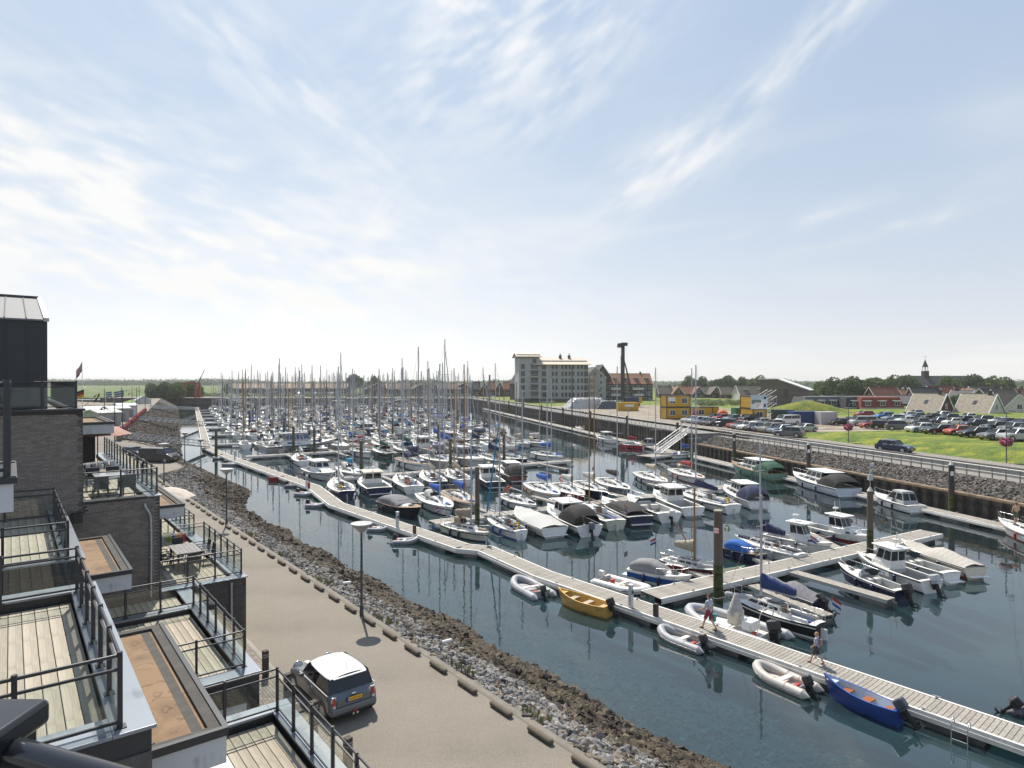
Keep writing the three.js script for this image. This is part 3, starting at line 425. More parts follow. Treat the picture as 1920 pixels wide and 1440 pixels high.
  parasol('terracotta pink parasol under the white fascia of the far terrace', onHouse(37.2, 3.35, 8.5), [0.5, 0.28, 0.22], 1.5, 2.35); parasol('cream parasol standing on the lower terrace above the stones', onHouse(38.2, 6.6, 4.84), [0.66, 0.58, 0.5], 1.35, 2.45);
}
// bollards, stop blocks and lamps along the street
{
  const bol = thing('wooden_bollard', 'square brown bollard beside the parked grey car and its neighbours', 'bollard', L(24.4, 7.45, 2), HOUSE_TURN, 'brown bollards along the pavement');
  const BW = M([0.09, 0.07, 0.055], 0.8, { map: T.wood }); part('post', rb(0.2, 1.0, 0.2, 0.015, 0, 0.5, 0), BW, bol); part('band', [bx(0.206, 0.03, 0.206, 0, 0.86, 0), bx(0.206, 0.03, 0.206, 0, 0.78, 0)], M([0.4, 0.38, 0.35], 0.6), bol);
  bol.userData.label = 'square brown bollard on the pavement edge beside the parked grey hatchback';
  ['second square brown bollard from the far end, at the grey car front', 'square brown bollard at the middle of the grey car', 'square brown bollard just behind the grey car', 'square brown bollard nearest the viewer'].forEach((l, i) => copy(bol, L([22.0, 19.6, 17.0, 14.2][i], 7.45, 2), HOUSE_TURN, l));
  bol.userData.label = 'square brown bollard farthest from the viewer, past the grey car';
  const sb = new THREE.CapsuleGeometry(0.108, 0.95, 4, 10).rotateX(Math.PI / 2).scale(1, 0.9, 1);
  const SBM = M([0.24, 0.2, 0.155], 0.95, { map: retex(T.grain, 1.4) });
  for (let k = 0; k < 39; k++) { const u = 9 + 2.0 * k; single('stop_block', 'low rounded concrete stop block in the row between road and stones', 'stop block', sb, SBM, L(u, 12.86 + 0.03 * (hash(k, 2) - 0.5), 2.1), HOUSE_TURN + 0.03 * (hash(k, 8) - 0.5), 'concrete stop blocks along the road edge'); }
  const lamp = thing('street_lamp', 'dark street lamp with wide dish, nearest the parked grey car', 'street lamp', L(28.05, 12.98, 2), 0, 'dish street lamps on the left bank');
  part('pole', [cy(0.05, 0.065, 3.95, 12), cy(0.09, 0.1, 0.5, 12)], M([0.05, 0.055, 0.06], 0.5), lamp); part('shade_cone', [new THREE.CylinderGeometry(0.5, 0.06, 0.42, 24, 1, true).translate(0, 4.1, 0)], M([0.5, 0.52, 0.52], 0.3, { phys: 1, transmission: 0.5, thickness: 0, side: THREE.DoubleSide }), lamp);
  part('lid', [new THREE.CylinderGeometry(0.5, 0.52, 0.05, 24).translate(0, 4.33, 0), cy(0.12, 0.5, 0.05, 24, 0, 4.355, 0)], M([0.34, 0.35, 0.35], 0.5), lamp); part('bulb', cy(0.06, 0.06, 0.3, 8, 0, 3.95, 0), WHITE, lamp);
  copy(lamp, L(52.0, 12.98, 2), 0, 'street lamp with wide dish standing halfway along the bank road'); copy(lamp, L(77.5, 13.0, 2), 0, 'street lamp with wide dish in front of the black van'); copy(lamp, L(101, 19.6, 1.4), 0, 'street lamp with wide dish on the stones behind the black van'); copy(lamp, L(99, 21.3, 0.5), 0, 'street lamp at the tip of the stony bank near the water');
}
// ================= BOATS: local +z is the bow, y = 0 the waterline =================
// half-breadth and sheer along the boat, s = 0 stern .. 1 bow
function hullForm(len, beam_, free, { tr = 0.75, full = 0.42, pow = 2.2, bowUp = 0.3, sternUp = 0.05, rake = 0.5, bot = -0.3, vee = 0.86, tumble = 0 } = {}) {
  const w = (s) => beam_ / 2 * (s < full ? tr + (1 - tr) * Math.sin((s / full) * Math.PI / 2) : Math.max(0.012, 1 - Math.pow((s - full) / (1 - full), pow)));
  const h = (s) => free * (1 + bowUp * Math.pow(Math.max(0, (s - 0.3) / 0.7), 2) + sternUp * Math.pow(Math.max(0, (0.3 - s) / 0.3), 2));
  const z = (s, y) => -len / 2 + s * (len - rake * 0.0) + rake * Math.pow(s, 6) * (clamp(y / (free * (1 + bowUp))) - 1);
  return { len, beam: beam_, free, w, h, z, bot, vee };
}
function hullSkin(f, n = 18, y0 = null, y1 = null, out = 0) { // both sides, keel and transom; or only the band y0..y1, pushed out
  const rows = [], K = 5;
  for (let i = 0; i <= n; i++) {
    const s = i / n, w = f.w(s), H = f.h(s), row = [];
    const yy = []; if (y0 === null) yy.push(f.bot, f.bot * 0.55, 0, H * 0.45, H * 0.8, H); else yy.push(y0, (y0 + (y1 > 50 ? H - 0.02 - (100 - y1) : y1)) / 2, y1 > 50 ? H - 0.02 - (100 - y1) : y1);
    const wide = (y) => { const k = clamp((y - f.bot) / (H - f.bot)); return w * (k <= 0 ? 0.35 : Math.pow(k, 0.22) * (f.vee + (1 - f.vee) * k) / 1) * (s > 0.9 ? 1 : 1) + out; };
    for (let k = yy.length - 1; k >= 0; k--) row.push(V3(-wide(yy[k]), yy[k], f.z(s, yy[k]) + (s > 0.98 ? out : 0)));
    for (let k = 0; k < yy.length; k++) row.push(V3(wide(yy[k]), yy[k], f.z(s, yy[k]) + (s > 0.98 ? out : 0)));
    rows.push(row);
  }
  if (y0 !== null) { const m = rows[0].length / 2; return merge([gridGeo(rows.map((r) => r.slice(0, m)), {}), gridGeo(rows.map((r) => r.slice(m)), {})]); }
  const g = gridGeo(rows, { crease: 0.7, flip: false });
  const t = rows[0], m = t.length, tg = gridGeo(Array.from({ length: m / 2 }, (_, i) => [t[i], t[m - 1 - i]]), {});
  return merge([g, tg]);
}
// deck with an optional open well; inset from the sheer
function deckGeo(f, { s0 = 2, s1 = 3, cw = 0.6, depth = 0.4, n = 18, camber = 0.05, drop = 0.0, narrow = 0.95 } = {}) {
  const deck = [], well = []; const ss = []; for (let i = 0; i <= n; i++) ss.push(i / n); if (s0 < 1) { ss.push(s0, s1); ss.sort((a, b) => a - b); }
  const top = (s) => f.h(s) - drop, hw = (s) => f.w(s) * 0.985;
  const inner = (s) => Math.min(hw(s) - 0.08, f.beam / 2 * cw);
  for (let i = 0; i + 1 < ss.length; i++) {
    const a = ss[i], b = ss[i + 1]; if (b - a < 1e-6) continue; const open = a >= s0 - 1e-9 && b <= s1 + 1e-9;
    const pt = (s, x) => V3(x, top(s) + camber * (1 - Math.pow(Math.abs(x) / (hw(s) + 0.01), 2)), f.z(s, f.h(s)));
    if (!open) deck.push(gridGeo([a, b].map((s) => [-1, -0.5, 0, 0.5, 1].map((k) => pt(s, k * hw(s)))), { flip: true }));
    else {
      for (const q of [-1, 1]) { deck.push(gridGeo([a, b].map((s) => { const r = [pt(s, q * inner(s)), pt(s, q * hw(s))]; return q < 0 ? r.reverse() : r; }), { flip: true })); well.push(gridGeo([a, b].map((s) => { const p = pt(s, q * inner(s)), d = V3(p.x * narrow, top(s) - depth, p.z); return q < 0 ? [p, d] : [d, p]; }), { flip: true })); }
      well.push(gridGeo([a, b].map((s) => [-1, 1].map((q) => V3(q * inner(s) * narrow, top(s) - depth, f.z(s, f.h(s))))), { flip: true }));
    }
  }
  if (s0 < 1) for (const s of [s0, s1]) { const p = inner(s), z = f.z(s, f.h(s)); if (p > 0.05) well.push(gridGeo([[V3(-p, top(s), z), V3(p, top(s), z)], [V3(-p * narrow, top(s) - depth, z), V3(p * narrow, top(s) - depth, z)]])); }
  return { deck: merge(deck), well: well.length ? merge(well) : null };
}
// a cabin: frustum from z0 to z1; returns shell and thin window slabs on its sides
function cabin(wb, wt, z0, z1, y0, y1, { rf = 0.3, ra = 0.1, win = [0.35, 0.85], nw = 3, gap = 0.08, front = true, back = false, crown = 0.06, frontTaper = 0.85 } = {}) {
  const b = [V3(-wb / 2, y0, z0), V3(wb / 2, y0, z0), V3(wb / 2 * frontTaper, y0, z1), V3(-wb / 2 * frontTaper, y0, z1)], t = [V3(-wt / 2, y1, z0 + ra), V3(wt / 2, y1, z0 + ra), V3(wt / 2 * frontTaper, y1, z1 - rf), V3(-wt / 2 * frontTaper, y1, z1 - rf)];
  const quads = []; for (let k = 0; k < 4; k++) { const n = (k + 1) % 4; quads.push(gridGeo([[b[n], b[k]], [t[n], t[k]]])); }
  const rows = []; for (let i = 0; i <= 4; i++) rows.push([0, 1, 2, 3, 4].map((j) => { const p = t[0].clone().lerp(t[3], i / 4), q = t[1].clone().lerp(t[2], i / 4), o = p.lerp(q, j / 4); o.y += crown * Math.sin(j / 4 * Math.PI) * (0.5 + 0.5 * Math.sin(i / 4 * Math.PI)); return o; }));
  quads.push(gridGeo(rows, { flip: true }));
  const wins = [];
  const face = (B0, B1, T0, T1, n) => { const nor = B1.clone().sub(B0).cross(T0.clone().sub(B0)).normalize().multiplyScalar(-0.008); for (let i = 0; i < n; i++) { const a = (i + gap) / n, c = (i + 1 - gap) / n, at2 = (u, v) => B0.clone().lerp(B1, u).lerp(T0.clone().lerp(T1, u), v).add(nor); wins.push(gridGeo([[at2(a, win[0]), at2(c, win[0])], [at2(a, win[1]), at2(c, win[1])]])); } };
  face(b[1], b[2], t[1], t[2], nw); face(b[3], b[0], t[3], t[0], nw); if (front) face(b[2], b[3], t[2], t[3], 2); if (back) face(b[0], b[1], t[0], t[1], 2);
  return { shell: merge(quads), win: merge(wins), wins };
}
function hood(w, l, h, z, y, { arch = 1, open = false } = {}) { // sprayhood: rounded fabric over hoops, open aft
  const rows = []; for (let i = 0; i <= 6; i++) { const s = i / 6, hh = h * Math.sin(Math.min(1, 0.12 + s * 1.15) * Math.PI / 2) * (1), ww = w / 2 * (0.92 + 0.08 * s); rows.push(Array.from({ length: 9 }, (_, j) => { const a = Math.PI * j / 8, c = Math.cos(a), q = Math.sign(c) * Math.pow(Math.abs(c), 0.6), e = Math.pow(Math.sin(a), 0.55); return V3(-ww * q, y + hh * e, z + l * (1 - s)); })); }
  return gridGeo(rows, {});
}
function coverStack(l, y, z, dir, h0, h1, r) { // sail cover: tall at the mast, thin at the boom's end
  const rows = []; for (let i = 0; i <= 8; i++) { const s = i / 8, H = lerp(h0, h1, s) * (1 + 0.06 * Math.sin(i * 2.3)), R = lerp(r, r * 0.6, s); rows.push(Array.from({ length: 8 }, (_, j) => { const a = j / 8 * 6.283; return V3(Math.cos(a) * R, y + H * 0.5 * (1 + Math.sin(a)) - 0.06 + 0.1 * s, z + dir * l * s); })); }
  const cap = (row, f) => gridGeo([row.slice(0, 5), [row[0], row[7], row[6], row[5], row[4]]], { flip: f });
  return merge([gridGeo(rows, { closeU: true, flip: dir < 0 }), cap(rows[0], false), cap(rows[8], true)]);
}
function outboard(parent, x, y, z, mat = BLACK, tilt = 0, scale = 1, label) {
  const o = part('outboard_motor', [rb(0.34, 0.42, 0.5, 0.1, 0, 0.48, -0.12, 3), rb(0.3, 0.1, 0.44, 0.03, 0, 0.24, -0.12)], mat, parent, label); o.position.set(x, y, z); o.rotation.x = tilt; o.scale.setScalar(scale);
  part('motor_leg', [rb(0.13, 0.85, 0.2, 0.04, 0, -0.15, -0.1), rb(0.08, 0.1, 0.5, 0.03, 0, -0.5, -0.15), rb(0.24, 0.02, 0.3, 0.01, 0, -0.3, -0.18), rb(0.22, 0.3, 0.1, 0.02, 0, 0.05, 0.08)], RUBBER, o); part('propeller', [0, 1, 2].map((k) => bx(0.06, 0.16, 0.02, 0, 0.08, 0).rotateZ(k * 2.09).translate(0, -0.5, -0.42)), BLACK, o); return o;
}
function fender(parent, x, y, z, mat = NAVY) { part('fender', new THREE.CapsuleGeometry(0.11, 0.42, 3, 8).translate(x, y, z), mat, parent); }
function pulpit(f, near) { // bow and stern rails with stanchions and wires
  const g = [], hh = 0.55, P2 = (s, q) => V3(q * (f.w(s) * 0.94), f.h(s), f.z(s, f.h(s)));
  const up = (v, k = hh) => v.clone().setY(v.y + k); const r = near ? 0.014 : 0.02;
  const bow = [P2(0.86, -1), P2(0.93, -1), V3(0, f.h(1), f.z(1, f.h(1)) - 0.05), P2(0.93, 1), P2(0.86, 1)].map((v) => up(v)); g.push(tube(bow, r, 12, 5)); for (const q of [-1, 1]) for (const s of [0.86, 0.95]) g.push(bar(P2(s, q), up(P2(s, q)), r, 4));
  const st = [P2(0.12, -1), P2(0.01, -1), P2(0.01, 1), P2(0.12, 1)].map((v) => up(v)); g.push(tube(st, r, 10, 5)); for (const q of [-1, 1]) for (const s of [0.01, 0.12]) g.push(bar(P2(s, q), up(P2(s, q)), r, 4));
  if (near) for (const q of [-1, 1]) { const L2 = [0.12, 0.3, 0.48, 0.67, 0.86]; for (let i = 0; i < 4; i++) { g.push(bar(up(P2(L2[i], q)), up(P2(L2[i + 1], q)), 0.006, 3), bar(up(P2(L2[i], q), 0.28), up(P2(L2[i + 1], q), 0.28), 0.006, 3)); if (i) g.push(bar(P2(L2[i], q), up(P2(L2[i], q)), 0.011, 4)); } }
  return g;
}
// --- a sailing yacht of length 1 unit family; opts pick its look
function makeSail(o) {
  const { len = 9, near = 1, hull = WHITE, stripe = NAVY, coverC = [0.02, 0.03, 0.1], hoodC = null, mastM = ALU, tall = 1.38, windows = GLASSDARK, teak = false, tr = 0.7, wheel = false, cover = true, wellM = WELL, boomUp = 0, genoa = null, fenders = true, dirB = -1 } = o;
  const root = new THREE.Group(), B = len * 0.305, fr = 0.52 + len * 0.033, f = hullForm(len, B, fr, { tr, full: 0.44, pow: 1.9, bowUp: 0.24, sternUp: 0.05, rake: len * 0.09, bot: -0.35, vee: 0.88 });
  part('hull', hullSkin(f, near ? 18 : 9), hull, root); if (near) part('waterline_stripe', hullSkin(f, 16, -0.02, 0.1, 0.008), stripe, root);
  if (near) part('sheer_stripe', hullSkin(f, 16, fr * 0.78, fr * 0.88, 0.008), stripe, root);
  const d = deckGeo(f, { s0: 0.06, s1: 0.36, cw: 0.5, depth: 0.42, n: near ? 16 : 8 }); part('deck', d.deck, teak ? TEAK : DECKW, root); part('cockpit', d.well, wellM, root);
  const z0 = f.z(0.36, fr), z1 = f.z(0.76, fr), c = cabin(B * 0.62, B * 0.5, z0, z1, fr + 0.02, fr + 0.44, { rf: len * 0.09, ra: 0.03, nw: near ? 3 : 1, front: false, frontTaper: 0.55, crown: 0.08, win: [0.35, 0.75] });
  const cr = part('coachroof', c.shell, WHITE, root); if (near) parts('cabin_window', c.wins, windows, cr); else part('cabin_window', c.win, windows, cr);
  if (near) { parts('hatch', [rb(0.5, 0.05, 0.5, 0.02, 0, fr + 0.5, z1 - len * 0.14), rb(0.6, 0.04, 0.7, 0.02, 0, fr + 0.52, z0 + 0.4)], GLASSDARK, cr); parts('coaming', [-1, 1].map((q) => rb(0.12, 0.2, len * 0.27, 0.04, q * B * 0.29, fr + 0.1, f.z(0.21, fr))), WHITE, root); parts('handrail', [-1, 1].map((q) => bar([q * B * 0.22, fr + 0.5, z0 + 0.3], [q * B * 0.18, fr + 0.5, z1 - len * 0.16], 0.018, 4)), TEAK, cr); }
  const mh = len * tall, zm = f.z(0.6, fr), yb = fr + 0.45, yB = fr + 1.0;
  const mast = part('mast', [bar([0, yb - 0.1, zm], [0, yb + mh, zm], near ? 0.075 : 0.105, near ? 8 : 5, near ? 0.06 : 0.08)], mastM, root);
  parts('spreader', [0.42, 0.7].map((k) => bar([-B * 0.26, yb + mh * k, zm], [B * 0.26, yb + mh * k, zm], 0.02, 4)), mastM, mast);
  const bl = len * 0.36; const boom = part('boom', [bar([0, yB, zm + dirB * 0.06], [0, yB + boomUp, zm + dirB * bl], 0.05, 6)], mastM, root);
  if (cover) part('sail_cover', coverStack(bl * 0.97, yB + 0.02, zm + dirB * 0.04, dirB, 0.85, 0.4, 0.2), cloth(coverC), boom);
  if (genoa) part('furled_genoa', bar([0, f.h(1) + 0.3, f.z(1, 9) - 0.12], [0, yb + mh * 0.9, zm + 0.12], 0.09, 6, 0.04), cloth(genoa), root);
  const rig = [bar([0, f.h(1), f.z(1, 9) - 0.08], [0, yb + mh * 0.94, zm], near ? 0.009 : 0.012, 3), bar([0, f.h(0), f.z(0, 9)], [0, yb + mh, zm], near ? 0.008 : 0.011, 3)]; for (const q of [-1, 1]) rig.push(bar([q * f.w(0.57) * 0.95, fr, zm - 0.15], [q * B * 0.26, yb + mh * 0.7, zm], 0.008, 3), bar([q * B * 0.26, yb + mh * 0.7, zm], [0, yb + mh * 0.97, zm], 0.008, 3), bar([q * f.w(0.57) * 0.9, fr, zm - 0.4], [0, yb + mh * 0.42, zm], 0.008, 3));
  part('rigging', near ? rig : rig.slice(0, 4), WIRE, root); if (near) { const k2 = hash(Math.round(len * 53), 7); part('foredeck_bag', new THREE.CapsuleGeometry(0.16, 0.7 + 0.6 * k2, 3, 8).rotateX(Math.PI / 2).rotateY(0.5 * k2).translate(0.1, fr + 0.2, f.z(0.84, fr)), cloth(k2 < 0.5 ? coverC : [0.5, 0.5, 0.48]), root); parts('rope_coil', [-1, 1].map((q) => new THREE.TorusGeometry(0.14, 0.03, 5, 12).rotateX(Math.PI / 2).translate(q * B * 0.3, fr + 0.07, f.z(0.42 + 0.1 * k2, fr))), M([0.35, 0.32, 0.28], 0.9), root); }
  if (hoodC) { const h = part('sprayhood', hood(B * 0.6, len * 0.13, 0.62, z0 - 0.25, fr + 0.38), cloth(hoodC), root); if (near) part('hood_window', hood(B * 0.4, len * 0.05, 0.42, z0 - 0.25 + len * 0.098, fr + 0.40), GLASSDARK, h); }
  part('guard_rail', pulpit(f, near), STEEL, root);
  if (near) { part('rudder', [rb(0.06, 0.9, 0.34, 0.02, 0, 0.1, f.z(0, 0) - 0.16)], WHITE, root); if (wheel) part('steering_wheel', new THREE.TorusGeometry(0.36, 0.02, 6, 20).translate(0, fr + 0.3, f.z(0.13, fr)), STEEL, root); else part('tiller', bar([0, fr + 0.25, f.z(0.01, fr)], [0, fr + 0.4, f.z(0.14, fr)], 0.025, 5), TEAK, root); if (fenders) for (const s of [0.3, 0.5]) for (const q of [-1, 1]) fender(root, q * (f.w(s) + 0.05), fr * 0.5, f.z(s, fr), stripe); }
  if (near) { const k = hash(Math.round(len * 97), (coverC[0] * 999 | 0) + (tr * 77 | 0)); if (k < 0.45) part('lifebuoy', new THREE.TorusGeometry(0.27, 0.08, 7, 14, 5).rotateX(-0.2).translate(B * 0.26, fr + 0.5, f.z(0.0, fr) - 0.03), M(k < 0.2 ? [0.6, 0.4, 0.02] : [0.6, 0.08, 0.02], 0.6), root); if (k > 0.3) { const st = part('flagstaff', bar([-B * 0.2, fr + 0.1, f.z(0, fr)], [-B * 0.22, fr + 1.5, f.z(0, fr) - 0.4], 0.012, 5), WOODMAST, root); [[0.5, 0.02, 0.02], [0.65, 0.65, 0.65], [0.02, 0.05, 0.3]].forEach((c, i) => part('ensign_band', gridGeo([0, 1].map((q) => [0, 1, 2, 3].map((j) => V3(-B * 0.22 - j * 0.03 + 0.03 * Math.sin(j * 2), fr + 1.45 - (i + q) * 0.13 - j * 0.08, f.z(0, fr) - 0.38 - j * 0.13)))), cloth(c), st)); } parts('mooring_line', [-1, 1].flatMap((q) => [tube([[q * f.w(0.93), f.h(0.93), f.z(0.93, fr)], [q * B * 0.34, fr * 0.72, len * 0.5 + 0.25], [q * B * 0.4, 0.6, len * 0.5 + 0.8]], 0.012, 6, 4)]), M([0.4, 0.4, 0.42], 0.9), root); parts('winch', [-1, 1].map((q) => cy(0.06, 0.08, 0.14, 8, q * B * 0.31, fr + 0.16, f.z(0.24, fr))), STEEL, root); if (k > 0.6) part('solar_panel', rb(0.7, 0.03, 0.5, 0.01, 0, fr + 0.545, z0 + 0.45), GLASSDARK, root); part('companionway', rb(0.55, 0.5, 0.03, 0.01, 0, fr + 0.18, z0 - 0.02), TEAK, root); parts('cockpit_cushion', [-1, 1].map((q) => rb(B * 0.13, 0.08, len * 0.22, 0.03, q * B * 0.18, fr - 0.14, f.z(0.2, fr))), M([0.03, 0.06, 0.2], 0.8), root); }
  root.userData.len = len; return root;
}
// --- motor boats
function makeMotor(o) {
  const { len = 8.5, hull = WHITE, stripe = NAVY, style = 'cruiser', near = 1, canopy = null, teak = false, beamK = 0.32, motor = null, glass = GLASSDARK, roofM = WHITE, canvas = null, band = null } = o;
  const root = new THREE.Group(), B = len * beamK, fr = 0.5 + len * 0.048, f = hullForm(len, B, fr, { tr: 0.9, full: 0.4, pow: 2.6, bowUp: 0.35, sternUp: 0, rake: len * 0.13, bot: -0.3, vee: 0.84 });
  part('hull', hullSkin(f, near ? 18 : 9), hull, root); if (near) { if (band) part('hull_band', hullSkin(f, 16, fr * band[1], fr * band[2], 0.01), band[0], root); part('rubbing_strake', hullSkin(f, 16, fr * 0.86, fr * 0.94, 0.02), stripe, root); part('waterline_stripe', hullSkin(f, 16, -0.02, 0.09, 0.008), stripe, root); }
  const pilot = style === 'pilot', speed = style === 'speed', flush = style === 'sport';
  const ck = pilot ? [0.04, 0.42] : speed ? [0.06, 0.55] : flush ? [0.05, 0.4] : [0.03, 0.26];
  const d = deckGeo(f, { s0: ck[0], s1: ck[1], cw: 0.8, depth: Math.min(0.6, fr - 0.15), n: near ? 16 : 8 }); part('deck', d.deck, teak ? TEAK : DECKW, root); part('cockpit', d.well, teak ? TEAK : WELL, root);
  const Z = (s) => f.z(s, fr);
  if (pilot) {
    const c = cabin(B * 0.66, B * 0.56, Z(0.42), Z(0.68), fr, fr + 1.32, { rf: 0.55, ra: -0.05, win: [0.42, 0.88], nw: 2, gap: 0.06, back: true }); const p = part('wheelhouse', c.shell, WHITE, root); parts('window', c.wins, glass, p);
    part('roof', rb(B * 0.72, 0.09, (Z(0.68) - Z(0.36)), 0.045, 0, fr + 1.38, (Z(0.36) + Z(0.66)) / 2, 3), roofM, p); const lo = cabin(B * 0.7, B * 0.5, Z(0.66), Z(0.9), fr, fr + 0.38, { rf: len * 0.07, nw: 1, front: false, frontTaper: 0.5, win: [0.3, 0.7] }); part('foredeck_cabin', lo.shell, WHITE, root); parts('porthole', lo.wins, glass, root);
    part('mast', [bar([0, fr + 1.4, Z(0.45)], [0, fr + 2.4, Z(0.43)], 0.03, 6), cy(0.2, 0.22, 0.12, 12, 0, fr + 1.8, Z(0.45)), bar([0.2, fr + 1.4, Z(0.5)], [0.2, fr + 3.1, Z(0.47)], 0.012, 4)], WHITE, root);
  } else if (style === 'cruiser') {
    const lo = cabin(B * 0.8, B * 0.7, Z(0.26), Z(0.86), fr, fr + 0.5, { rf: len * 0.12, nw: near ? 4 : 2, front: false, frontTaper: 0.55, win: [0.3, 0.78] }); const l2 = part('cabin', lo.shell, WHITE, root); parts('cabin_window', lo.wins, glass, l2);
    const up = cabin(B * 0.7, B * 0.6, Z(0.3), Z(0.62), fr + 0.5, fr + 1.35, { rf: 0.7, ra: 0.05, nw: near ? 3 : 1, win: [0.2, 0.82], frontTaper: 0.8, back: true }); const u2 = part('wheelhouse', up.shell, roofM, root); parts('window', up.wins, glass, u2); part('roof', rb(B * 0.68, 0.07, (Z(0.6) - Z(0.24)), 0.035, 0, fr + 1.42, (Z(0.24) + Z(0.54)) / 2, 2), roofM, u2);
  } else if (speed || flush) {
    const ws = []; const zf = Z(ck[1] + 0.06), w2 = B * 0.4; ws.push(gridGeo([[V3(-w2, fr + 0.05, zf - 0.5), V3(-w2 * 0.6, fr + 0.05, zf), V3(w2 * 0.6, fr + 0.05, zf), V3(w2, fr + 0.05, zf - 0.5)], [V3(-w2 * 0.92, fr + 0.5, zf - 0.85), V3(-w2 * 0.55, fr + 0.52, zf - 0.4), V3(w2 * 0.55, fr + 0.52, zf - 0.4), V3(w2 * 0.92, fr + 0.5, zf - 0.85)]])); part('windscreen', ws, M([0.05, 0.07, 0.08], 0.05, { side: THREE.DoubleSide }), root);
    parts('seat', [-1, 1].map((q) => rb(B * 0.26, 0.42, 0.5, 0.08, q * B * 0.2, fr - 0.15, Z(ck[1] - 0.1))), M([0.5, 0.48, 0.44], 0.7), root);
    const lo = cabin(B * 0.66, B * 0.45, Z(ck[1] + 0.02), Z(0.92), fr, fr + 0.2, { rf: len * 0.16, nw: 1, front: false, frontTaper: 0.4, win: [0.3, 0.7] }); part('foredeck', lo.shell, WHITE, root); part('deck_hatch', rb(0.5, 0.04, 0.45, 0.015, 0, fr + 0.27, Z(ck[1] + 0.2)), GLASSDARK, root);
    if (flush) { const t = cabin(B * 0.7, B * 0.55, Z(0.12), Z(0.58), fr, fr + 1.15, { rf: 1.0, ra: 0.5, nw: 2, win: [0.3, 0.85], back: true }); const tt = part('hardtop', t.shell, M([0.35, 0.36, 0.37], 0.7), root); parts('window', t.wins, glass, tt); }
  }
  if (canopy) { const a = pilot ? 0.06 : style === 'cruiser' ? 0.02 : 0.05, b = pilot ? 0.42 : style === 'cruiser' ? 0.32 : 0.62, hh = style === 'cruiser' ? 1.35 : pilot ? 1.4 : 0.75; const rows = []; for (let i = 0; i <= 7; i++) { const s = lerp(a, b, i / 7), zz = Z(s), w = Math.min(f.w(s) * 0.93, B * 0.44), q = Math.sin(Math.PI * clamp(0.1 + 0.86 * (i / 7))) ; const H = hh * Math.pow(q, 0.5) * (1 - 0.05 * Math.cos(i * 2.6)); rows.push(Array.from({ length: 9 }, (_, j) => { const an = Math.PI * j / 8, c = Math.cos(an), X = Math.sign(c) * Math.pow(Math.abs(c), 0.65); return V3(-w * X, fr + 0.02 + H * Math.pow(Math.sin(an), 0.6), zz); })); } part('canopy', gridGeo(rows, { flip: true }), cloth(canopy), root); }
  if (canvas) { const rows = []; for (let i = 0; i <= 9; i++) { const s = lerp(0.0, 0.9, i / 9), zz = Z(s), w = f.w(s) * 1.02; const ridge = 0.2 + 0.5 * Math.exp(-Math.pow((s - 0.33) / 0.16, 2)) + 0.1 * Math.sin(i * 1.7); rows.push([-1, -0.8, -0.35, 0, 0.35, 0.8, 1].map((k) => V3(k * w, f.h(s) + (Math.abs(k) === 1 ? -0.1 : ridge * (1 - Math.abs(k) * 0.75) + 0.03 * Math.sin(i * 3 + k * 4)), zz))); } part('canvas_cover', gridGeo(rows, { flip: true }), cloth(canvas), root); }
  if (!canvas && (near || style === 'cruiser')) part('bow_rail', (() => { const g = [], u = (s, q) => V3(q * f.w(s) * 0.93, f.h(s), f.z(s, f.h(s))), U = (s, q) => u(s, q).setY(f.h(s) + 0.42); g.push(tube([U(0.5, -1), U(0.7, -1), U(0.88, -1), V3(0, f.h(1) + 0.5, f.z(1, 9) - 0.02), U(0.88, 1), U(0.7, 1), U(0.5, 1)], 0.014, 20, 5)); for (const q of [-1, 1]) for (const s of [0.5, 0.65, 0.8, 0.93]) g.push(bar(u(s, q), U(s, q), 0.011, 4)); return g; })(), STEEL, root);
  if (near) { if (!motor) part('swim_platform', rb(B * 0.74, 0.06, 0.4, 0.03, 0, 0.26, f.z(0, 0) - 0.2), teak ? TEAK : WHITE, root); for (const s of [0.3, 0.55]) for (const q of [-1, 1]) fender(root, q * (f.w(s) + 0.06), fr * 0.5, f.z(s, fr), NAVY); }
  if (motor) outboard(root, 0, fr * 0.55, f.z(0, 0) - 0.28, motor, o.tilt || 0, o.ms || 1.15);
  root.userData.len = len; root.form = f; return root;
}
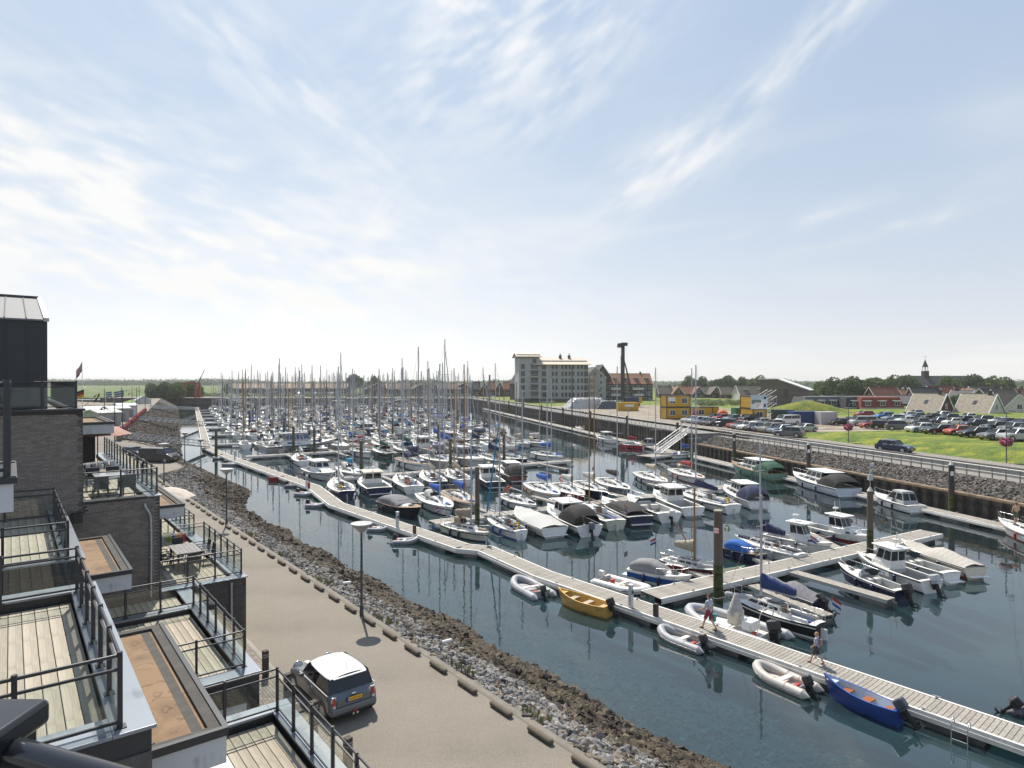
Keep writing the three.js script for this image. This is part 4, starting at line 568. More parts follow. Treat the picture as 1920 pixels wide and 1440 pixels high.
function makeRib({ len = 3.2, tubeM = M([0.36, 0.37, 0.39], 0.55, { map: T.dirt }), motor = BLACK, floorM = M([0.36, 0.35, 0.34], 0.8), console_ = false, tilt = 0.3, stripeM = NAVY } = {}) {
  const root = new THREE.Group(), r = 0.155 + len * 0.02, w = Math.min(1.0, len * 0.2), y = r * 0.75, h = len / 2;
  part('tube', [tube([[-w, y, -h], [-w * 1.02, y, -h * 0.3], [-w, y + 0.02, h * 0.3], [-w * 0.74, y + 0.09, h * 0.68], [-w * 0.3, y + 0.17, h * 0.91], [0, y + 0.19, h * 0.96], [w * 0.3, y + 0.17, h * 0.91], [w * 0.74, y + 0.09, h * 0.68], [w, y + 0.02, h * 0.3], [w * 1.02, y, -h * 0.3], [w, y, -h]], r, 44, 12), ...[-1, 1].map((q) => new THREE.ConeGeometry(r, r * 1.6, 12).rotateX(-Math.PI / 2).translate(q * w, y, -h - r * 0.8))], tubeM, root);
  part('rub_strake', tube([[-w - r, y, -h], [-w * 1.02 - r, y, -h * 0.3], [-w - r, y + 0.02, h * 0.3], [-w * 0.74 - r * 0.8, y + 0.09, h * 0.68 + r * 0.55], [-w * 0.3 - r * 0.5, y + 0.17, h * 0.91 + r * 0.8], [0, y + 0.19, h * 0.96 + r], [w * 0.3 + r * 0.5, y + 0.17, h * 0.91 + r * 0.8], [w * 0.74 + r * 0.8, y + 0.09, h * 0.68 + r * 0.55], [w + r, y + 0.02, h * 0.3], [w * 1.02 + r, y, -h * 0.3], [w + r, y, -h]], 0.022, 44, 5), stripeM, root);
  part('floor', [bx(w * 1.7, 0.03, len * 0.78, 0, y * 0.5, -h * 0.12), bx(w * 1.1, 0.03, len * 0.16, 0, y * 0.55, h * 0.62)], floorM, root); part('transom', rb(w * 1.75, r * 2.1, 0.06, 0.02, 0, y + 0.02, -h * 0.86), M([0.3, 0.3, 0.3], 0.6), root); part('bench_seat', rb(w * 1.9, 0.05, 0.26, 0.02, 0, y + r * 0.6, -h * 0.1), M([0.55, 0.55, 0.54], 0.6), root);
  part('hull_bottom', hullSkin(hullForm(len * 0.9, w * 1.8, y * 0.5, { tr: 0.95, pow: 2.4, bot: -0.2, rake: 0.4 }), 10), GREYHULL, root);
  parts('grab_line', [-1, 1].map((q) => tube(Array.from({ length: 9 }, (_, i) => [q * (w + r * 0.55), y + r * 0.78 - (i % 2 ? 0.05 : 0), -h * 0.7 + i * h * 0.14]), 0.009, 24, 4)), M([0.1, 0.1, 0.12], 0.8), root); parts('tube_seam', [-0.5, 0.05, 0.5].flatMap((s) => [-1, 1].map((q) => new THREE.TorusGeometry(r + 0.003, 0.008, 4, 14).translate(q * w * 1.01, y + 0.005, s * h * 0.8))), M([0.22, 0.23, 0.25], 0.7), root); part('fuel_tank', rb(0.3, 0.2, 0.22, 0.05, w * 0.3, y * 0.5 + 0.13, -h * 0.6), M([0.4, 0.03, 0.02], 0.5), root); part('oar', bar([-w * 0.6, y + r * 0.5, -h * 0.55], [-w * 0.45, y + r * 0.55, h * 0.35], 0.02, 5), WOODMAST, root);
  if (console_) { const c = part('console', rb(0.7, 0.75, 0.6, 0.06, 0, y + 0.5, -h * 0.12), CREAM, root); part('console_cover', [new THREE.LatheGeometry([[0.46, 0], [0.47, 0.3], [0.36, 0.62], [0.2, 0.9], [0.12, 1.08], [0.01, 1.12]].map((q) => new THREE.Vector2(...q)), 7).scale(0.9, 1, 0.75).translate(0, y + 0.62, -h * 0.12)], cloth([0.5, 0.48, 0.46]), c); part('seat_box', rb(0.8, 0.5, 0.6, 0.06, 0, y + 0.35, -h * 0.45), WHITE, root); part('roll_bar', tube([[-0.6, y + 0.2, -h * 0.72], [-0.55, y + 1.35, -h * 0.8], [0.55, y + 1.35, -h * 0.8], [0.6, y + 0.2, -h * 0.72]], 0.025, 20, 6), STEEL, root); }
  if (motor) outboard(root, 0, y + 0.05, -h * 0.9 - 0.1, motor, tilt, len > 4.5 ? 1.25 : 0.8);
  root.userData.len = len; return root;
}
function makeOpen({ len = 5, hull, inside, seat, gun = null, motor = BLACK, tilt = 0.2, free = 0.62, beamK = 0.36 } = {}) {
  const root = new THREE.Group(), B = len * beamK, f = hullForm(len, B, free, { tr: 0.72, full: 0.42, pow: 2.0, bowUp: 0.38, sternUp: 0.06, rake: len * 0.1, bot: -0.22, vee: 0.8 });
  part('hull', hullSkin(f, 20), hull, root); const d = deckGeo(f, { s0: 0.05, s1: 0.94, cw: 0.93, depth: free * 0.8, n: 20, camber: 0, narrow: 0.68 }); part('gunwale', d.deck, gun || hull, root); part('inside', d.well, inside, root); part('rubbing_strake', hullSkin(f, 20, free * 0.82, free * 0.95, 0.02), gun || hull, root);
  for (const s of [0.14, 0.42, 0.68]) part('thwart', rb(f.w(s) * 1.68, 0.05, 0.34, 0.015, 0, f.h(s) - 0.2, f.z(s, free)), seat, root); part('bow_deck', rb(f.w(0.88) * 1.5, 0.04, 0.4, 0.015, 0, f.h(0.9) - 0.1, f.z(0.88, free)), inside, root);
  if (motor) outboard(root, 0, free * 0.75, f.z(0, 0) - 0.2, motor, tilt, 0.9); root.userData.len = len; return root;
}
// put a boat in the scene: bow and stern on the water
function addBoat(root, name, label, category, bow, stern, group) {
  root.name = numbered(name); root.userData = { label, category, ...(group ? { group } : {}) };
  const d = bow.clone().sub(stern); root.position.set((bow.x + stern.x) / 2, 0, (bow.z + stern.z) / 2); root.rotation.y = Math.atan2(d.x, d.z); scene.add(root); return root;
}
// ================= PONTOONS =================
const DY = 0.55, PLANKG = [[0.41, 0.375, 0.325], [0.37, 0.34, 0.3], [0.44, 0.405, 0.355]].map((c) => M(c, 0.85, { map: T.wood })), EDGE = M([0.7, 0.675, 0.63], 0.7, { map: T.dirt });
const norm2 = (v) => { const l = Math.hypot(v.x, v.z); return V3(v.x / l, 0, v.z / l); };
function pontoon(root, pts, width, { each = 0, floatGap = 5.4, plank = 0.19, startPlank = 0, name = 'plank' } = {}) {
  const sides = [], merged = [[], [], []], floats = [], fr = []; let count = 0; const r = rng(Math.round(Math.abs(pts[0].x * 13 + pts[0].z * 7)));
  const nrm = pts.map((p, i) => { const a = i ? norm2(p.clone().sub(pts[i - 1])) : norm2(pts[1].clone().sub(p)), b = i + 1 < pts.length ? norm2(pts[i + 1].clone().sub(p)) : a, t = norm2(a.clone().add(b)), n = V3(-t.z, 0, t.x), k = 1 / Math.max(0.6, n.x * -b.z + n.z * b.x); return n.multiplyScalar(k); });
  const edge = (i, o, y) => pts[i].clone().addScaledVector(nrm[i], o).setY(y);
  for (const q of [-1, 1]) { const A = [], Bq = []; const prof = [[width / 2 - 0.12, DY + 0.03], [width / 2, DY + 0.03], [width / 2 + 0.012, DY - 0.05], [width / 2 + 0.012, DY - 0.3], [width / 2 - 0.03, DY - 0.3]]; sides.push(gridGeo(pts.map((_, i) => prof.map(([o, y]) => edge(i, q * o, y))), { crease: 0.5, flip: q > 0 })); sides.push(gridGeo(pts.map((_, i) => [[width / 2 + 0.013, DY - 0.1], [width / 2 + 0.05, DY - 0.11], [width / 2 + 0.05, DY - 0.18], [width / 2 + 0.013, DY - 0.19]].map(([o, y]) => edge(i, q * o, y))), { crease: 0.5, flip: q > 0 })); }
  part('edge_beam', sides, EDGE, root); part('deck_frame', gridGeo(pts.map((_, i) => [edge(i, -width / 2 + 0.03, DY - 0.06), edge(i, width / 2 - 0.03, DY - 0.06)])), BLACK, root);
  for (let i = 0; i + 1 < pts.length; i++) {
    const a = pts[i], b = pts[i + 1], len = a.distanceTo(b), n = Math.max(1, Math.round(len / plank)), ang = Math.atan2(b.x - a.x, b.z - a.z);
    const g = bx(width - 0.25, 0.035, plank - 0.022);
    for (let k = 0; k < n; k++) { const p = a.clone().lerp(b, (k + 0.5) / n).setY(DY - 0.0), m = (r() * 3) | 0; if (count < each) { const q = part('plank', g, PLANKG[m], root); q.position.copy(p); q.rotation.y = ang; count++; } else { merged[m].push(g.clone().rotateY(ang).translate(p.x, p.y, p.z)); } }
    const nf = Math.max(1, Math.round(len / floatGap)); for (let k = 0; k < nf; k++) { const p = a.clone().lerp(b, (k + 0.5) / nf); part('float', rb(width - 0.12, 0.62, Math.min(3.0, len / nf * 0.6), 0.03).rotateY(ang).translate(p.x, 0.0, p.z), FLOATC, root); }
    const nc = Math.floor(len / 4.2); for (let k = 0; k < nc; k++) for (const q of [-1, 1]) { const p = a.clone().lerp(b, (k + 0.6) / nc), t = norm2(b.clone().sub(a)); p.add(V3(-t.z * q * (width / 2 - 0.1), 0, t.x * q * (width / 2 - 0.1))); fr.push(rb(0.035, 0.035, 0.28, 0.015, 0, 0.07, 0, 1).rotateY(ang).translate(p.x, DY + 0.04, p.z), bx(0.03, 0.08, 0.1).rotateY(ang).translate(p.x, DY + 0.06, p.z)); }
  }
  merged.forEach((l, m) => { if (l.length) { const q = part('planks', l, PLANKG[m], root); q.userData.kind = 'stuff'; } });
  if (fr.length && pts[0].length() < 120) part('mooring_cleats', fr, ALU, root).userData.kind = 'stuff';
}
const WALK = [P(2240, 1492, DY), P(1920, 1382, DY), P(1440, 1218, DY), P(1017, 1076, DY), P(910, 1029, DY), P(867, 1025, DY), P(630, 945, DY), P(587, 912, DY), P(440, 861, DY), P(388, 839, DY), P(380, 808, DY)];
{ const d = norm2(WALK[10].clone().sub(WALK[9])); WALK.push(WALK[10].clone().addScaledVector(d, 172).setY(DY)); }
{
  const w = thing('walkway_pontoon', 'long pale plank walkway zigzagging through the marina from lower right', 'pontoon', [0, 0, 0]);
  pontoon(w, WALK.map((p) => p.clone().setY(0)), 1.62, { each: 240 });
}
const PD = V3(0.862, 0, -0.507), FD = V3(-0.522, 0, -0.853);     // along the piers; along the fingers
const chan = (z) => 44.5 + (z + 55.6) / QZ * QX - 25;             // left side of the fairway
const PIERS = [[P(1232, 1131, 0), 0], [P(802, 992, 0), 0], [P(612, 906, 0), 0], [P(455, 862, 0), 0]];
{ const l0 = WALK[9].clone().setY(0), d = norm2(WALK[10].clone().sub(WALK[9])); for (let k = 0; k < 8; k++) PIERS.push([l0.clone().addScaledVector(d, 6 + 25 * k).setY(0), 0]); }
PIERS.forEach((p, i) => { let s = 10; while (s < 118) { const x = p[0].x + PD.x * s, z = p[0].z + PD.z * s; if (x > chan(z) - (i ? 0 : 1)) break; s += 0.5; } p[1] = i === 0 ? 30.5 : i === 1 ? 42.5 : s; });
function finger(len, at_, dir, parent, w = 0.62) {
  const t = norm2(dir), e = at_.clone().addScaledVector(t, len), a = Math.atan2(t.x, t.z), c = at_.clone().lerp(e, 0.5);
  const f = part('finger_deck', [rb(w, 0.06, len, 0.01).rotateY(a).translate(c.x, DY - 0.06, c.z)], PLANKG[0], parent);
  part('finger_frame', [-1, 1].map((q) => bx(0.05, 0.14, len - 0.05, q * (w / 2 - 0.02), 0, 0).rotateY(a).translate(c.x, DY - 0.16, c.z)), GALV, f); const g = at_.clone().lerp(e, 0.86); part('finger_float', rb(w - 0.02, 0.6, 1.5, 0.02).rotateY(a).translate(g.x, 0.0, g.z), FLOATC, f);
}
function pile(label, pos, h, r, { moss = true, steel = false, cap = false } = {}) {
  const t = thing('mooring_pile', label, 'pile', pos.clone().setY(0), 0, 'mooring piles'); const m = steel ? M([0.07, 0.06, 0.055], 0.7, { map: T.patch }) : M([0.16, 0.13, 0.1], 0.9, { map: retex(T.wood, 2) });
  part('shaft', [cy(r * 0.96, r, h - 1.2, 14, 0, 1.2, 0)], m, t); if (moss) part('weed_coat', [cy(r * 1.02, r * 1.06, 3.2, 14, 0, -1.0, 0)], M([0.10, 0.115, 0.035], 0.95, { map: retex(T.patch, 1.2) }), t); else part('foot', cy(r, r, 2.4, 14, 0, -1.0, 0), m, t);
  part('cap', [cy(cap ? 0.02 : r * 0.9, r * 1.0, cap ? r * 1.6 : 0.06, 14, 0, h, 0)], cap ? M([0.5, 0.5, 0.45], 0.7) : M([0.3, 0.28, 0.2], 0.9), t); return t;
}
PIERS.forEach(([p, len], i) => {
  const t = thing('pier_pontoon', ['nearest plank side pier carrying the large mossy pile', 'second plank side pier from the viewer behind the open mirror of water', 'third plank side pier from the viewer', 'fourth plank side pier, next to the long grey yacht'][i] || `${ordinal(i)} plank side pier counted from the viewer among the far masts`, 'pontoon', [0, 0, 0], 0, 'side piers');
  pontoon(t, [p.clone().addScaledVector(PD, i ? 0.4 : -0.5), p.clone().addScaledVector(PD, len)], i ? 1.5 : 1.75, { each: i === 0 ? 60 : 0, plank: i === 0 ? 0.2 : 0.4 });
  const e = i === 0 ? null : 8.4; if (e) for (let s = 7; s < len - 2; s += e) for (const q of [-1, 1]) finger(i < 2 ? 6.2 : 7, p.clone().addScaledVector(PD, s).addScaledVector(FD, q * 0.7), FD.clone().multiplyScalar(q), t);
  if (i === 0) { finger(6.3, P(1488, 1086, 0), P(1640, 1131, 0).sub(P(1488, 1086, 0)), t, 0.85); finger(5.6, P(1412, 1112, 0), P(1537, 1165, 0).sub(P(1412, 1112, 0)), t, 0.8); finger(6, P(1345, 1106, 0), P(1272, 1068, 0).sub(P(1345, 1106, 0)), t, 0.9); finger(6, P(1455, 1076, 0), P(1385, 1040, 0).sub(P(1455, 1076, 0)), t, 0.85); finger(6.5, P(1580, 1045, 0), P(1505, 1005, 0).sub(P(1580, 1045, 0)), t, 0.85); finger(6.4, P(1620, 1056, 0), P(1740, 1103, 0).sub(P(1620, 1056, 0)), t, 0.85); }
  if (i > 1) for (let s = 12 + (i % 3) * 3; s < len; s += 24) pile(`dark mooring pile, ${ordinal(Math.floor(s / 24))} along the ${ordinal(i)} side pier`, p.clone().addScaledVector(PD, s).addScaledVector(FD, 1.1), 4.6 + 0.4 * hash(i, s | 0), 0.22, { steel: i > 4 });
});
{ // piles that stand out
  const big = pile('thick mossy timber pile with small red lettered plate, on the nearest pier', P(1347, 1112, 0.5), 5.35, 0.27);
  const cv = document.createElement('canvas'); cv.width = cv.height = 64; const cx = cv.getContext('2d'); cx.fillStyle = '#e8e4e0'; cx.fillRect(0, 0, 64, 64); cx.strokeStyle = '#c22'; cx.lineWidth = 5; cx.strokeRect(3, 3, 58, 58); cx.fillStyle = '#c01818'; cx.font = 'bold 36px sans-serif'; cx.textAlign = 'center'; cx.textBaseline = 'middle'; cx.fillText('OR', 32, 34);
  const ct = new THREE.CanvasTexture(cv); ct.colorSpace = THREE.SRGBColorSpace;
  const sg = new THREE.PlaneGeometry(0.34, 0.34); sg.userData.uvDone = true; const s = part('number_plate', sg, new THREE.MeshStandardMaterial({ map: ct, roughness: 0.5 }), big); s.position.set(-0.2, 4.25, 0.24); s.rotation.y = -0.55;
  const p2 = pile('tall weathered pile carrying a white sensor box, at the end of the nearest pier', P(1632, 1036, 0.5), 5.0, 0.22, { cap: true }); part('sensor_pole', [bar([0, 5, 0], [0, 7.2, 0], 0.025, 6), bx(0.3, 0.4, 0.25, 0, 6.0, 0), bx(0.2, 0.2, 0.2, 0.15, 6.9, 0)], GALV, p2);
  pile('weedy timber pile on the second pier beside the blue furled sail', P(895, 980, 0.5), 5.4, 0.21); pile('weedy timber pile right of the turquoise sail covers', P(945, 872, 0.5), 5.2, 0.22); pile('weedy timber pile by the white cabin cruiser', P(677, 893, 0.5), 5.2, 0.22); pile('timber pile standing before the long grey motor yacht', P(550, 850, 0.5), 5.2, 0.24); pile('timber pile at the bend of the walkway', P(405, 856, 0.5), 5.1, 0.24); pile('dark pile at the far side of the fairway before the gangway', P(1297, 868, 0.3), 5.0, 0.25);
  const PED = M([0.62, 0.63, 0.63], 0.4, { metalness: 0.2, map: T.dirt });
  [['tall white service pedestal on the walkway near the yellow boat', 1183, 1140, 1.25], ['tall white service pedestal on the walkway beside the black tender', 745, 990, 1.35], ['white service pedestal on the walkway by the white cabin cruiser', 575, 912, 1.3], ['white service pedestal on the far walkway bend', 440, 862, 1.4]].forEach(([l, x, y, h]) => { const t = thing('service_pedestal', l, 'pedestal', P(x, y, DY), 0.7, 'white service pedestals'); part('column', rb(0.22, h, 0.22, 0.04, 0, h / 2, 0), PED, t); part('lid', rb(0.26, 0.05, 0.26, 0.02, 0, h + 0.02, 0), WHITE, t); part('socket_panel', bx(0.14, 0.22, 0.01, 0, h * 0.7, 0.116), BLACK, t); });
  [['short dark wooden post on the walkway near the walking man', 1230, 1157, 0.7], ['short brown post on the walkway beside the black tender', 777, 1001, 0.7], ['short red post on the walkway by the white cabin cruiser', 579, 916, 0.75]].forEach(([l, x, y, h], i) => { const t = thing('walkway_post', l, 'post', P(x, y, DY), 0.7, 'short walkway posts'); const m = [M([0.07, 0.055, 0.05], 0.8, { map: T.wood }), M([0.16, 0.07, 0.05], 0.8, { map: T.wood }), M([0.3, 0.04, 0.03], 0.6)][i]; part('post', [rb(0.22, h, 0.22, 0.015, 0, h / 2, 0)], m, t); part('slot', bx(0.05, h * 0.7, 0.226, 0, h * 0.5, 0), BLACK, t); });
  const ld = thing('swim_ladder', 'metal ladder hanging from the walkway edge into the water', 'ladder', P(1806, 1364, DY), Math.atan2(WALK[1].x - WALK[2].x, WALK[1].z - WALK[2].z) + Math.PI / 2); part('rail', [-0.25, 0.25].map((x) => tube([[x, 0.02, 0.05], [x, 0.3, -0.1], [x, 0.2, -0.28], [x, -1.4, -0.3]], 0.02, 14, 6)), STEEL, ld); for (let k = 0; k < 4; k++) part('rung', bar([-0.25, -0.1 - k * 0.32, -0.29], [0.25, -0.1 - k * 0.32, -0.29], 0.018, 6), STEEL, ld);
}
// ================= THE BOATS ONE CAN TELL APART =================
const B_ = (o, kind) => { const bow = P(o[1][0], o[1][1], 0), st = P(o[2][0], o[2][1], 0); return [bow, st, bow.distanceTo(st)]; };
const hero = (make, name, label, cat, bowPx, sternPx, opts = {}, group) => { const bow = P(bowPx[0], bowPx[1], 0), st = P(sternPx[0], sternPx[1], 0); const cap = opts.cap || 99, nl = bow.distanceTo(st); if (nl > cap) { if (bowPx[1] > sternPx[1]) st.sub(bow).multiplyScalar(cap / nl).add(bow); else bow.sub(st).multiplyScalar(cap / nl).add(st); } const b = make({ len: Math.min(nl, cap), near: 1, ...opts }); return addBoat(b, name, label, cat, bow, st, group); };
const NAVYC = [0.015, 0.025, 0.09], BLUEC = [0.02, 0.12, 0.5], TURQ = [0.0, 0.25, 0.52], BEIGE = [0.42, 0.34, 0.26], GREYC = [0.2, 0.2, 0.22], REDC = [0.35, 0.02, 0.03], BLACKC = [0.018, 0.018, 0.02], WHITEC = [0.6, 0.6, 0.58], CREAMC = [0.5, 0.44, 0.33], GREENC = [0.02, 0.1, 0.06];
const YELLOW = gel([0.6, 0.36, 0.09], 0.4);
// dinghies along the outside of the walkway
hero(makeRib, 'inflatable_dinghy', 'grey inflatable dinghy with red bag and tilted motor, ahead of the yellow boat', 'dinghy', [968, 1094], [1020, 1123]);
const yb = hero(makeOpen, 'rowing_boat', 'yellow open rowing boat moored on the near side of the walkway', 'boat', [1046, 1128], [1142, 1158], { hull: YELLOW, inside: YELLOW, seat: M([0.55, 0.47, 0.35], 0.7, { map: T.wood }), tilt: 0.5 });
hero(makeRib, 'inflatable_dinghy', 'grey inflatable with white bench and dark outboard, below the walking man', 'dinghy', [1240, 1190], [1322, 1221], { tilt: 0.4, stripeM: NAVY });
hero(makeRib, 'inflatable_dinghy', 'long cream inflatable dinghy just ahead of the blue rowing boat', 'dinghy', [1420, 1260], [1520, 1304], { tubeM: M([0.5, 0.47, 0.43], 0.55, { map: T.dirt }), tilt: 0.5, floorM: M([0.5, 0.42, 0.38], 0.8) });
hero(makeOpen, 'rowing_boat', 'blue open boat with pale inside, orange thwarts and grey outboard', 'boat', [1545, 1300], [1690, 1363], { hull: gel([0.015, 0.05, 0.24], 0.3), inside: gel([0.5, 0.58, 0.68], 0.5), seat: M([0.42, 0.12, 0.03], 0.5, { map: T.wood }), gun: gel([0.02, 0.07, 0.3], 0.3), motor: M([0.06, 0.07, 0.09], 0.4), tilt: 0.75, beamK: 0.33 });
hero(makeRib, 'inflatable_dinghy', 'light grey inflatable with raised motor, nearest the hump of the walkway', 'dinghy', [783, 1018], [738, 1019], { tilt: 0.6 }); hero(makeRib, 'inflatable_dinghy', 'light grey inflatable directly above the near street lamp head', 'dinghy', [728, 996], [693, 995], { tilt: 0.4 });
hero(makeRib, 'inflatable_dinghy', 'pale inflatable below the bend of the walkway, nearest the bend', 'dinghy', [608, 951], [577, 950], { tilt: 0.3 }); hero(makeRib, 'inflatable_dinghy', 'pale blue edged inflatable second from the walkway bend', 'dinghy', [589, 930], [558, 928], { tilt: 0.3 }); hero(makeRib, 'inflatable_dinghy', 'dark grey inflatable between the red boat and the pale ones', 'dinghy', [570, 913], [538, 913], { tubeM: M([0.14, 0.15, 0.18], 0.6) });
hero(makeOpen, 'rowing_boat', 'small red rowing boat on the outside of the walkway', 'boat', [533, 902], [504, 902], { hull: REDHULL, inside: gel([0.4, 0.36, 0.33]), seat: TEAK, motor: null, free: 0.5 }); hero(makeRib, 'inflatable_dinghy', 'grey inflatable far along the walkway, left of the red boat', 'dinghy', [450, 873], [422, 872], { tilt: 0.2 }); hero(makeRib, 'inflatable_dinghy', 'white inflatable at the foot of the bend pile', 'dinghy', [401, 862], [415, 859], { tubeM: WHITE });
hero(makeRib, 'inflatable_dinghy', 'dark inflatable with covered motor nudging in at the lower right edge', 'dinghy', [1935, 1345], [1900, 1340], { tubeM: M([0.05, 0.05, 0.06], 0.6), tilt: 0.8 });
// inside the walkway, left of the nearest pier
hero(makeRib, 'inflatable_dinghy', 'white rigid inflatable with pale console and white motor beside the walkway', 'dinghy', [1216, 1117], [1128, 1092], { tubeM: WHITE, console_: false, floorM: CREAM, motor: M([0.6, 0.58, 0.54], 0.4), tilt: 0.1 });
hero(makeMotor, 'speedboat', 'white and blue speedboat under a grey canvas cockpit cover', 'speedboat', [1298, 1108], [1183, 1083], { style: 'speed', hull: WHITE, band: [gel([0.02, 0.09, 0.33], 0.25), 0.25, 0.78], stripe: WHITE, canopy: [0.27, 0.27, 0.28] });
hero(makeSail, 'sailing_boat', 'black hulled sailing boat with wooden mast and beige furled sail', 'sailing boat', [1345, 1093], [1243, 1066], { hull: BLACKHULL, stripe: REDHULL, mastM: WOODMAST, coverC: CREAMC, tall: 1.15, boomUp: 1.7, windows: GLASSDARK });
hero(makeOpen, 'rowing_boat', 'small green edged open boat under the mossy pile', 'boat', [1398, 1079], [1352, 1084], { hull: gel([0.02, 0.16, 0.08]), inside: CREAM, seat: TEAK, motor: null, free: 0.5 });
hero(makeMotor, 'motorboat', 'small dark motorboat under a bright blue canvas tent', 'motorboat', [1440, 1064], [1362, 1042], { style: 'speed', hull: NAVY, canvas: null, canopy: [0.02, 0.14, 0.5], teak: true });
hero(makeSail, 'sailing_boat', 'white sailing boat with mahogany cockpit and blue boom cover', 'sailing boat', [1378, 1024], [1505, 1060], { hull: WHITE, stripe: GREYHULL, coverC: NAVYC, wellM: TEAK, tall: 1.2, cover: true });
hero(makeMotor, 'pilot_boat', 'white pilothouse fishing boat with radar mast, left of the red striped one', 'motorboat', [1562, 1044], [1440, 1017], { style: 'pilot', stripe: GREYHULL });
hero(makeMotor, 'pilot_boat', 'white pilothouse boat with dark red hull band near the tall sensor pile', 'motorboat', [1634, 1030], [1518, 1000], { style: 'pilot', hull: WHITE, band: [gel([0.2, 0.02, 0.03]), 0.1, 0.55], stripe: WHITE });
// right of the nearest pier
hero(makeRib, 'rigid_inflatable', 'long grey rigid inflatable with covered console behind the walking man', 'rigid inflatable', [1292, 1152], [1458, 1208], { console_: true, tubeM: M([0.4, 0.41, 0.43], 0.55, { map: T.dirt }), floorM: M([0.55, 0.54, 0.52], 0.7) });
hero(makeSail, 'sailing_boat', 'low black hulled open day sailer with blue rolled boom', 'sailing boat', [1362, 1138], [1540, 1198], { hull: BLACKHULL, stripe: WHITE, coverC: [0.02, 0.05, 0.18], tall: 1.0, tr: 0.6, fenders: false });
hero(makeMotor, 'speedboat', 'speedboat wholly wrapped in grey canvas with black tilted outboard', 'speedboat', [1427, 1107], [1540, 1152], { style: 'open', canvas: [0.2, 0.2, 0.225], hull: NAVY, motor: BLACK, tilt: 0.9 });
hero(makeMotor, 'speedboat', 'navy hulled open motorboat with cream deck and large black outboard', 'speedboat', [1572, 1083], [1696, 1131], { style: 'speed', hull: NAVY, stripe: WHITE, motor: BLACK, tilt: 0.4, beamK: 0.3 });
const regBoat = hero(makeMotor, 'pilot_boat', 'white pilothouse boat with silver grey outboard, beside the navy motorboat', 'motorboat', [1607, 1062], [1748, 1113], { style: 'pilot', motor: M([0.4, 0.42, 0.44], 0.4), tilt: 0.35 });
hero(makeMotor, 'motorboat', 'open grey cockpit motorboat with bent rail frame, second from the pier end', 'motorboat', [1642, 1050], [1786, 1097], { style: 'speed', stripe: GREYHULL, beamK: 0.28 });
hero(makeMotor, 'speedboat', 'cream covered speedboat with red bottom, outermost on the nearest pier', 'speedboat', [1690, 1038], [1830, 1087], { style: 'open', hull: CREAM, band: [gel([0.26, 0.02, 0.04]), 0.05, 0.5], canvas: [0.55, 0.51, 0.46], beamK: 0.3 });
// second pier, viewer's side: bows to the pier
const S2 = (l, b, s, o) => hero(makeSail, 'sailing_boat', l, 'sailing boat', b, s, { cap: 9.8, ...o }), M2 = (l, b, s, o, n = 'motorboat') => hero(makeMotor, n, l, 'motorboat', b, s, { cap: 8.8, ...o });
hero(makeSail, 'sailing_boat', 'cream sailing boat with tan sprayhood and brown furled sail beside the walkway', 'sailing boat', [918, 1019], [835, 997], { hull: gel([0.6, 0.57, 0.48]), stripe: NAVY, coverC: BEIGE, hoodC: [0.45, 0.32, 0.2], tall: 1.35 });
S2('round sterned white sailing boat with blue hull panel and bright blue furled jib', [912, 984], [978, 1013], { stripe: BLUEHULL, genoa: TURQ, cover: false, tr: 0.6, tall: 1.4, wellM: gel([0.02, 0.08, 0.3]) });
M2('white covered sports boat with grey striped lid on the second pier', [968, 973], [1040, 1009], { style: 'open', canvas: WHITEC, beamK: 0.36 }, 'speedboat'); M2('navy and white cabin boat with black canvas cockpit and grey outboard', [1015, 962], [1106, 1007], { style: 'pilot', stripe: NAVY, band: [NAVY, 0.05, 0.5], canopy: BLACKC, motor: M([0.1, 0.12, 0.16], 0.4), tilt: 0.1 });
S2('pale green decked small sailing boat with wooden mast and red lifebuoy', [1076, 956], [1155, 995], { hull: gel([0.5, 0.52, 0.42]), mastM: WOODMAST, cover: false, tall: 1.3 }); M2('navy tender with black cockpit cover and cream rail on the second pier', [1130, 953], [1202, 988], { style: 'speed', hull: NAVY, canopy: BLACKC, stripe: CREAM });
M2('white motorboat with beige folded hood and white outboard on the second pier', [1166, 943], [1256, 981], { style: 'speed', motor: WHITE, canopy: null }); M2('white cabin motorboat with tall wheelhouse on the second pier', [1210, 932], [1300, 970], { style: 'pilot' }); S2('white sailing boat with navy boom cover near the end of the second pier', [1262, 932], [1375, 964], { coverC: NAVYC }); M2('white cruiser with navy stern canopy at the outer end of the second pier', [1345, 922], [1424, 957], { style: 'cruiser', canopy: NAVYC });
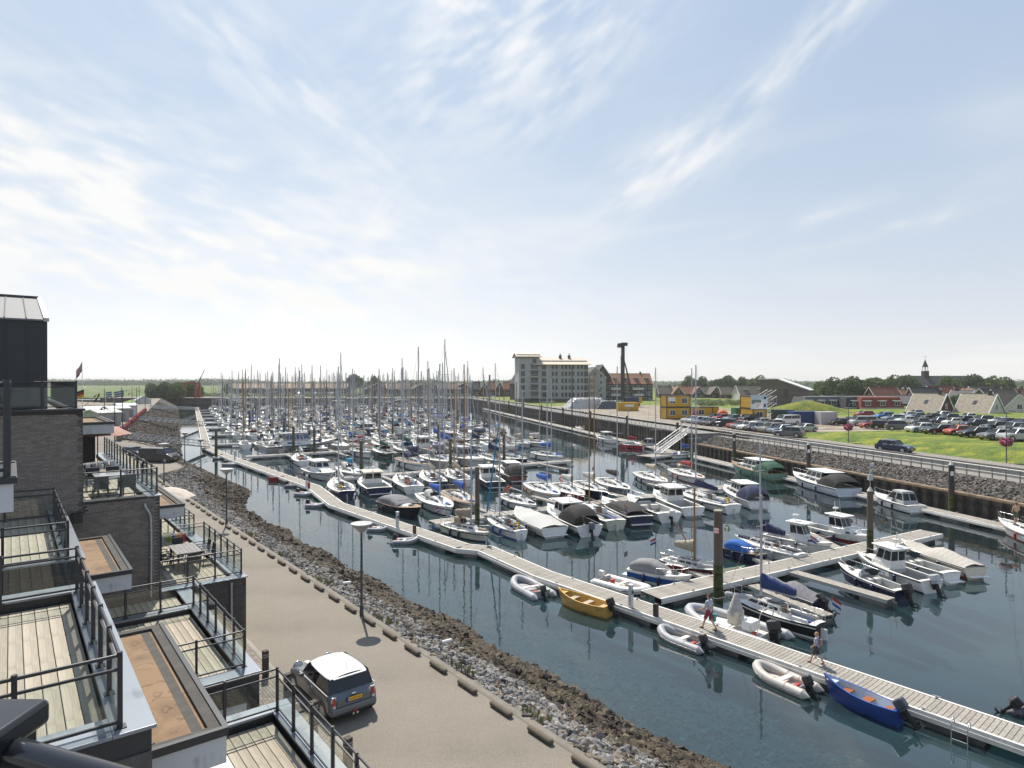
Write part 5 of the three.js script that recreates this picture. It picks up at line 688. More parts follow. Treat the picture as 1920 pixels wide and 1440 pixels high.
// second pier, far side: sterns away
M2('black sloop tender with grey sprayhood and teak foredeck against the walkway', [789, 974], [722, 952], { style: 'speed', hull: BLACKHULL, canopy: GREYC, teak: true, beamK: 0.36 }); S2('white sailing boat with blue sail bag next to the black tender', [848, 972], [792, 938], { coverC: BLUEC, hoodC: WHITEC, stripe: NAVY }); S2('varnished brown decked sailing boat behind the weedy pile', [893, 965], [838, 932], { teak: true, hull: CREAM, coverC: BLUEC, mastM: WOODMAST }); S2('smooth white day sailer lying alone on the open water side', [1006, 966], [944, 940], { tr: 0.5, cover: false, fenders: true }); S2('white and orange striped sailing boat with blue boom cover', [1050, 946], [992, 917], { coverC: BLUEC, stripe: gel([0.5, 0.2, 0.02]), hull: WHITE }); S2('dark red sailing boat under a white boom tent', [1096, 948], [1036, 916], { hull: REDHULL, coverC: WHITEC, mastM: DARKMAST }); S2('white sailing boat with portholes under the second wooden mast', [1140, 941], [1080, 915], { stripe: NAVY, coverC: WHITEC, hull: NAVY, mastM: WOODMAST }); S2('grey hulled sailing boat with dark boom tent on the second pier', [1182, 935], [1118, 906], { hull: GREYHULL, coverC: BLACKC }); S2('white sailing boat with folded cream sail at mid second pier', [1252, 920], [1190, 893], { coverC: CREAMC }); S2('white sailing boat with dark red furled sail at the end of the second pier', [1322, 912], [1262, 890], { coverC: REDC, stripe: REDHULL });
// along the quay on the right
M2('pale green steel cruiser with dark stern canopy moored at the right quay', [1356, 878], [1460, 903], { style: 'cruiser', hull: GREENHULL, canopy: GREENC, stripe: GREENHULL, beamK: 0.3, teak: true, cap: 11 }); M2('white motor yacht with black canopy and bow rail at the right quay', [1470, 899], [1592, 934], { style: 'cruiser', canopy: BLACKC, beamK: 0.31, cap: 11.5, hull: gel([0.6, 0.65, 0.72]) }); M2('white sports cruiser with grey hood at the right quay', [1640, 941], [1720, 964], { style: 'sport', stripe: NAVY, beamK: 0.36 });
S2('white sailing yacht at the right picture edge with a bather aboard', [1872, 992], [2022, 1046], { stripe: REDHULL, cover: true, coverC: WHITEC, tall: 1.3, cap: 12 });
S2('white sailing yacht alone at the quay far along the fairway', [1072, 803], [1100, 810], { coverC: WHITEC, len: 9 }); M2('white motor cruiser moored before the quay left of the red sailing boat', [1118, 826], [1150, 832], { style: 'cruiser' }); S2('red hulled sailing boat with red sail cover by the quay gangway', [1160, 839], [1205, 842], { hull: gel([0.5, 0.02, 0.02]), coverC: REDC }); M2('white speed cruiser with black side panel beside the gangway', [1182, 838], [1235, 842], { style: 'sport', hull: gel([0.5, 0.52, 0.54]) }); S2('small white dinghy cruiser with blue cover below the gangway', [1258, 861], [1305, 857], { coverC: BLUEC, tall: 0.9 });
// third and fourth pier, the ones that stand out
S2('navy sailing boat with white cabin, first at the third pier', [622, 908], [650, 936], { hull: NAVY, stripe: WHITE, coverC: WHITEC, tr: 0.6 }); M2('cream wheelhouse boat with navy hull and dinghy slung astern', [672, 900], [712, 930], { style: 'pilot', hull: NAVY, roofM: CREAM, beamK: 0.38 }); S2('white yacht with pale blue flat transom on the third pier', [732, 895], [776, 926], { stripe: NAVY, tr: 0.85, cover: false, wheel: true }); S2('cream topped sailing boat with navy hull and red lifebuoy', [782, 888], [824, 917], { hull: NAVY, coverC: CREAMC, stripe: WHITE }); S2('white classic sailing boat with round stern and lifebuoys', [832, 888], [872, 913], { tr: 0.5, coverC: BEIGE, mastM: WOODMAST }); M2('dark blue trawler with covered dinghy on the third pier', [884, 886], [930, 918], { style: 'pilot', hull: gel([0.015, 0.03, 0.05]) }); M2('dark red steel barge yacht with round dinghy hanging astern', [932, 884], [972, 906], { style: 'cruiser', hull: gel([0.12, 0.015, 0.015]), canopy: BLACKC });
M2('modern white cabin cruiser with dark wrap windows beside the walkway', [622, 904], [570, 884], { style: 'cruiser', beamK: 0.38, hull: gel([0.62, 0.63, 0.64]) }); S2('white ketch with turquoise sail cover right of the white cruiser', [676, 903], [640, 885], { coverC: TURQ, hoodC: WHITEC });
const gy = M2('long silver grey motor yacht with swept blue windows', [626, 845], [497, 855], { style: 'cruiser', hull: gel([0.34, 0.35, 0.37], 0.2), roofM: gel([0.45, 0.46, 0.48], 0.25), beamK: 0.25, cap: 20, glass: M([0.05, 0.1, 0.2], 0.05) }, 'motor_yacht'); gy.scale.set(1.15, 1.5, 1.05); S2('white sailing boat with raised boom at the finger before the grey yacht', [551, 858], [572, 875], { coverC: WHITEC, boomUp: 0.5 });

for (const [px, py, a, l] of [[838, 1209, 0.6, 'white foam float washed up on the stones near the lamp'], [650, 1098, 0.4, 'white plank of foam lying on the stones farther along the bank']]) single('foam_float', l, 'float', new THREE.CapsuleGeometry(0.08, 0.36, 3, 10).rotateZ(Math.PI / 2), WHITE, P(px, py, 1.35).setY(1.5), a);

{ const cv = document.createElement('canvas'); cv.width = 256; cv.height = 48; const x = cv.getContext('2d'); x.fillStyle = '#e4e3de'; x.fillRect(0, 0, 256, 48); x.fillStyle = '#1c2a55'; x.font = 'bold 40px sans-serif'; x.textAlign = 'center'; x.textBaseline = 'middle'; x.fillText('80-09-YJ', 128, 26); const ct = new THREE.CanvasTexture(cv); ct.colorSpace = THREE.SRGBColorSpace; const f = regBoat.form, g = new THREE.PlaneGeometry(1.5, 0.28).rotateY(Math.PI / 2).translate(f.w(0.5) + 0.03, f.free * 0.72, f.z(0.5, f.free)); g.userData.uvDone = true; part('registration_mark', g, new THREE.MeshStandardMaterial({ map: ct, roughness: 0.4 }), regBoat); }
// ================= ROWS OF BERTHED BOATS =================
{
  const r = rng(2024);
  const forms = [{ len: 8.6, hoodC: GREYC }, { len: 7.2, tr: 0.6 }, { len: 9.6, genoa: WHITEC, wheel: true, tr: 0.85, hoodC: GREYC }, { len: 8.2, tr: 0.5, windows: BLACK }, { len: 9, hoodC: GREYC, teak: true, tr: 0.8 }, { len: 6.4, tr: 0.75 }];
  const hulls = [['white', WHITE, NAVY, 10], ['off white', gel([0.66, 0.65, 0.6]), BLUEHULL, 4], ['pale grey', gel([0.5, 0.52, 0.54]), REDHULL, 2], ['cream', CREAM, GREENHULL, 2], ['navy', NAVY, WHITE, 2], ['light blue', LIGHTBLUE, WHITE, 1], ['dark red', gel([0.16, 0.015, 0.02]), WHITE, 0.6], ['dark green', gel([0.015, 0.06, 0.04]), CREAM, 0.5]];
  const covers = [['navy', NAVYC, 4], ['grey', GREYC, 3], ['bright blue', BLUEC, 2], ['turquoise', TURQ, 1], ['red', REDC, 1], ['black', BLACKC, 2], ['white', WHITEC, 3], ['cream', CREAMC, 2], ['tan', BEIGE, 1], ['green', GREENC, 1]];
  const pick = (l) => { const n = l[0].length - 1; let t = l.reduce((a, b) => a + b[n], 0) * r(); for (const e of l) { t -= e[n]; if (t <= 0) return e; } return l[0]; };
  const motKinds = [['white motor cruiser', { style: 'cruiser' }], ['white motor cruiser with navy stern canopy', { style: 'cruiser', canopy: NAVYC }], ['white pilothouse boat', { style: 'pilot' }], ['navy hulled pilothouse boat with black canopy', { style: 'pilot', hull: NAVY, stripe: WHITE, canopy: BLACKC }], ['white sports boat with blue cover', { style: 'speed', canopy: BLUEC }], ['black hulled tender with grey cover', { style: 'speed', hull: BLACKHULL, canopy: GREYC }], ['white sports cruiser with grey hardtop', { style: 'sport' }]];
  const cache = new Map(), MASTG = M([0.2, 0.2, 0.21], 0.5);
  const proto = (kind, i, near) => { const k = kind + i + near; if (!cache.has(k)) cache.set(k, kind === 's' ? makeSail({ near, tall: near ? 1.34 : 1.46, ...forms[i] }) : makeMotor({ len: 8, near, ...motKinds[i][1] })); return cache.get(k); };
  const rows = [[2, -1, 43], [2, 1, 13], [3, -1, 17], [3, 1, 5]]; for (let i = 4; i < PIERS.length; i++) rows.push([i, -1, 5], [i, 1, 5]);
  for (const [i, sd, s0] of rows) {
    const [p, len] = PIERS[i]; let n = 0; const outw = FD.clone().multiplyScalar(sd), side = `${sd < 0 ? 'before' : 'behind'} ${ordinal(i)} pier`, near = p.length() < 118 ? 1 : 0;
    for (let s = s0; s < len - 1.2;) {
      const isS = r() < 0.88, fi = isS ? (r() * forms.length) | 0 : (r() * motKinds.length) | 0, base = isS ? forms[fi].len : 8, L0 = base * (0.88 + 0.26 * r()) * (i < 4 ? 1.2 : 1.03), step = L0 * 0.31 + 0.35 + (n % 2 ? 0.7 : 0.05);
      s += step; if (r() < 0.035) { n++; continue; }
      const c = p.clone().addScaledVector(PD, s - step / 2).addScaledVector(outw, 0.95 + L0 / 2 + 0.3 * r()), dir = r() < 0.72 ? outw.clone().negate() : outw, b = proto(isS ? 's' : 'm', fi, near).clone(), k = L0 / base;
      b.name = numbered(isS ? 'sailing_boat' : 'motorboat'); let lab = isS ? '' : motKinds[fi][0];
      if (isS) {
        const H = pick(hulls), C = pick(covers), hood = r() < 0.6 ? C : pick(covers), mast = [ALU, ALU, ALU, ALU, MASTG, DARKMAST, WOODMAST][(r() * 7) | 0], cm = cloth(C[1]), hm = cloth(hood[1]); lab = `${H[0]} sailing boat with ${C[0]} sail cover`;
        b.traverse((m) => { if (m.name === 'hull') m.material = H[1]; else if (m.name === 'waterline_stripe' || m.name === 'sheer_stripe') m.material = H[2]; else if (m.name === 'sail_cover' || m.name === 'foredeck_bag') m.material = cm; else if (m.name === 'sprayhood') m.material = hm; else if (m.material === ALU) m.material = mast; });
        for (const ch of [...b.children]) if (['lifebuoy', 'solar_panel', 'foredeck_bag', 'rope_coil', 'flagstaff', 'sheer_stripe', 'cockpit_cushion', 'fender'].includes(ch.name) && r() < 0.4) b.remove(ch);
      }
      b.userData = { label: `${lab}, ${ordinal(n)} berth ${side}`, category: isS ? 'sailing boat' : 'motorboat', group: 'boats berthed in rows' };
      b.scale.set(k * (0.95 + 0.1 * r()), k * (0.94 + 0.16 * r()), k); b.position.set(c.x, 0, c.z); b.rotation.y = Math.atan2(dir.x, dir.z) + (r() - 0.5) * 0.07; b.rotation.z = (r() - 0.5) * 0.03; b.rotation.x = (r() - 0.5) * 0.015; scene.add(b); n++;
    }
  }
}
// ================= THE RIGHT-HAND QUAY =================
const qTurn = Math.atan2(QX, QZ);
const landY = (t, r) => { const pf = sstep(52, 40, t); return 4.4 + pf * 0.85 * sstep(10.4, 15.8, r) + pf * 1.2 * sstep(52, 62, r) - pf * 1.2 * sstep(64, 76, r); };
function qstrip(t0, t1, nt, r0, r1, nr, y) { const rows = []; for (let i = 0; i <= nt; i++) { const t = lerp(t0, t1, i / nt), row = []; for (let j = 0; j <= nr; j++) { const r = lerp(r0, r1, j / nr); row.push(Q(t, r, y(t, r))); } rows.push(row); } return gridGeo(rows, { flip: true }); }
const GRASSM = M([0.6, 0.6, 0.33], 0.95, { map: T.grass, bumpMap: retex(T.grain, 0.5), bumpScale: 0.06 }), SANDM = M([0.46, 0.39, 0.3], 0.95, { map: T.patch });
struct('quay_path', qstrip(-30, 60, 20, 3.5, 6.1, 1, () => 3.6), M([0.42, 0.4, 0.37], 0.9, { map: T.grain }));
struct('quay_path', qstrip(57, 310, 30, 0.25, 5.0, 1, () => 4.0), M([0.4, 0.38, 0.35], 0.9, { map: T.grain }));
struct('road', qstrip(-30, 160, 30, 6.32, 10.4, 1, () => 4.4), M([0.42, 0.38, 0.33], 0.9, { map: T.grain }));
struct('grass_bank', qstrip(-40, 50, 60, 10.4, 130, 120, (t, r) => landY(t, r) + 0.12 * (fbm(t * 0.35, r * 0.35, 3) - 0.5)), GRASSM);
struct('site_ground', qstrip(50, 175, 40, 5.0, 60, 20, (t, r) => 4.38 + (r > 7 ? 0.15 * (fbm(t * 0.3, r * 0.3, 2) - 0.5) : 0)), SANDM);
struct('meadow', qstrip(46, 420, 60, 48, 700, 60, (t, r) => 4.3 + 0.7 * sstep(60, 90, r) * sstep(180, 100, t) + 0.15 * fbm(t * 0.2, r * 0.2, 2)), GRASSM);
struct('meadow', qstrip(175, 330, 20, 5.0, 50, 10, () => 4.33), M([0.62, 0.6, 0.42], 0.95, { map: T.grass }));
struct('ground', qstrip(-60, 60, 10, 128, 900, 10, () => 4.1), GRASSM);
{
  const RUST = M([0.085, 0.07, 0.06], 0.85, { map: retex(T.patch, 0.6) }), CAPB = M([0.34, 0.24, 0.15], 0.85, { map: retex(T.patch, 0.5) });
  const w = thing('sheet_pile_wall', 'low rusty sheet pile wall with brown capping beam below the right bank stones', 'quay wall', [0, 0, 0]);
  const prof = [[-0.65, 0], [-0.4, 0], [-0.25, -0.32], [0.25, -0.32], [0.4, 0], [0.65, 0]];
  const pg = (h) => { const rows = [-2.6, h].map((y) => prof.map(([t, r]) => V3(-r, y, t))); return gridGeo(rows, { crease: 0.3 }); };
  const g1 = pg(2.2), g2 = pg(3.8);
  for (let t = -24; t < 57; t += 1.3) { const p = Q(t, 0, 0), m = part('sheet_pile', g1, RUST, w); m.position.copy(p); m.rotation.y = qTurn; }
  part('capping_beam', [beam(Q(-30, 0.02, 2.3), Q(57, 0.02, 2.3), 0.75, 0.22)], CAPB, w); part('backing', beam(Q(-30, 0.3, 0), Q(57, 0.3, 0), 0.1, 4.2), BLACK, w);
  const w2 = thing('sheet_pile_wall', 'tall sheet pile quay wall running far along the fairway', 'quay wall', [0, 0, 0]);
  for (let t = 57.6; t < 300; t += 1.3) { const m = part('sheet_pile', g2, RUST, w2); m.position.copy(Q(t, 0, 0)); m.rotation.y = qTurn; }
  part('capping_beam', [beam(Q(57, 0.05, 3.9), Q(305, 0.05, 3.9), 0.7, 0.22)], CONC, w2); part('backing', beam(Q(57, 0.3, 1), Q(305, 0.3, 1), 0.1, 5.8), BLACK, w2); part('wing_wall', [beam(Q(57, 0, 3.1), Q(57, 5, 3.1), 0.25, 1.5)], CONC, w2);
  // stones between wall and path
  const stone = (r, p) => { const k = 0.5 + 0.8 * r(); return r() < 0.8 ? rgb(0.3 * k, 0.27 * k, 0.24 * k) : rgb(0.16 * k, 0.13 * k, 0.11 * k); };
  struct('riprap_slope', qstrip(-30, 57, 30, 0.3, 3.6, 3, (t, r) => 2.15 + (r - 0.3) * 0.42), M([0.1, 0.09, 0.08], 0.95));
  scatter(9000, 31, (r) => { const t = -22 + 79 * r(), q = 0.45 + 3.0 * r(); return Q(t, q, 2.22 + (q - 0.3) * 0.42); }, (r) => 0.08 + 0.13 * r(), stone).forEach((l, k) => stuff('quay_stones', STONES[k], STONEMAT, l, null, 'rounded brown grey stones piled between quay wall and railing', 'stones'));
  const rw = thing('retaining_wall', 'low grey concrete retaining wall between the path and the upper road', 'wall', [0, 0, 0]);
  for (let t = -30; t < 60; t += 3) part('panel', beam(Q(t + 0.012, 6.21, 4.0), Q(t + 2.988, 6.21, 4.0), 0.2, 1.1), M([0.55, 0.54, 0.52], 0.9, { map: T.grain }), rw); part('wall_cap', beam(Q(-30, 6.21, 4.58), Q(60, 6.21, 4.58), 0.28, 0.06), CONC, rw);
  function rail(label, t0, t1, r, y, step, each) { const g = thing('guard_railing', label, 'railing', [0, 0, 0]); const RAILM = M([0.72, 0.68, 0.62], 0.5, { map: T.dirt }), pm = M([0.2, 0.19, 0.18], 0.6, { map: T.dirt }); part('top_rail', bar(Q(t0, r, y + 1.12), Q(t1, r, y + 1.12), 0.06, 6), RAILM, g); part('middle_rail', bar(Q(t0, r, y + 0.62), Q(t1, r, y + 0.62), 0.05, 6), RAILM, g); const pg2 = merge([bx(0.07, 1.14, 0.09, 0, 0.57, 0)]); for (let t = t0 + 0.1; t < t1; t += step) { const p = part('post', pg2, pm, g); p.position.copy(Q(t, r, y)); p.rotation.y = qTurn; } }
  rail('long two bar railing along the near path above the stones', -20, 56.8, 3.62, 3.58, 1.36); rail('two bar railing along the tall far quay edge', 57.2, 300, 0.5, 4.0, 2.0);
  // pontoon along the wall
  const pt = thing('quay_pontoon', 'narrow dark plank pontoon running along the right quay wall', 'pontoon', [0, 0, 0]); pontoon(pt, [Q(-14, -1.9, 0), Q(70, -1.9, 0), Q(250, -1.9, 0)], 1.5, { plank: 0.5 });
  const lp = thing('landing_pontoon', 'wide landing pontoon at the foot of the quay gangway', 'pontoon', [0, 0, 0]); pontoon(lp, [P(1208, 862, 0), P(1300, 851, 0)], 3.0, { plank: 0.5, floatGap: 4 });
  for (const [t, l] of [[6.4, 'tall grey quay pile with white number plate nearest the viewer'], [26.8, 'tall quay pile above the white motor yacht'], [43.7, 'tall quay pile above the pale green cruiser'], [62, 'dark quay pile beside the gangway head'], [85, 'dark quay pile, first beyond the gangway'], [108, 'dark quay pile, second beyond the gangway'], [131, 'dark quay pile, third beyond the gangway'], [154, 'dark quay pile, fourth beyond the gangway'], [178, 'dark quay pile, fifth beyond the gangway'], [202, 'dark quay pile, sixth beyond the gangway']]) { const p = pile(l, Q(t, -0.72, 0), t < 50 ? 5.0 : 5.6, 0.25, { steel: true, cap: t < 50 }); if (t < 50) part('number_plate', [bx(0.3, 0.42, 0.02, -0.1, 4.2, 0.25)], WHITE, p); }
}
function gangway(label, a, b, w = 1.4) {
  const g = thing('gangway', label, 'gangway', [0, 0, 0]), d = b.clone().sub(a), n = Math.round(d.length() / 1.5), side = norm2(V3(-d.z, 0, d.x)).multiplyScalar(w / 2), up = V3(0, 1.05, 0);
  part('deck', beam(a, b, w - 0.1, 0.06), M([0.2, 0.2, 0.2], 0.8), g);
  for (const q of [-1, 1]) { const A = a.clone().addScaledVector(side, q), B = b.clone().addScaledVector(side, q), list = []; list.push(beam(A, B, 0.08, 0.12), beam(A.clone().add(up), B.clone().add(up), 0.08, 0.08), beam(A.clone().addScaledVector(up, 0.5), B.clone().addScaledVector(up, 0.5), 0.05, 0.05)); for (let k = 0; k <= n; k++) { const p = A.clone().lerp(B, k / n); list.push(bar(p, p.clone().add(up), 0.035, 5)); if (k < n) { const q2 = A.clone().lerp(B, (k + 1) / n); list.push(k % 2 ? bar(p, q2.add(up), 0.03, 5) : bar(p.clone().add(up), q2, 0.03, 5)); } } part('side_truss', list, GALV, g); }
}
gangway('sloping metal gangway from the right quay down to its landing pontoon', Q(60, -0.2, 4.0), P(1232, 850, 0.7), 1.6);
gangway('nearest white truss gangway from the left promenade to the walkway', L(117.5, 14.4, 4.0), P(388, 838, 0.7)); gangway('second white truss gangway farther along the left promenade', L(170, 23.4, 4.05), P(379, 797, 0.7)); gangway('third white truss gangway farthest along the left promenade', L(245, 37.4, 4.05), P(372, 768, 0.7));
gangway('light truss gangway at the far end quay', V3(-160, 3.9, -358), V3(-135, 0.8, -335)); gangway('light truss gangway at the far end before the brown sheds', V3(-60, 3.9, -350), V3(-68, 0.8, -318));
{ // far end quay
  const w = thing('end_quay_wall', 'dark quay wall closing the far end of the marina', 'quay wall', [0, 0, 0]); part('wall', [beam([-232, 1.3, -361], [-6, 1.3, -351], 1.2, 5.2)], M([0.07, 0.065, 0.06], 0.85, { map: T.patch }), w); part('capping', beam([-232, 3.95, -361], [-6, 3.95, -351], 1.6, 0.2), CONC, w);
  struct('quay_apron', flat([V3(-232, 0, -361.5), V3(-6, 0, -351.5), V3(0, 0, -380), V3(-232, 0, -392)], 3.99), M([0.44, 0.37, 0.31], 0.95, { map: T.patch }));
}
// ================= CARS =================
const paint = (c) => M(c, 0.28, { phys: 1, clearcoat: 0.5, clearcoatRoughness: 0.08, metalness: 0.15 });
const CARGLASS = M([0.015, 0.02, 0.024], 0.05), TYRE = RUBBER, RIM = M([0.45, 0.46, 0.47], 0.35, { metalness: 0.7 });
function wheelGeo(r, w) { return { t: new THREE.CylinderGeometry(r, r, w, 18).rotateZ(Math.PI / 2), r: merge([new THREE.CylinderGeometry(r * 0.66, r * 0.66, w * 1.06, 16).rotateZ(Math.PI / 2)]) }; }
function makeCar({ len = 4.2, wid = 1.76, hgt = 1.48, belt = 0.92, nose = 0.74, hood = 0.98, cowl = 0.7, rf = 0.25, rr = -1.35, br = -1.75, roofT = 0.82, tail = 0.95, wb = 2.55, wr = 0.32, paintM = paint([0.02, 0.02, 0.025]), roofM = null, bev = 0.1, crown = 0.075, round = 0 } = {}) {
  const g = new THREE.Group(), h = len / 2;
  const out = [[-h + 0.06, 0.28], [-h, 0.45], [-h + 0.02, 0.75], [br, belt + 0.03], [cowl, belt + 0.03], [h - 0.5, hood - 0.1], [h - 0.1, nose], [h, 0.5], [h - 0.06, 0.26]];
  part('body', side(out, wid, bev, 4), paintM, g);
  const P4 = (z, y, w) => [V3(-w, y, z), V3(w, y, z)], wB = wid / 2 - 0.06, wT = wid / 2 * roofT;
  const ring = (zr, zf, y, w) => [V3(-w, y, zr), V3(w, y, zr), V3(w * 1.0, y, (zr + zf) / 2), V3(w * 0.94, y, zf), V3(-w * 0.94, y, zf), V3(-w, y, (zr + zf) / 2)];
  const b = ring(br + 0.04, cowl, belt + 0.02, wB), t = ring(rr, rf, hgt - 0.07, wT); part('windows', gridGeo([b, t], { closeU: true, crease: 0.3, flip: true }), CARGLASS, g);
  const rt = []; for (let i = 0; i <= 5; i++) { const z = lerp(rr - 0.06, rf + 0.05, i / 5), e = Math.abs(i / 5 * 2 - 1), w = wT * (1 - 0.06 * (i / 5) - round * e * e * e) + 0.02; rt.push([-1, -0.97, -0.5, 0, 0.5, 0.97, 1].map((k) => V3(k * w, hgt - 0.075 + (Math.abs(k) === 1 ? -0.02 : crown * (1 - Math.pow(Math.abs(k), round ? 2.5 : 4)) * (0.6 + 0.4 * Math.sin(i / 5 * Math.PI))), z))); }
  part('roof', gridGeo(rt, { flip: true }), roofM || paintM, g);
  const pil = []; for (const q of [-1, 1]) { pil.push(beam(V3(q * wB * 0.95, belt, cowl - 0.02), V3(q * wT * 0.95, hgt - 0.06, rf), 0.06, 0.06), beam(V3(q * wB, belt, br + 0.06), V3(q * wT, hgt - 0.06, rr), 0.09, 0.09), beam(V3(q * (wB + 0.01), belt, (br + cowl) / 2 + 0.1), V3(q * (wT + 0.01), hgt - 0.06, (rr + rf) / 2 + 0.12), 0.05, 0.05)); } parts('pillar', pil, roofM ? BLACK : paintM, g);
  const W = wheelGeo(wr, 0.21); for (const q of [-1, 1]) for (const z of [-wb / 2 - 0.03, wb / 2 + 0.08]) { part('wheel_arch', new THREE.CylinderGeometry(wr + 0.06, wr + 0.06, 0.1, 18).rotateZ(Math.PI / 2).translate(q * (wid / 2 - 0.045), wr + 0.02, z), BLACK, g); const w = part('wheel', W.t, TYRE, g); w.position.set(q * (wid / 2 - 0.1), wr, z); part('rim', W.r, RIM, w); }
  for (const q of [-1, 1]) { part('headlight', rb(0.34, 0.15, 0.12, 0.05, q * (wid / 2 - 0.25), nose - 0.07, h - 0.1), M([0.6, 0.62, 0.64], 0.1), g); part('tail_light', rb(0.16, 0.28, 0.1, 0.04, q * (wid / 2 - 0.14), tail - 0.17, -h + 0.05), M([0.3, 0.01, 0.01], 0.2), g); part('mirror', rb(0.18, 0.12, 0.1, 0.04, q * (wid / 2 + 0.07), belt + 0.06, cowl - 0.35), paintM, g); }
  part('number_plate', [bx(0.5, 0.11, 0.02, 0, 0.5, h + 0.008), bx(0.5, 0.11, 0.02, 0, 0.62, -h - 0.006)], M([0.62, 0.4, 0.02], 0.5), g); part('grille', rb(0.8, 0.14, 0.04, 0.02, 0, 0.52, h - 0.005), BLACK, g); part('sill', [bx(wid - 0.2, 0.12, len - 0.5, 0, 0.24, 0)], BLACK, g);
  return g;
}
const CARTYPES = { hatch: { len: 4.1 }, small: { len: 3.55, wid: 1.64, hgt: 1.47, br: -1.5, rr: -1.25, cowl: 0.75, rf: 0.3, wb: 2.35 }, suv: { len: 4.5, wid: 1.86, hgt: 1.68, belt: 1.05, hood: 1.1, nose: 0.86, br: -2.0, rr: -1.75, cowl: 0.9, rf: 0.35, tail: 1.1, wb: 2.65, wr: 0.37 }, estate: { len: 4.65, wid: 1.82, hgt: 1.48, br: -2.1, rr: -1.75, cowl: 0.9, rf: 0.3, wb: 2.75 }, sedan: { len: 4.6, wid: 1.82, hgt: 1.44, br: -1.75, rr: -0.95, cowl: 0.95, rf: 0.25, wb: 2.75 }, van: { len: 5.2, wid: 1.98, hgt: 1.98, belt: 1.2, hood: 1.25, nose: 0.95, br: -2.5, rr: -2.4, cowl: 1.9, rf: 1.2, tail: 1.3, wb: 3.2, wr: 0.35, roofT: 0.9 } };
const PAINTS = { black: [0.012, 0.012, 0.014], navy: [0.012, 0.02, 0.06], silver: [0.42, 0.43, 0.44], grey: [0.12, 0.125, 0.13], white: [0.68, 0.68, 0.67], red: [0.33, 0.015, 0.02], 'orange red': [0.5, 0.06, 0.02], blue: [0.02, 0.12, 0.42], 'blue grey': [0.16, 0.22, 0.28], beige: [0.2, 0.18, 0.14] };
const carCache = new Map();
function car(type, colour, pos, yaw, label, group = 'cars parked on the quay') { const k = type + colour; if (!carCache.has(k)) carCache.set(k, makeCar({ ...CARTYPES[type], paintM: paint(PAINTS[colour]) })); const c = carCache.get(k).clone(); c.name = numbered(type === 'van' ? 'parked_van' : 'parked_car'); c.userData = { label, category: type === 'van' ? 'van' : 'car', group }; c.position.copy(pos); c.rotation.y = yaw; scene.add(c); return c; }
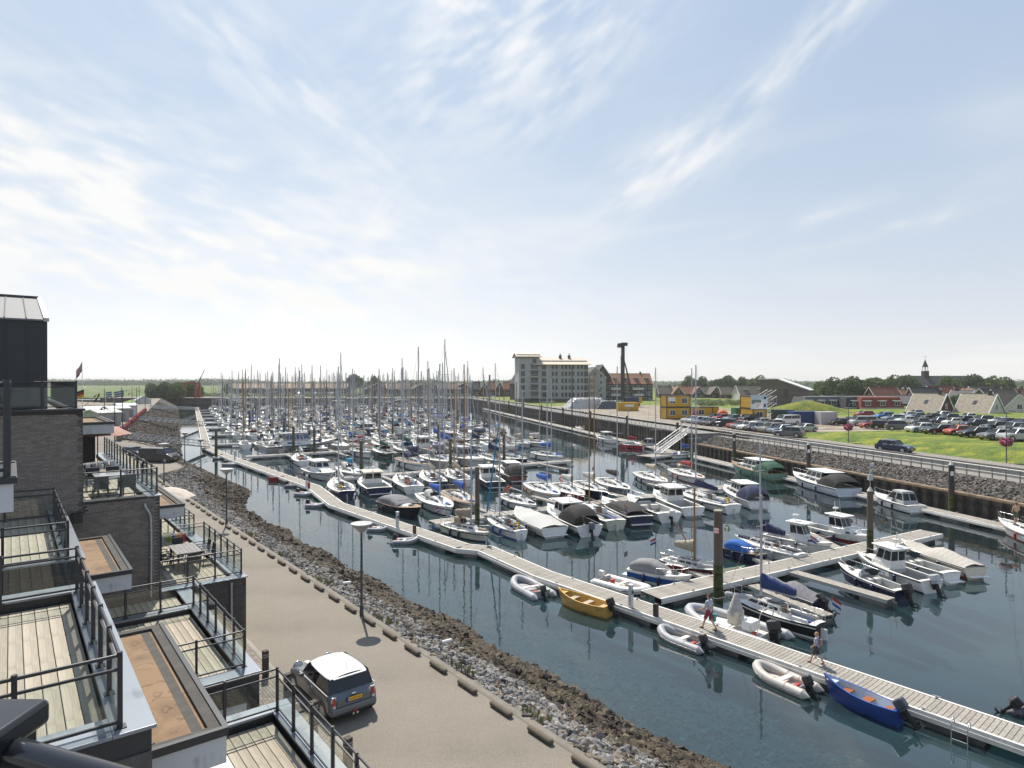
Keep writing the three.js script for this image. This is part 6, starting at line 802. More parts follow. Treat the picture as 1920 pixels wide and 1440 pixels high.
{
  const rowsR = [[[85, 845, 'hatch', 'black'], [180, 830, 'hatch', 'navy'], [300, 850, 'van', 'silver'], [390, 870, 'hatch', 'red'], [525, 885, 'suv', 'black', 1], [690, 897, 'suv', 'grey', 1], [880, 912, 'hatch', 'white'], [1075, 930, 'estate', 'black'], [1255, 942, 'small', 'orange red'], [1440, 962, 'estate', 'black'], [1650, 988, 'estate', 'grey'], [1850, 1002, 'suv', 'silver']], [[610, 800, 'estate', 'blue grey'], [735, 822, 'hatch', 'white'], [870, 842, 'hatch', 'grey'], [1055, 832, 'estate', 'navy'], [1200, 842, 'small', 'white'], [1425, 868, 'suv', 'navy'], [1630, 893, 'hatch', 'black'], [1810, 908, 'hatch', 'grey'], [1960, 930, 'hatch', 'silver']], [[320, 757, 'estate', 'red'], [520, 782, 'suv', 'blue'], [750, 768, 'small', 'white'], [840, 778, 'hatch', 'blue grey'], [990, 785, 'hatch', 'black'], [1160, 790, 'estate', 'navy'], [1310, 815, 'hatch', 'black'], [1500, 822, 'suv', 'black'], [1680, 832, 'sedan', 'white'], [1740, 838, 'sedan', 'navy'], [1885, 858, 'sedan', 'navy']], [[830, 745, 'hatch', 'silver'], [1090, 762, 'estate', 'white'], [1350, 785, 'hatch', 'white']]];
  const nm = ['front row on the grass bank', 'second row on the grass bank', 'third row on the grass bank', 'rearmost row on the grass bank']; const r = rng(8);
  const findY = (px, py) => { let Y = 5.1; for (let k = 0; k < 12; k++) { const p = P(px, py, Y), dx = p.x - 44.5, dz = p.z + 55.6, rr = dx * RX + dz * RZ, t = dx * QX + dz * QZ; Y = lerp(Y, landY(t, rr), 0.5); } return P(px, py, Y); };
  rowsR.forEach((row, i) => row.forEach(([u, v, ty, col, rev], k) => car(ty, col, findY(1560 + u / 5.333, 640 + v / 5.333 - 1), Math.atan2(-0.99, 0.1) + (rev ? 2.6 : 0) + (r() - 0.5) * 0.12, `${col} ${ty === 'small' ? 'small hatchback' : ty === 'hatch' ? 'hatchback' : ty === 'suv' ? 'tall family car' : ty} parked, ${ordinal(k)} from left in the ${nm[i]}`)));
  const rl = [[185, 812, 'hatch', 'silver'], [258, 818, 'estate', 'silver'], [312, 828, 'hatch', 'blue grey'], [375, 838, 'hatch', 'black'], [437, 845, 'hatch', 'black'], [548, 858, 'suv', 'black', 1], [655, 866, 'hatch', 'red'], [700, 876, 'hatch', 'grey'], [765, 884, 'hatch', 'white'], [828, 893, 'hatch', 'black'], [912, 902, 'hatch', 'navy'], [992, 912, 'suv', 'beige'], [1085, 920, 'estate', 'blue grey'], [1172, 957, 'suv', 'grey', 1], [1325, 902, 'sedan', 'silver']];
  rl.forEach(([u, v, ty, col, rev], k) => car(ty, col, P(1260 + u / 5.333, 640 + v / 5.333, 4.4), rev ? Math.atan2(-0.75, -0.66) : Math.atan2(-0.93, 0.36), `${col} ${ty === 'hatch' ? 'hatchback' : ty === 'suv' ? 'tall family car' : ty} on sandy ground by the yellow cabins, ${ordinal(k)} from left`, 'cars by the yellow cabins'));
  [[420, 760, 'hatch', 'black'], [490, 768, 'hatch', 'red'], [600, 775, 'hatch', 'blue grey'], [690, 772, 'estate', 'black'], [770, 782, 'suv', 'black'], [880, 818, 'hatch', 'silver'], [1010, 836, 'hatch', 'grey']].forEach(([u, v, ty, col], k) => car(ty, col, P(1260 + u / 5.333, 640 + v / 5.333 + 4, 4.4), Math.atan2(-0.93, 0.36), `${col} car in the row behind, ${ordinal(k)} from the yellow cabins`, 'cars by the yellow cabins'));
  car('van', 'white', P(1476, 796, 4.4), Math.atan2(-0.95, 0.3), 'white van before the blue shipping container', 'cars by the yellow cabins');
  car('hatch', 'navy', P(1678, 847, 4.4), Math.atan2(0.5, 0.87), 'dark blue hatchback driving alone on the upper road', 'cars on the road');
  const van = car('van', 'black', P(298, 866, 2), Math.atan2(0.98, 0.2), 'black panel van parked at the end of the bank road', 'cars by the left gangway'); part('cargo_panel', [-1, 1].map((q) => beam(V3(q * 0.93, 1.55, -2.42), V3(q * 0.93, 1.55, 0.2), 0.05, 0.75)), paint(PAINTS.black), van); car('hatch', 'navy', P(252, 856, 2), Math.atan2(0.9, 0.4), 'dark hatchback parked left of the black van', 'cars by the left gangway'); car('sedan', 'blue grey', P(240, 848, 2), Math.atan2(0.9, 0.4), 'blue grey saloon farthest left beside the black van', 'cars by the left gangway');
}
{ // the grey hatchback with white roof on the near street
  const grey = paint([0.115, 0.125, 0.14]), c = makeCar({ len: 3.63, wid: 1.69, hgt: 1.41, belt: 0.9, nose: 0.72, hood: 0.93, cowl: 0.72, rf: 0.32, rr: -1.36, br: -1.62, roofT: 0.84, tail: 0.95, wb: 2.4, wr: 0.3, bev: 0.16, crown: 0.12, round: 0.12, paintM: grey, roofM: paint([0.58, 0.58, 0.58]) });
  c.name = numbered('parked_hatchback'); c.userData = { label: 'grey three door hatchback with white roof parked on the near street', category: 'car' }; c.position.copy(L(21.35, 8.75, 2)); c.rotation.y = HOUSE_TURN + 0.02; scene.add(c);
  for (const ch of [...c.children]) if (ch.name === 'tail_light' || ch.name === 'number_plate' || ch.name === 'headlight' || ch.name === 'pillar') c.remove(ch);
  for (const q of [-1, 1]) { const t = part('tail_light', rb(0.13, 0.34, 0.1, 0.05, q * 0.68, 0.72, -1.76, 3), M([0.45, 0.05, 0.04], 0.15), c); part('light_surround', rb(0.17, 0.38, 0.06, 0.05, q * 0.68, 0.72, -1.755, 3), STEEL, t); part('indicator', rb(0.09, 0.09, 0.04, 0.02, q * 0.68, 0.6, -1.80), M([0.65, 0.6, 0.55], 0.2), t); const h = part('headlight', new THREE.SphereGeometry(0.16, 14, 10).scale(0.95, 1.05, 0.5).translate(q * 0.56, 0.72, 1.62), M([0.6, 0.62, 0.63], 0.08), c); part('light_ring', new THREE.TorusGeometry(0.165, 0.018, 6, 20).translate(q * 0.56, 0.74, 1.62), STEEL, h); part('door_handle', rb(0.03, 0.035, 0.16, 0.012, q * 0.852, 0.8, -0.35), STEEL, c); part('bonnet_stripe', rb(0.16, 0.012, 0.85, 0.005).rotateX(0.12).translate(q * 0.3, 0.93, 1.1), WHITE, c); part('beltline_trim', beam(V3(q * 0.835, 0.925, -1.6), V3(q * 0.83, 0.925, 0.75), 0.025, 0.02), STEEL, c); part('sill_trim', bx(0.06, 0.12, 1.6, q * 0.84, 0.3, 0), BLACK, c); }
  const cv = document.createElement('canvas'); cv.width = 256; cv.height = 64; const x = cv.getContext('2d'); x.fillStyle = '#f0b31c'; x.fillRect(0, 0, 256, 64); x.fillStyle = '#1f4fb0'; x.fillRect(0, 0, 26, 64); x.fillStyle = '#141414'; x.font = 'bold 46px sans-serif'; x.textAlign = 'center'; x.textBaseline = 'middle'; x.fillText('8-KVP-04', 142, 35); const pt = new THREE.CanvasTexture(cv); pt.colorSpace = THREE.SRGBColorSpace;
  const pg = new THREE.PlaneGeometry(0.52, 0.12).rotateY(Math.PI).translate(0, 0.74, -1.845); pg.userData.uvDone = true; part('number_plate', pg, new THREE.MeshStandardMaterial({ map: pt, roughness: 0.4 }), c); part('plate_holder', bx(0.55, 0.15, 0.02, 0, 0.74, -1.832), BLACK, c);
  part('rear_bumper', rb(1.6, 0.26, 0.16, 0.08, 0, 0.42, -1.78, 3), grey, c); part('bumper_trim', rb(1.45, 0.06, 0.05, 0.02, 0, 0.33, -1.86), BLACK, c); part('fog_light', bx(0.12, 0.06, 0.02, 0, 0.36, -1.885), M([0.4, 0.02, 0.02], 0.3), c); part('exhaust_pipe', [-0.07, 0.07].map((q) => new THREE.CylinderGeometry(0.04, 0.04, 0.14, 12).rotateX(Math.PI / 2).translate(q, 0.27, -1.84)), STEEL, c); part('badge', new THREE.SphereGeometry(0.06, 12, 8).scale(1.5, 0.6, 0.4).translate(0, 0.86, -1.775), STEEL, c); part('roof_spoiler', rb(1.15, 0.03, 0.16, 0.012, 0, 1.345, -1.44), paint([0.72, 0.72, 0.72]), c); part('antenna', [bar([0.0, 1.38, -1.2], [0.06, 1.72, -1.38], 0.006, 4), cy(0.02, 0.035, 0.04, 8, 0, 1.38, -1.2)], BLACK, c); part('tailgate_seam', [bx(1.28, 0.008, 0.01, 0, 0.56, -1.832), bx(0.008, 0.34, 0.01, -0.6, 0.74, -1.815), bx(0.008, 0.34, 0.01, 0.6, 0.74, -1.815)], BLACK, c); part('wiper', bar([0.05, 0.97, -1.67], [0.42, 0.99, -1.66], 0.008, 4), BLACK, c);
}
// ================= BUILDINGS, TREES AND THE FAR SHORE =================
const G = (px, d, Y) => V3((px - 960) * d / F, Y, -d);
const BRICKR = M([0.2, 0.1, 0.075], 0.9, { map: retex(T.grain, 0.5) }), BRICKB = M([0.15, 0.125, 0.11], 0.9, { map: retex(T.grain, 0.5) }), BRICKG = M([0.7, 0.7, 0.7], 0.9, { map: retex(T.grain, 0.4) }), RENDERW = M([0.62, 0.61, 0.58], 0.85, { map: T.dirt });
const TILEO = M([0.36, 0.17, 0.1], 0.9, { map: T.roof }), TILEG = M([0.17, 0.15, 0.125], 0.9, { map: T.roof }), TILER = M([0.26, 0.09, 0.06], 0.9, { map: T.roof }), TILED = M([0.035, 0.036, 0.045], 0.7, { map: T.roof }), TILEP = M([0.46, 0.4, 0.32], 0.9, { map: T.roof });
const FRAMEW = M([0.66, 0.66, 0.64], 0.6), PANEF = M([0.05, 0.06, 0.07], 0.08);
function win(parent, x, y, z, w, h, turn = 0, fm = FRAMEW) { // frame with a recessed pane; faces local +z after the turn
  const f = part('window', [bx(w, 0.08, 0.1, 0, h / 2, 0), bx(w, 0.1, 0.14, 0, -h / 2, 0.02), bx(0.07, h, 0.1, -w / 2, 0, 0), bx(0.07, h, 0.1, w / 2, 0, 0), bx(0.05, h, 0.07, 0, 0, 0)], fm, parent); f.position.set(x, y, z); f.rotation.y = turn; part('pane', bx(w - 0.08, h - 0.08, 0.03, 0, 0, -0.015), PANEF, f); return f;
}
// gabled house: ridge along x, w long, d deep; front faces +z
function house(name, label, pos, turn, { w = 8, d = 8, h = 3.2, rh = 4, wall = BRICKR, roof = TILEO, ridge = 'x', dormers = 0, wins = 2, chimney = true, endWins = true, roofWin = 0, group } = {}) {
  const t = thing(name, label, 'house', pos, turn, group);
  const W = ridge === 'x' ? w : d, D = ridge === 'x' ? d : w; // W along the ridge
  const sh = new THREE.Shape([[-D / 2, -3], [-D / 2, h], [0, h + rh], [D / 2, h], [D / 2, -3]].map(([a, b]) => new THREE.Vector2(a, b)));
  const body = new THREE.ExtrudeGeometry(sh, { depth: W, bevelEnabled: false }).translate(0, 0, -W / 2).rotateY(Math.PI / 2); const rot = ridge === 'x' ? 0 : Math.PI / 2; part('wall', body.rotateY(rot), wall, t);
  const rg = []; for (const q of [-1, 1]) { const e = 0.35; rg.push(beam(V3(0, h + rh + 0.06, 0), V3(0, h - rh * e / (D / 2) + 0.06, q * (D / 2 + e)), W + 0.5, 0.14)); } const R = part('roof', merge(rg).rotateY(rot), roof, t);
  part('verge', [-1, 1].flatMap((s) => [-1, 1].map((q) => beam(V3(s * (W / 2 + 0.26), h + rh + 0.06, 0), V3(s * (W / 2 + 0.26), h + 0.06 - rh * 0.35 / (D / 2), q * (D / 2 + 0.35)), 0.12, 0.26))).map((g) => g.rotateY(rot)), FRAMEW, R); part('ridge_tiles', bx(W + 0.5, 0.14, 0.26, 0, h + rh + 0.14, 0).rotateY(rot), roof, R);
  if (chimney) part('chimney', bx(0.7, 1.4, 0.7, ridge === 'x' ? W * 0.32 : 0, h + rh + 0.3, ridge === 'x' ? 0 : -W * 0.3), BRICKB, R);
  for (let i = 0; i < wins; i++) win(t, ridge === 'x' ? -w / 2 + (i + 0.5) * w / wins : -w * 0.22 + i * w * 0.44 / Math.max(1, wins - 1), h * 0.5, d / 2 + 0.03, 1.3, 1.4); if (ridge !== 'x') win(t, 0, h + rh * 0.35, d / 2 + 0.03, 1.1, 1.3); else if (endWins) for (const q of [-1, 1]) win(t, q * (w / 2 + 0.03), h + rh * 0.3, 0, 1.0, 1.3, q * Math.PI / 2);
  for (let i = 0; i < dormers; i++) { const x = -w / 2 + (i + 0.5) * w / dormers, zz = d / 2 * 0.62; const dm = part('dormer', [bx(1.9, 1.5, 1.8, x, h + rh * 0.42, zz - 0.4)], TILED, t); part('dormer_roof', bx(2.2, 0.14, 2.2, x, h + rh * 0.42 + 0.82, zz - 0.35), FRAMEW, dm); win(t, x, h + rh * 0.42, zz + 0.53, 1.5, 1.1); }
  for (let i = 0; i < roofWin; i++) { const s = (i + 0.5) / roofWin, zz = d / 2 * 0.5; part('roof_window', bx(0.9, 0.08, 1.3).rotateX(Math.atan2(rh, D / 2)).translate(-w / 2 + s * w, h + rh * 0.5 + 0.16, zz), PANEF, R); }
  return t;
}
{ // grey waterside flats
  const t = thing('apartment_block', 'grey brick five storey flats with tall left tower and pale low roof', 'building', G(1052, 276, 3.2), 0.12);
  part('wall', [bx(24, 17.2, 14, 0, 8.6, -7), bx(8.6, 20.2, 14.4, -14, 10.1, -7.2)], BRICKG, t); part('plinth', bx(33, 2.6, 14.8, -2, 1.3, -7), M([0.09, 0.085, 0.08], 0.9), t);
  const RFM = M([0.5, 0.42, 0.33], 0.7); const rf = part('roof', [beam(V3(0.2, 17.2, 1.4), V3(0.2, 20.4, -8), 25.4, 0.25), beam(V3(0.2, 17.2, -15.4), V3(0.2, 20.4, -8), 25.4, 0.25), beam(V3(-14, 20.6, 1.3), V3(-14, 22.4, -7), 11, 0.25), beam(V3(-14, 20.6, -15.2), V3(-14, 22.4, -7), 11, 0.25)], RFM, t); part('gable_fill', [bx(10.2, 1.4, 12, -14, 21, -7), bx(24, 2.2, 10, 0, 18, -7.5)], BRICKG, t);
  for (const x of [1, 5]) { const c = part('flue', [bx(1.1, 1.8, 1.1, x, 20.6, -7), cy(0.22, 0.22, 0.7, 10, x, 21.5, -7)], BRICKB, rf); part('flue_cap', cy(0.3, 0.3, 0.1, 10, x, 22.2, -7), BLACK, c); }
  const dark = M([0.09, 0.09, 0.1], 0.5);
  for (let f = 0; f < 5; f++) { const y = 4.3 + f * 3.0; for (const x of [-3.6, -2.0, 0.6, 2.2, 3.8, 5.4, 7.6, 9.2]) if (f < 5) win(t, x, y, 0.03, 0.95, 1.8, 0, dark); win(t, -7.4, y, 0.03, 2.0, 2.1, 0, dark); win(t, 11.0, y, 0.03, 1.6, 2.2, 0, dark); }
  for (let f = 0; f < 5; f++) { const y = 3.0 + f * 3.0; const b = part('balcony', [bx(4.2, 0.22, 1.8, -11.6, y, 0.9)], RENDERW, t); part('balcony_rail', [bx(4.2, 0.06, 0.06, -11.6, y + 1.1, 1.75), ...Array.from({ length: 12 }, (_, k) => bx(0.04, 1.0, 0.04, -13.6 + k * 0.364, y + 0.6, 1.75))], GALV, b); win(t, -11.6, y + 1.4, 0.05, 3.2, 2.2, 0, dark); win(t, -16.6, y + 1.4, 0.05, 1.6, 2.0, 0, dark); } win(t, -11.6, 18.6, 0.05, 1.6, 2.2, 0, dark);
  const h2 = house('gabled_building', 'pale gable ended block behind the grey flats with stacked balconies', G(1110, 292, 3.4), 0.1, { w: 10, d: 12, h: 11.5, rh: 4.6, wall: BRICKG, roof: TILEG, ridge: 'z', wins: 2, chimney: false }); for (let f = 0; f < 4; f++) { part('balcony', [bx(4, 0.2, 1.4, -2, 2.4 + f * 2.9, 6.6), bx(4, 0.9, 0.08, -2, 2.95 + f * 2.9, 7.25)], RENDERW, h2); win(h2, 2.8, 3.6 + f * 2.9, 6.03, 1.2, 1.5); }
  house('gabled_building', 'darker brick gable rising just right of the grey flats', G(1124, 300, 3.4), 0.1, { w: 8, d: 12, h: 12, rh: 5.4, wall: BRICKB, roof: TILED, ridge: 'z', wins: 2, chimney: false });
  const o = house('apartment_block', 'long three storey brick flats with orange tiled roof and white dormers', G(1170, 300, 3.2), 0.04, { w: 24, d: 12, h: 9.0, rh: 4.6, wall: BRICKB, roof: TILEO, wins: 6, dormers: 5, endWins: true }); for (let f = 0; f < 3; f++) for (let k = 0; k < 9; k++) win(o, -10.6 + k * 2.65, 1.7 + f * 2.8, 6.06, k % 3 === 1 ? 2.0 : 1.1, 1.6); for (let f = 1; f < 3; f++) for (const x of [-5, 5]) part('balcony', [bx(5, 0.2, 1.4, x, 0.6 + f * 2.8, 6.8), bx(5, 0.9, 0.06, x, 1.15 + f * 2.8, 7.4)], RENDERW, o);
  // modern villa with monopitch roof
  const m = thing('modern_villa', 'dark brick villa with sloping flat roof beyond the car park', 'building', G(1470, 214, 4.6), -0.55); const ms = new THREE.Shape([[-7.5, -2], [-7.5, 9.2], [-2, 9.2], [7.5, 5.6], [7.5, -2]].map((a) => new THREE.Vector2(...a))); part('wall', new THREE.ExtrudeGeometry(ms, { depth: 10, bevelEnabled: false }).translate(0, 0, -10), M([0.26, 0.225, 0.2], 0.9, { map: retex(T.grain, 0.5) }), m); part('roof', [beam(V3(-2, 9.4, -5), V3(8, 5.65, -5), 11, 0.3), bx(6.4, 0.3, 11, -5, 9.4, -5)], FRAMEW, m);
  const wl = part('window_wall', [bx(0.1, 5, 3, -7.53, 3.5, -3), bx(0.1, 5, 2.4, -7.53, 3.5, -7)], PANEF, m); parts('window_mullion', [-1.6, -3, -4.4, -6, -8].map((z) => bx(0.14, 5.2, 0.3, -7.56, 3.5, z)), RENDERW, wl); win(m, 0.5, 4.6, 0.04, 1.2, 2.6, 0, ANTH); win(m, 2.4, 1.2, 0.04, 2, 1.6, 0, ANTH); part('terrace', [bx(2.5, 0.25, 9, -8.7, 2.4, -5), bx(0.06, 1, 9, -9.9, 3, -5)], GALV, m);
}
{ // the terraces behind the meadow
  const rw = [['orange roofed brick house at the left end of the far terrace', 1246, 352, TILEG, BRICKB, 'x'], ['steep orange gable house, second in the far terrace', 1268, 350, TILEO, BRICKR, 'z'], ['orange roofed house, third in the far terrace', 1287, 352, TILEO, BRICKR, 'x'], ['brick gable house with orange roof, fourth in the far terrace', 1306, 348, TILEO, BRICKB, 'z'], ['grey roofed house, fifth in the far terrace', 1324, 350, TILEG, BRICKB, 'x'], ['brown gable house, sixth in the far terrace', 1338, 344, TILEG, BRICKR, 'z'], ['long grey roofed brick house with white verge', 1362, 338, TILEG, BRICKR, 'x']];
  rw.forEach(([l, px, d, rf, wl, rg], i) => house('row_house', l, G(px, d, 3.6), 0.02, { w: rg === 'x' ? 8 : 6.5, d: rg === 'x' ? 8 : 8.4, h: 3.0, rh: 3.8, roof: rf, wall: wl, ridge: rg, group: 'terrace behind the meadow', wins: 2 }));
  house('row_house', 'white house with dark dormers beside the modern villa', G(1408, 300, 3.8), 0.05, { w: 14, d: 9, h: 3.2, rh: 4.2, wall: RENDERW, roof: TILEG, dormers: 2, wins: 4 });
  const fl = [['leftmost house of the far left row, dark roof', 893, 380, TILED, BRICKB], ['second house of the far left row, grey roof', 908, 380, TILEG, BRICKR], ['third house of the far left row, orange roof', 922, 380, TILEO, BRICKR], ['fourth house of the far left row, dark roof', 936, 380, TILED, BRICKR], ['fifth house of the far left row, orange roof', 950, 380, TILEO, BRICKB], ['sixth house of the far left row, nearest the grey flats', 964, 380, TILED, BRICKB]]; fl.forEach(([l, px, d, rf, wl], i) => house('row_house', l, G(px, d, 3.6), 0.1, { w: i % 2 ? 5.2 : 4.6, d: 8, h: 5.2, rh: 4.2, roof: rf, wall: wl, ridge: i % 2 ? 'z' : 'x', wins: 1, group: 'far left row of houses' }));
  house('row_house', 'tall dark gable just left of the grey flats', G(974, 310, 3.6), 0.3, { w: 7, d: 9, h: 9, rh: 5.5, wall: BRICKB, roof: TILED, ridge: 'z' });
  // houses behind the dike on the right
  const mans = (l, px, d, n, wall, w) => { const t = thing('mansard_terrace', l, 'house', G(px, d, 2.2), 0.05); const hgt = 3.0; part('wall', bx(w, 5.4, 9, 0, 0.3, -4.5), BRICKB, t); const c = cabin(9.2, 7.2, -w / 2, w / 2, hgt, hgt + 3.2, { rf: 0.9, ra: 0.9, nw: 1, front: false, frontTaper: 1, crown: 0.2 }); part('roof', c.shell.rotateY(Math.PI / 2).translate(0, 0, -4.5), wall, t); for (let k = 0; k < n; k++) { const x = -w / 2 + (k + 0.5) * w / n; const dm = part('dormer', [bx(2.0, 1.6, 1.2, x, hgt + 1.3, -0.55)], wall, t); part('dormer_trim', bx(2.5, 0.2, 1.3, x, hgt + 2.2, -0.5), FRAMEW, dm); win(t, x, hgt + 1.35, 0.1, 1.6, 1.2); } part('gutter', bx(w + 0.3, 0.2, 0.3, 0, hgt, 0.35), FRAMEW, t); return t; };
  mans('grey mansard terrace with five white dormers behind the dike', 1552, 196, 4, M([0.12, 0.13, 0.15], 0.8, { map: T.roof }), 15); mans('black ended mansard house with one white dormer', 1604, 192, 1, TILED, 6.2); mans('red tiled mansard terrace with three white dormers', 1655, 190, 3, M([0.3, 0.075, 0.05], 0.9, { map: T.roof }), 13.5);
  const big = (l, px, d, o) => house('gabled_house', l, G(px, d, 2.6), o.turn ?? -0.35, { w: 8, d: 7.6, h: 2.6, rh: 4.6, roof: TILEP, roofWin: 1, wins: 2, ...o });
  big('white fronted house with pale steep roof and brown brick end', 1744, 172, { wall: BRICKR, turn: -1.05 }); big('white gabled house with pale steep roof right of the brick ended one', 1836, 166, { wall: RENDERW, turn: -1.1 }); big('white gable house at the right picture edge', 1912, 168, { wall: RENDERW, turn: 0.9, roof: TILED }); big('dark roofed cross gable tucked between the two pale roofs', 1806, 215, { wall: BRICKB, roof: TILED, ridge: 'z', rh: 5, turn: 0.3 });
  const r = rng(61), names = ['red roof with a chimney', 'orange roof with dormer', 'brown tiled roof', 'dark tiled roof', 'rust red roof'];
  [[1655, 250, 'x'], [1680, 255, 'x'], [1706, 262, 'z'], [1733, 250, 'x'], [1762, 258, 'x'], [1790, 262, 'x'], [1815, 240, 'z'], [1846, 256, 'x'], [1872, 246, 'x'], [1900, 240, 'x'], [1925, 250, 'z'], [1640, 262, 'z'], [1880, 205, 'x'], [1856, 208, 'x']].forEach(([px, d, rg], i) => house('village_house', `village house with ${names[i % 5]}, ${ordinal(i)} in the cluster below the church`, G(px, d, 2.6 + r()), (r() - 0.5) * 0.7, { w: 8 + 4 * r(), d: 8, h: 3.2, rh: 3.8 + r(), roof: [TILER, TILEO, TILEG, TILED, TILER][i % 5], wall: [BRICKR, BRICKB, RENDERW][i % 3], ridge: rg, dormers: i % 5 === 1 ? 1 : 0, group: 'village below the church' }));
  [[1590, 'left'], [1680, 'middle'], [1715, 'right']].forEach(([px, w], i) => house('long_barn', `long low grey roof behind the mansard houses, ${w} one`, G(px, 222 + i, 2.2), 0.03, { w: 18, d: 10, h: 3.4, rh: 2.6, roof: M([0.16, 0.155, 0.15], 0.9, { map: T.roof }), wall: BRICKB, chimney: false, wins: 3 }));
  const ch = thing('church', 'dark slate roofed church with pointed bell turret above the village trees', 'church', G(1738, 345, 3), 0.05);
  const SL = M([0.075, 0.07, 0.075], 0.8, { map: T.roof }); part('wall', bx(36, 7, 12, 4, 3.5, 0), BRICKB, ch); part('roof', [beam(V3(4, 13.2, 0), V3(4, 6.8, 6.6), 37, 0.3), beam(V3(4, 13.2, 0), V3(4, 6.8, -6.6), 37, 0.3)], SL, ch); part('gable', [-14.1, 22.1].map((x) => new THREE.ExtrudeGeometry(new THREE.Shape([new THREE.Vector2(-6, 7), new THREE.Vector2(0, 13), new THREE.Vector2(6, 7)]), { depth: 0.4, bevelEnabled: false }).rotateY(Math.PI / 2).translate(x, 0, 0)), BRICKB, ch);
  const tu = part('turret', [bx(2.6, 3.4, 2.6, -1, 14.2, 0)], SL, ch); parts('belfry_post', [-1, 1].flatMap((a) => [-1, 1].map((b) => bx(0.25, 2.2, 0.25, -1 + a * 0.85, 16.9, b * 0.85))), FRAMEW, tu); part('spire', new THREE.ConeGeometry(1.5, 4.2, 8).translate(-1, 20.1, 0), SL, tu); part('weathervane', [bar([-1, 22, 0], [-1, 24, 0], 0.05, 4), bx(0.6, 0.25, 0.05, -0.8, 23.6, 0)], BLACK, tu); for (let k = 0; k < 6; k++) win(ch, -10 + k * 6, 3.6, 6.04, 1.2, 3.4, 0, BLACK);
}

{ // sheds at the far end of the marina
  const sh = (l, px, d, w, dp, h, rh, rf, wl, turn, o = {}) => { const t = house('harbour_shed', l, G(px, d, 3.7), turn, { w, d: dp, h, rh, roof: rf, wall: wl, chimney: false, wins: 0, endWins: false, ...o }); return t; };
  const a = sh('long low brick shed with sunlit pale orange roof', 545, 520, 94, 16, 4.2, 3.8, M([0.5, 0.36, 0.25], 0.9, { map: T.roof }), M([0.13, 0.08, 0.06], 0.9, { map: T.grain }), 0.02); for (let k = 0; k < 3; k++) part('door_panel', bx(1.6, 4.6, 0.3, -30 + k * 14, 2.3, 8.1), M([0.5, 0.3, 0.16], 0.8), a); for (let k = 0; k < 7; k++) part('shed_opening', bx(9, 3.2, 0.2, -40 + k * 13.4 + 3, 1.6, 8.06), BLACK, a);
  [['first', 705], ['second', 745], ['third', 790], ['fourth', 838], ['fifth', 862]].forEach(([n, px], i) => sh(`brown gabled boat shed, ${n} from left in the far row`, px, 430 + 6 * i, 15, 26, 4.5, 3.6, M([0.2, 0.13, 0.1], 0.9, { map: T.roof }), M([0.16, 0.09, 0.07], 0.9, { map: T.grain }), 0.25, { ridge: i % 2 ? 'x' : 'z', group: 'brown boat sheds' }));
  // low parked camper vans and cars before the sheds
  for (let k = 0; k < 14; k++) car(k % 3 ? 'hatch' : 'van', k % 4 === 1 ? 'silver' : k % 3 ? 'white' : 'white', G(560 + k * 5.3, 486 + (k % 3) * 3, 3.75), 0.3 + k, `pale vehicle before the long shed, ${ordinal(k)} from left`, 'vehicles before the long shed');
  for (let k = 0; k < 22; k++) car(['hatch', 'estate', 'hatch', 'suv'][k % 4], ['silver', 'black', 'white', 'navy', 'grey'][k % 5], G(800 + (k % 11) * 12.4, 372 + (k > 10 ? 14 : 0), 3.75), 0.4 + (k % 2) * 3, `distant parked car, ${ordinal(k % 11)} in the ${k > 10 ? 'rear' : 'front'} row at the head of the fairway`, 'distant cars at the head of the fairway');
}
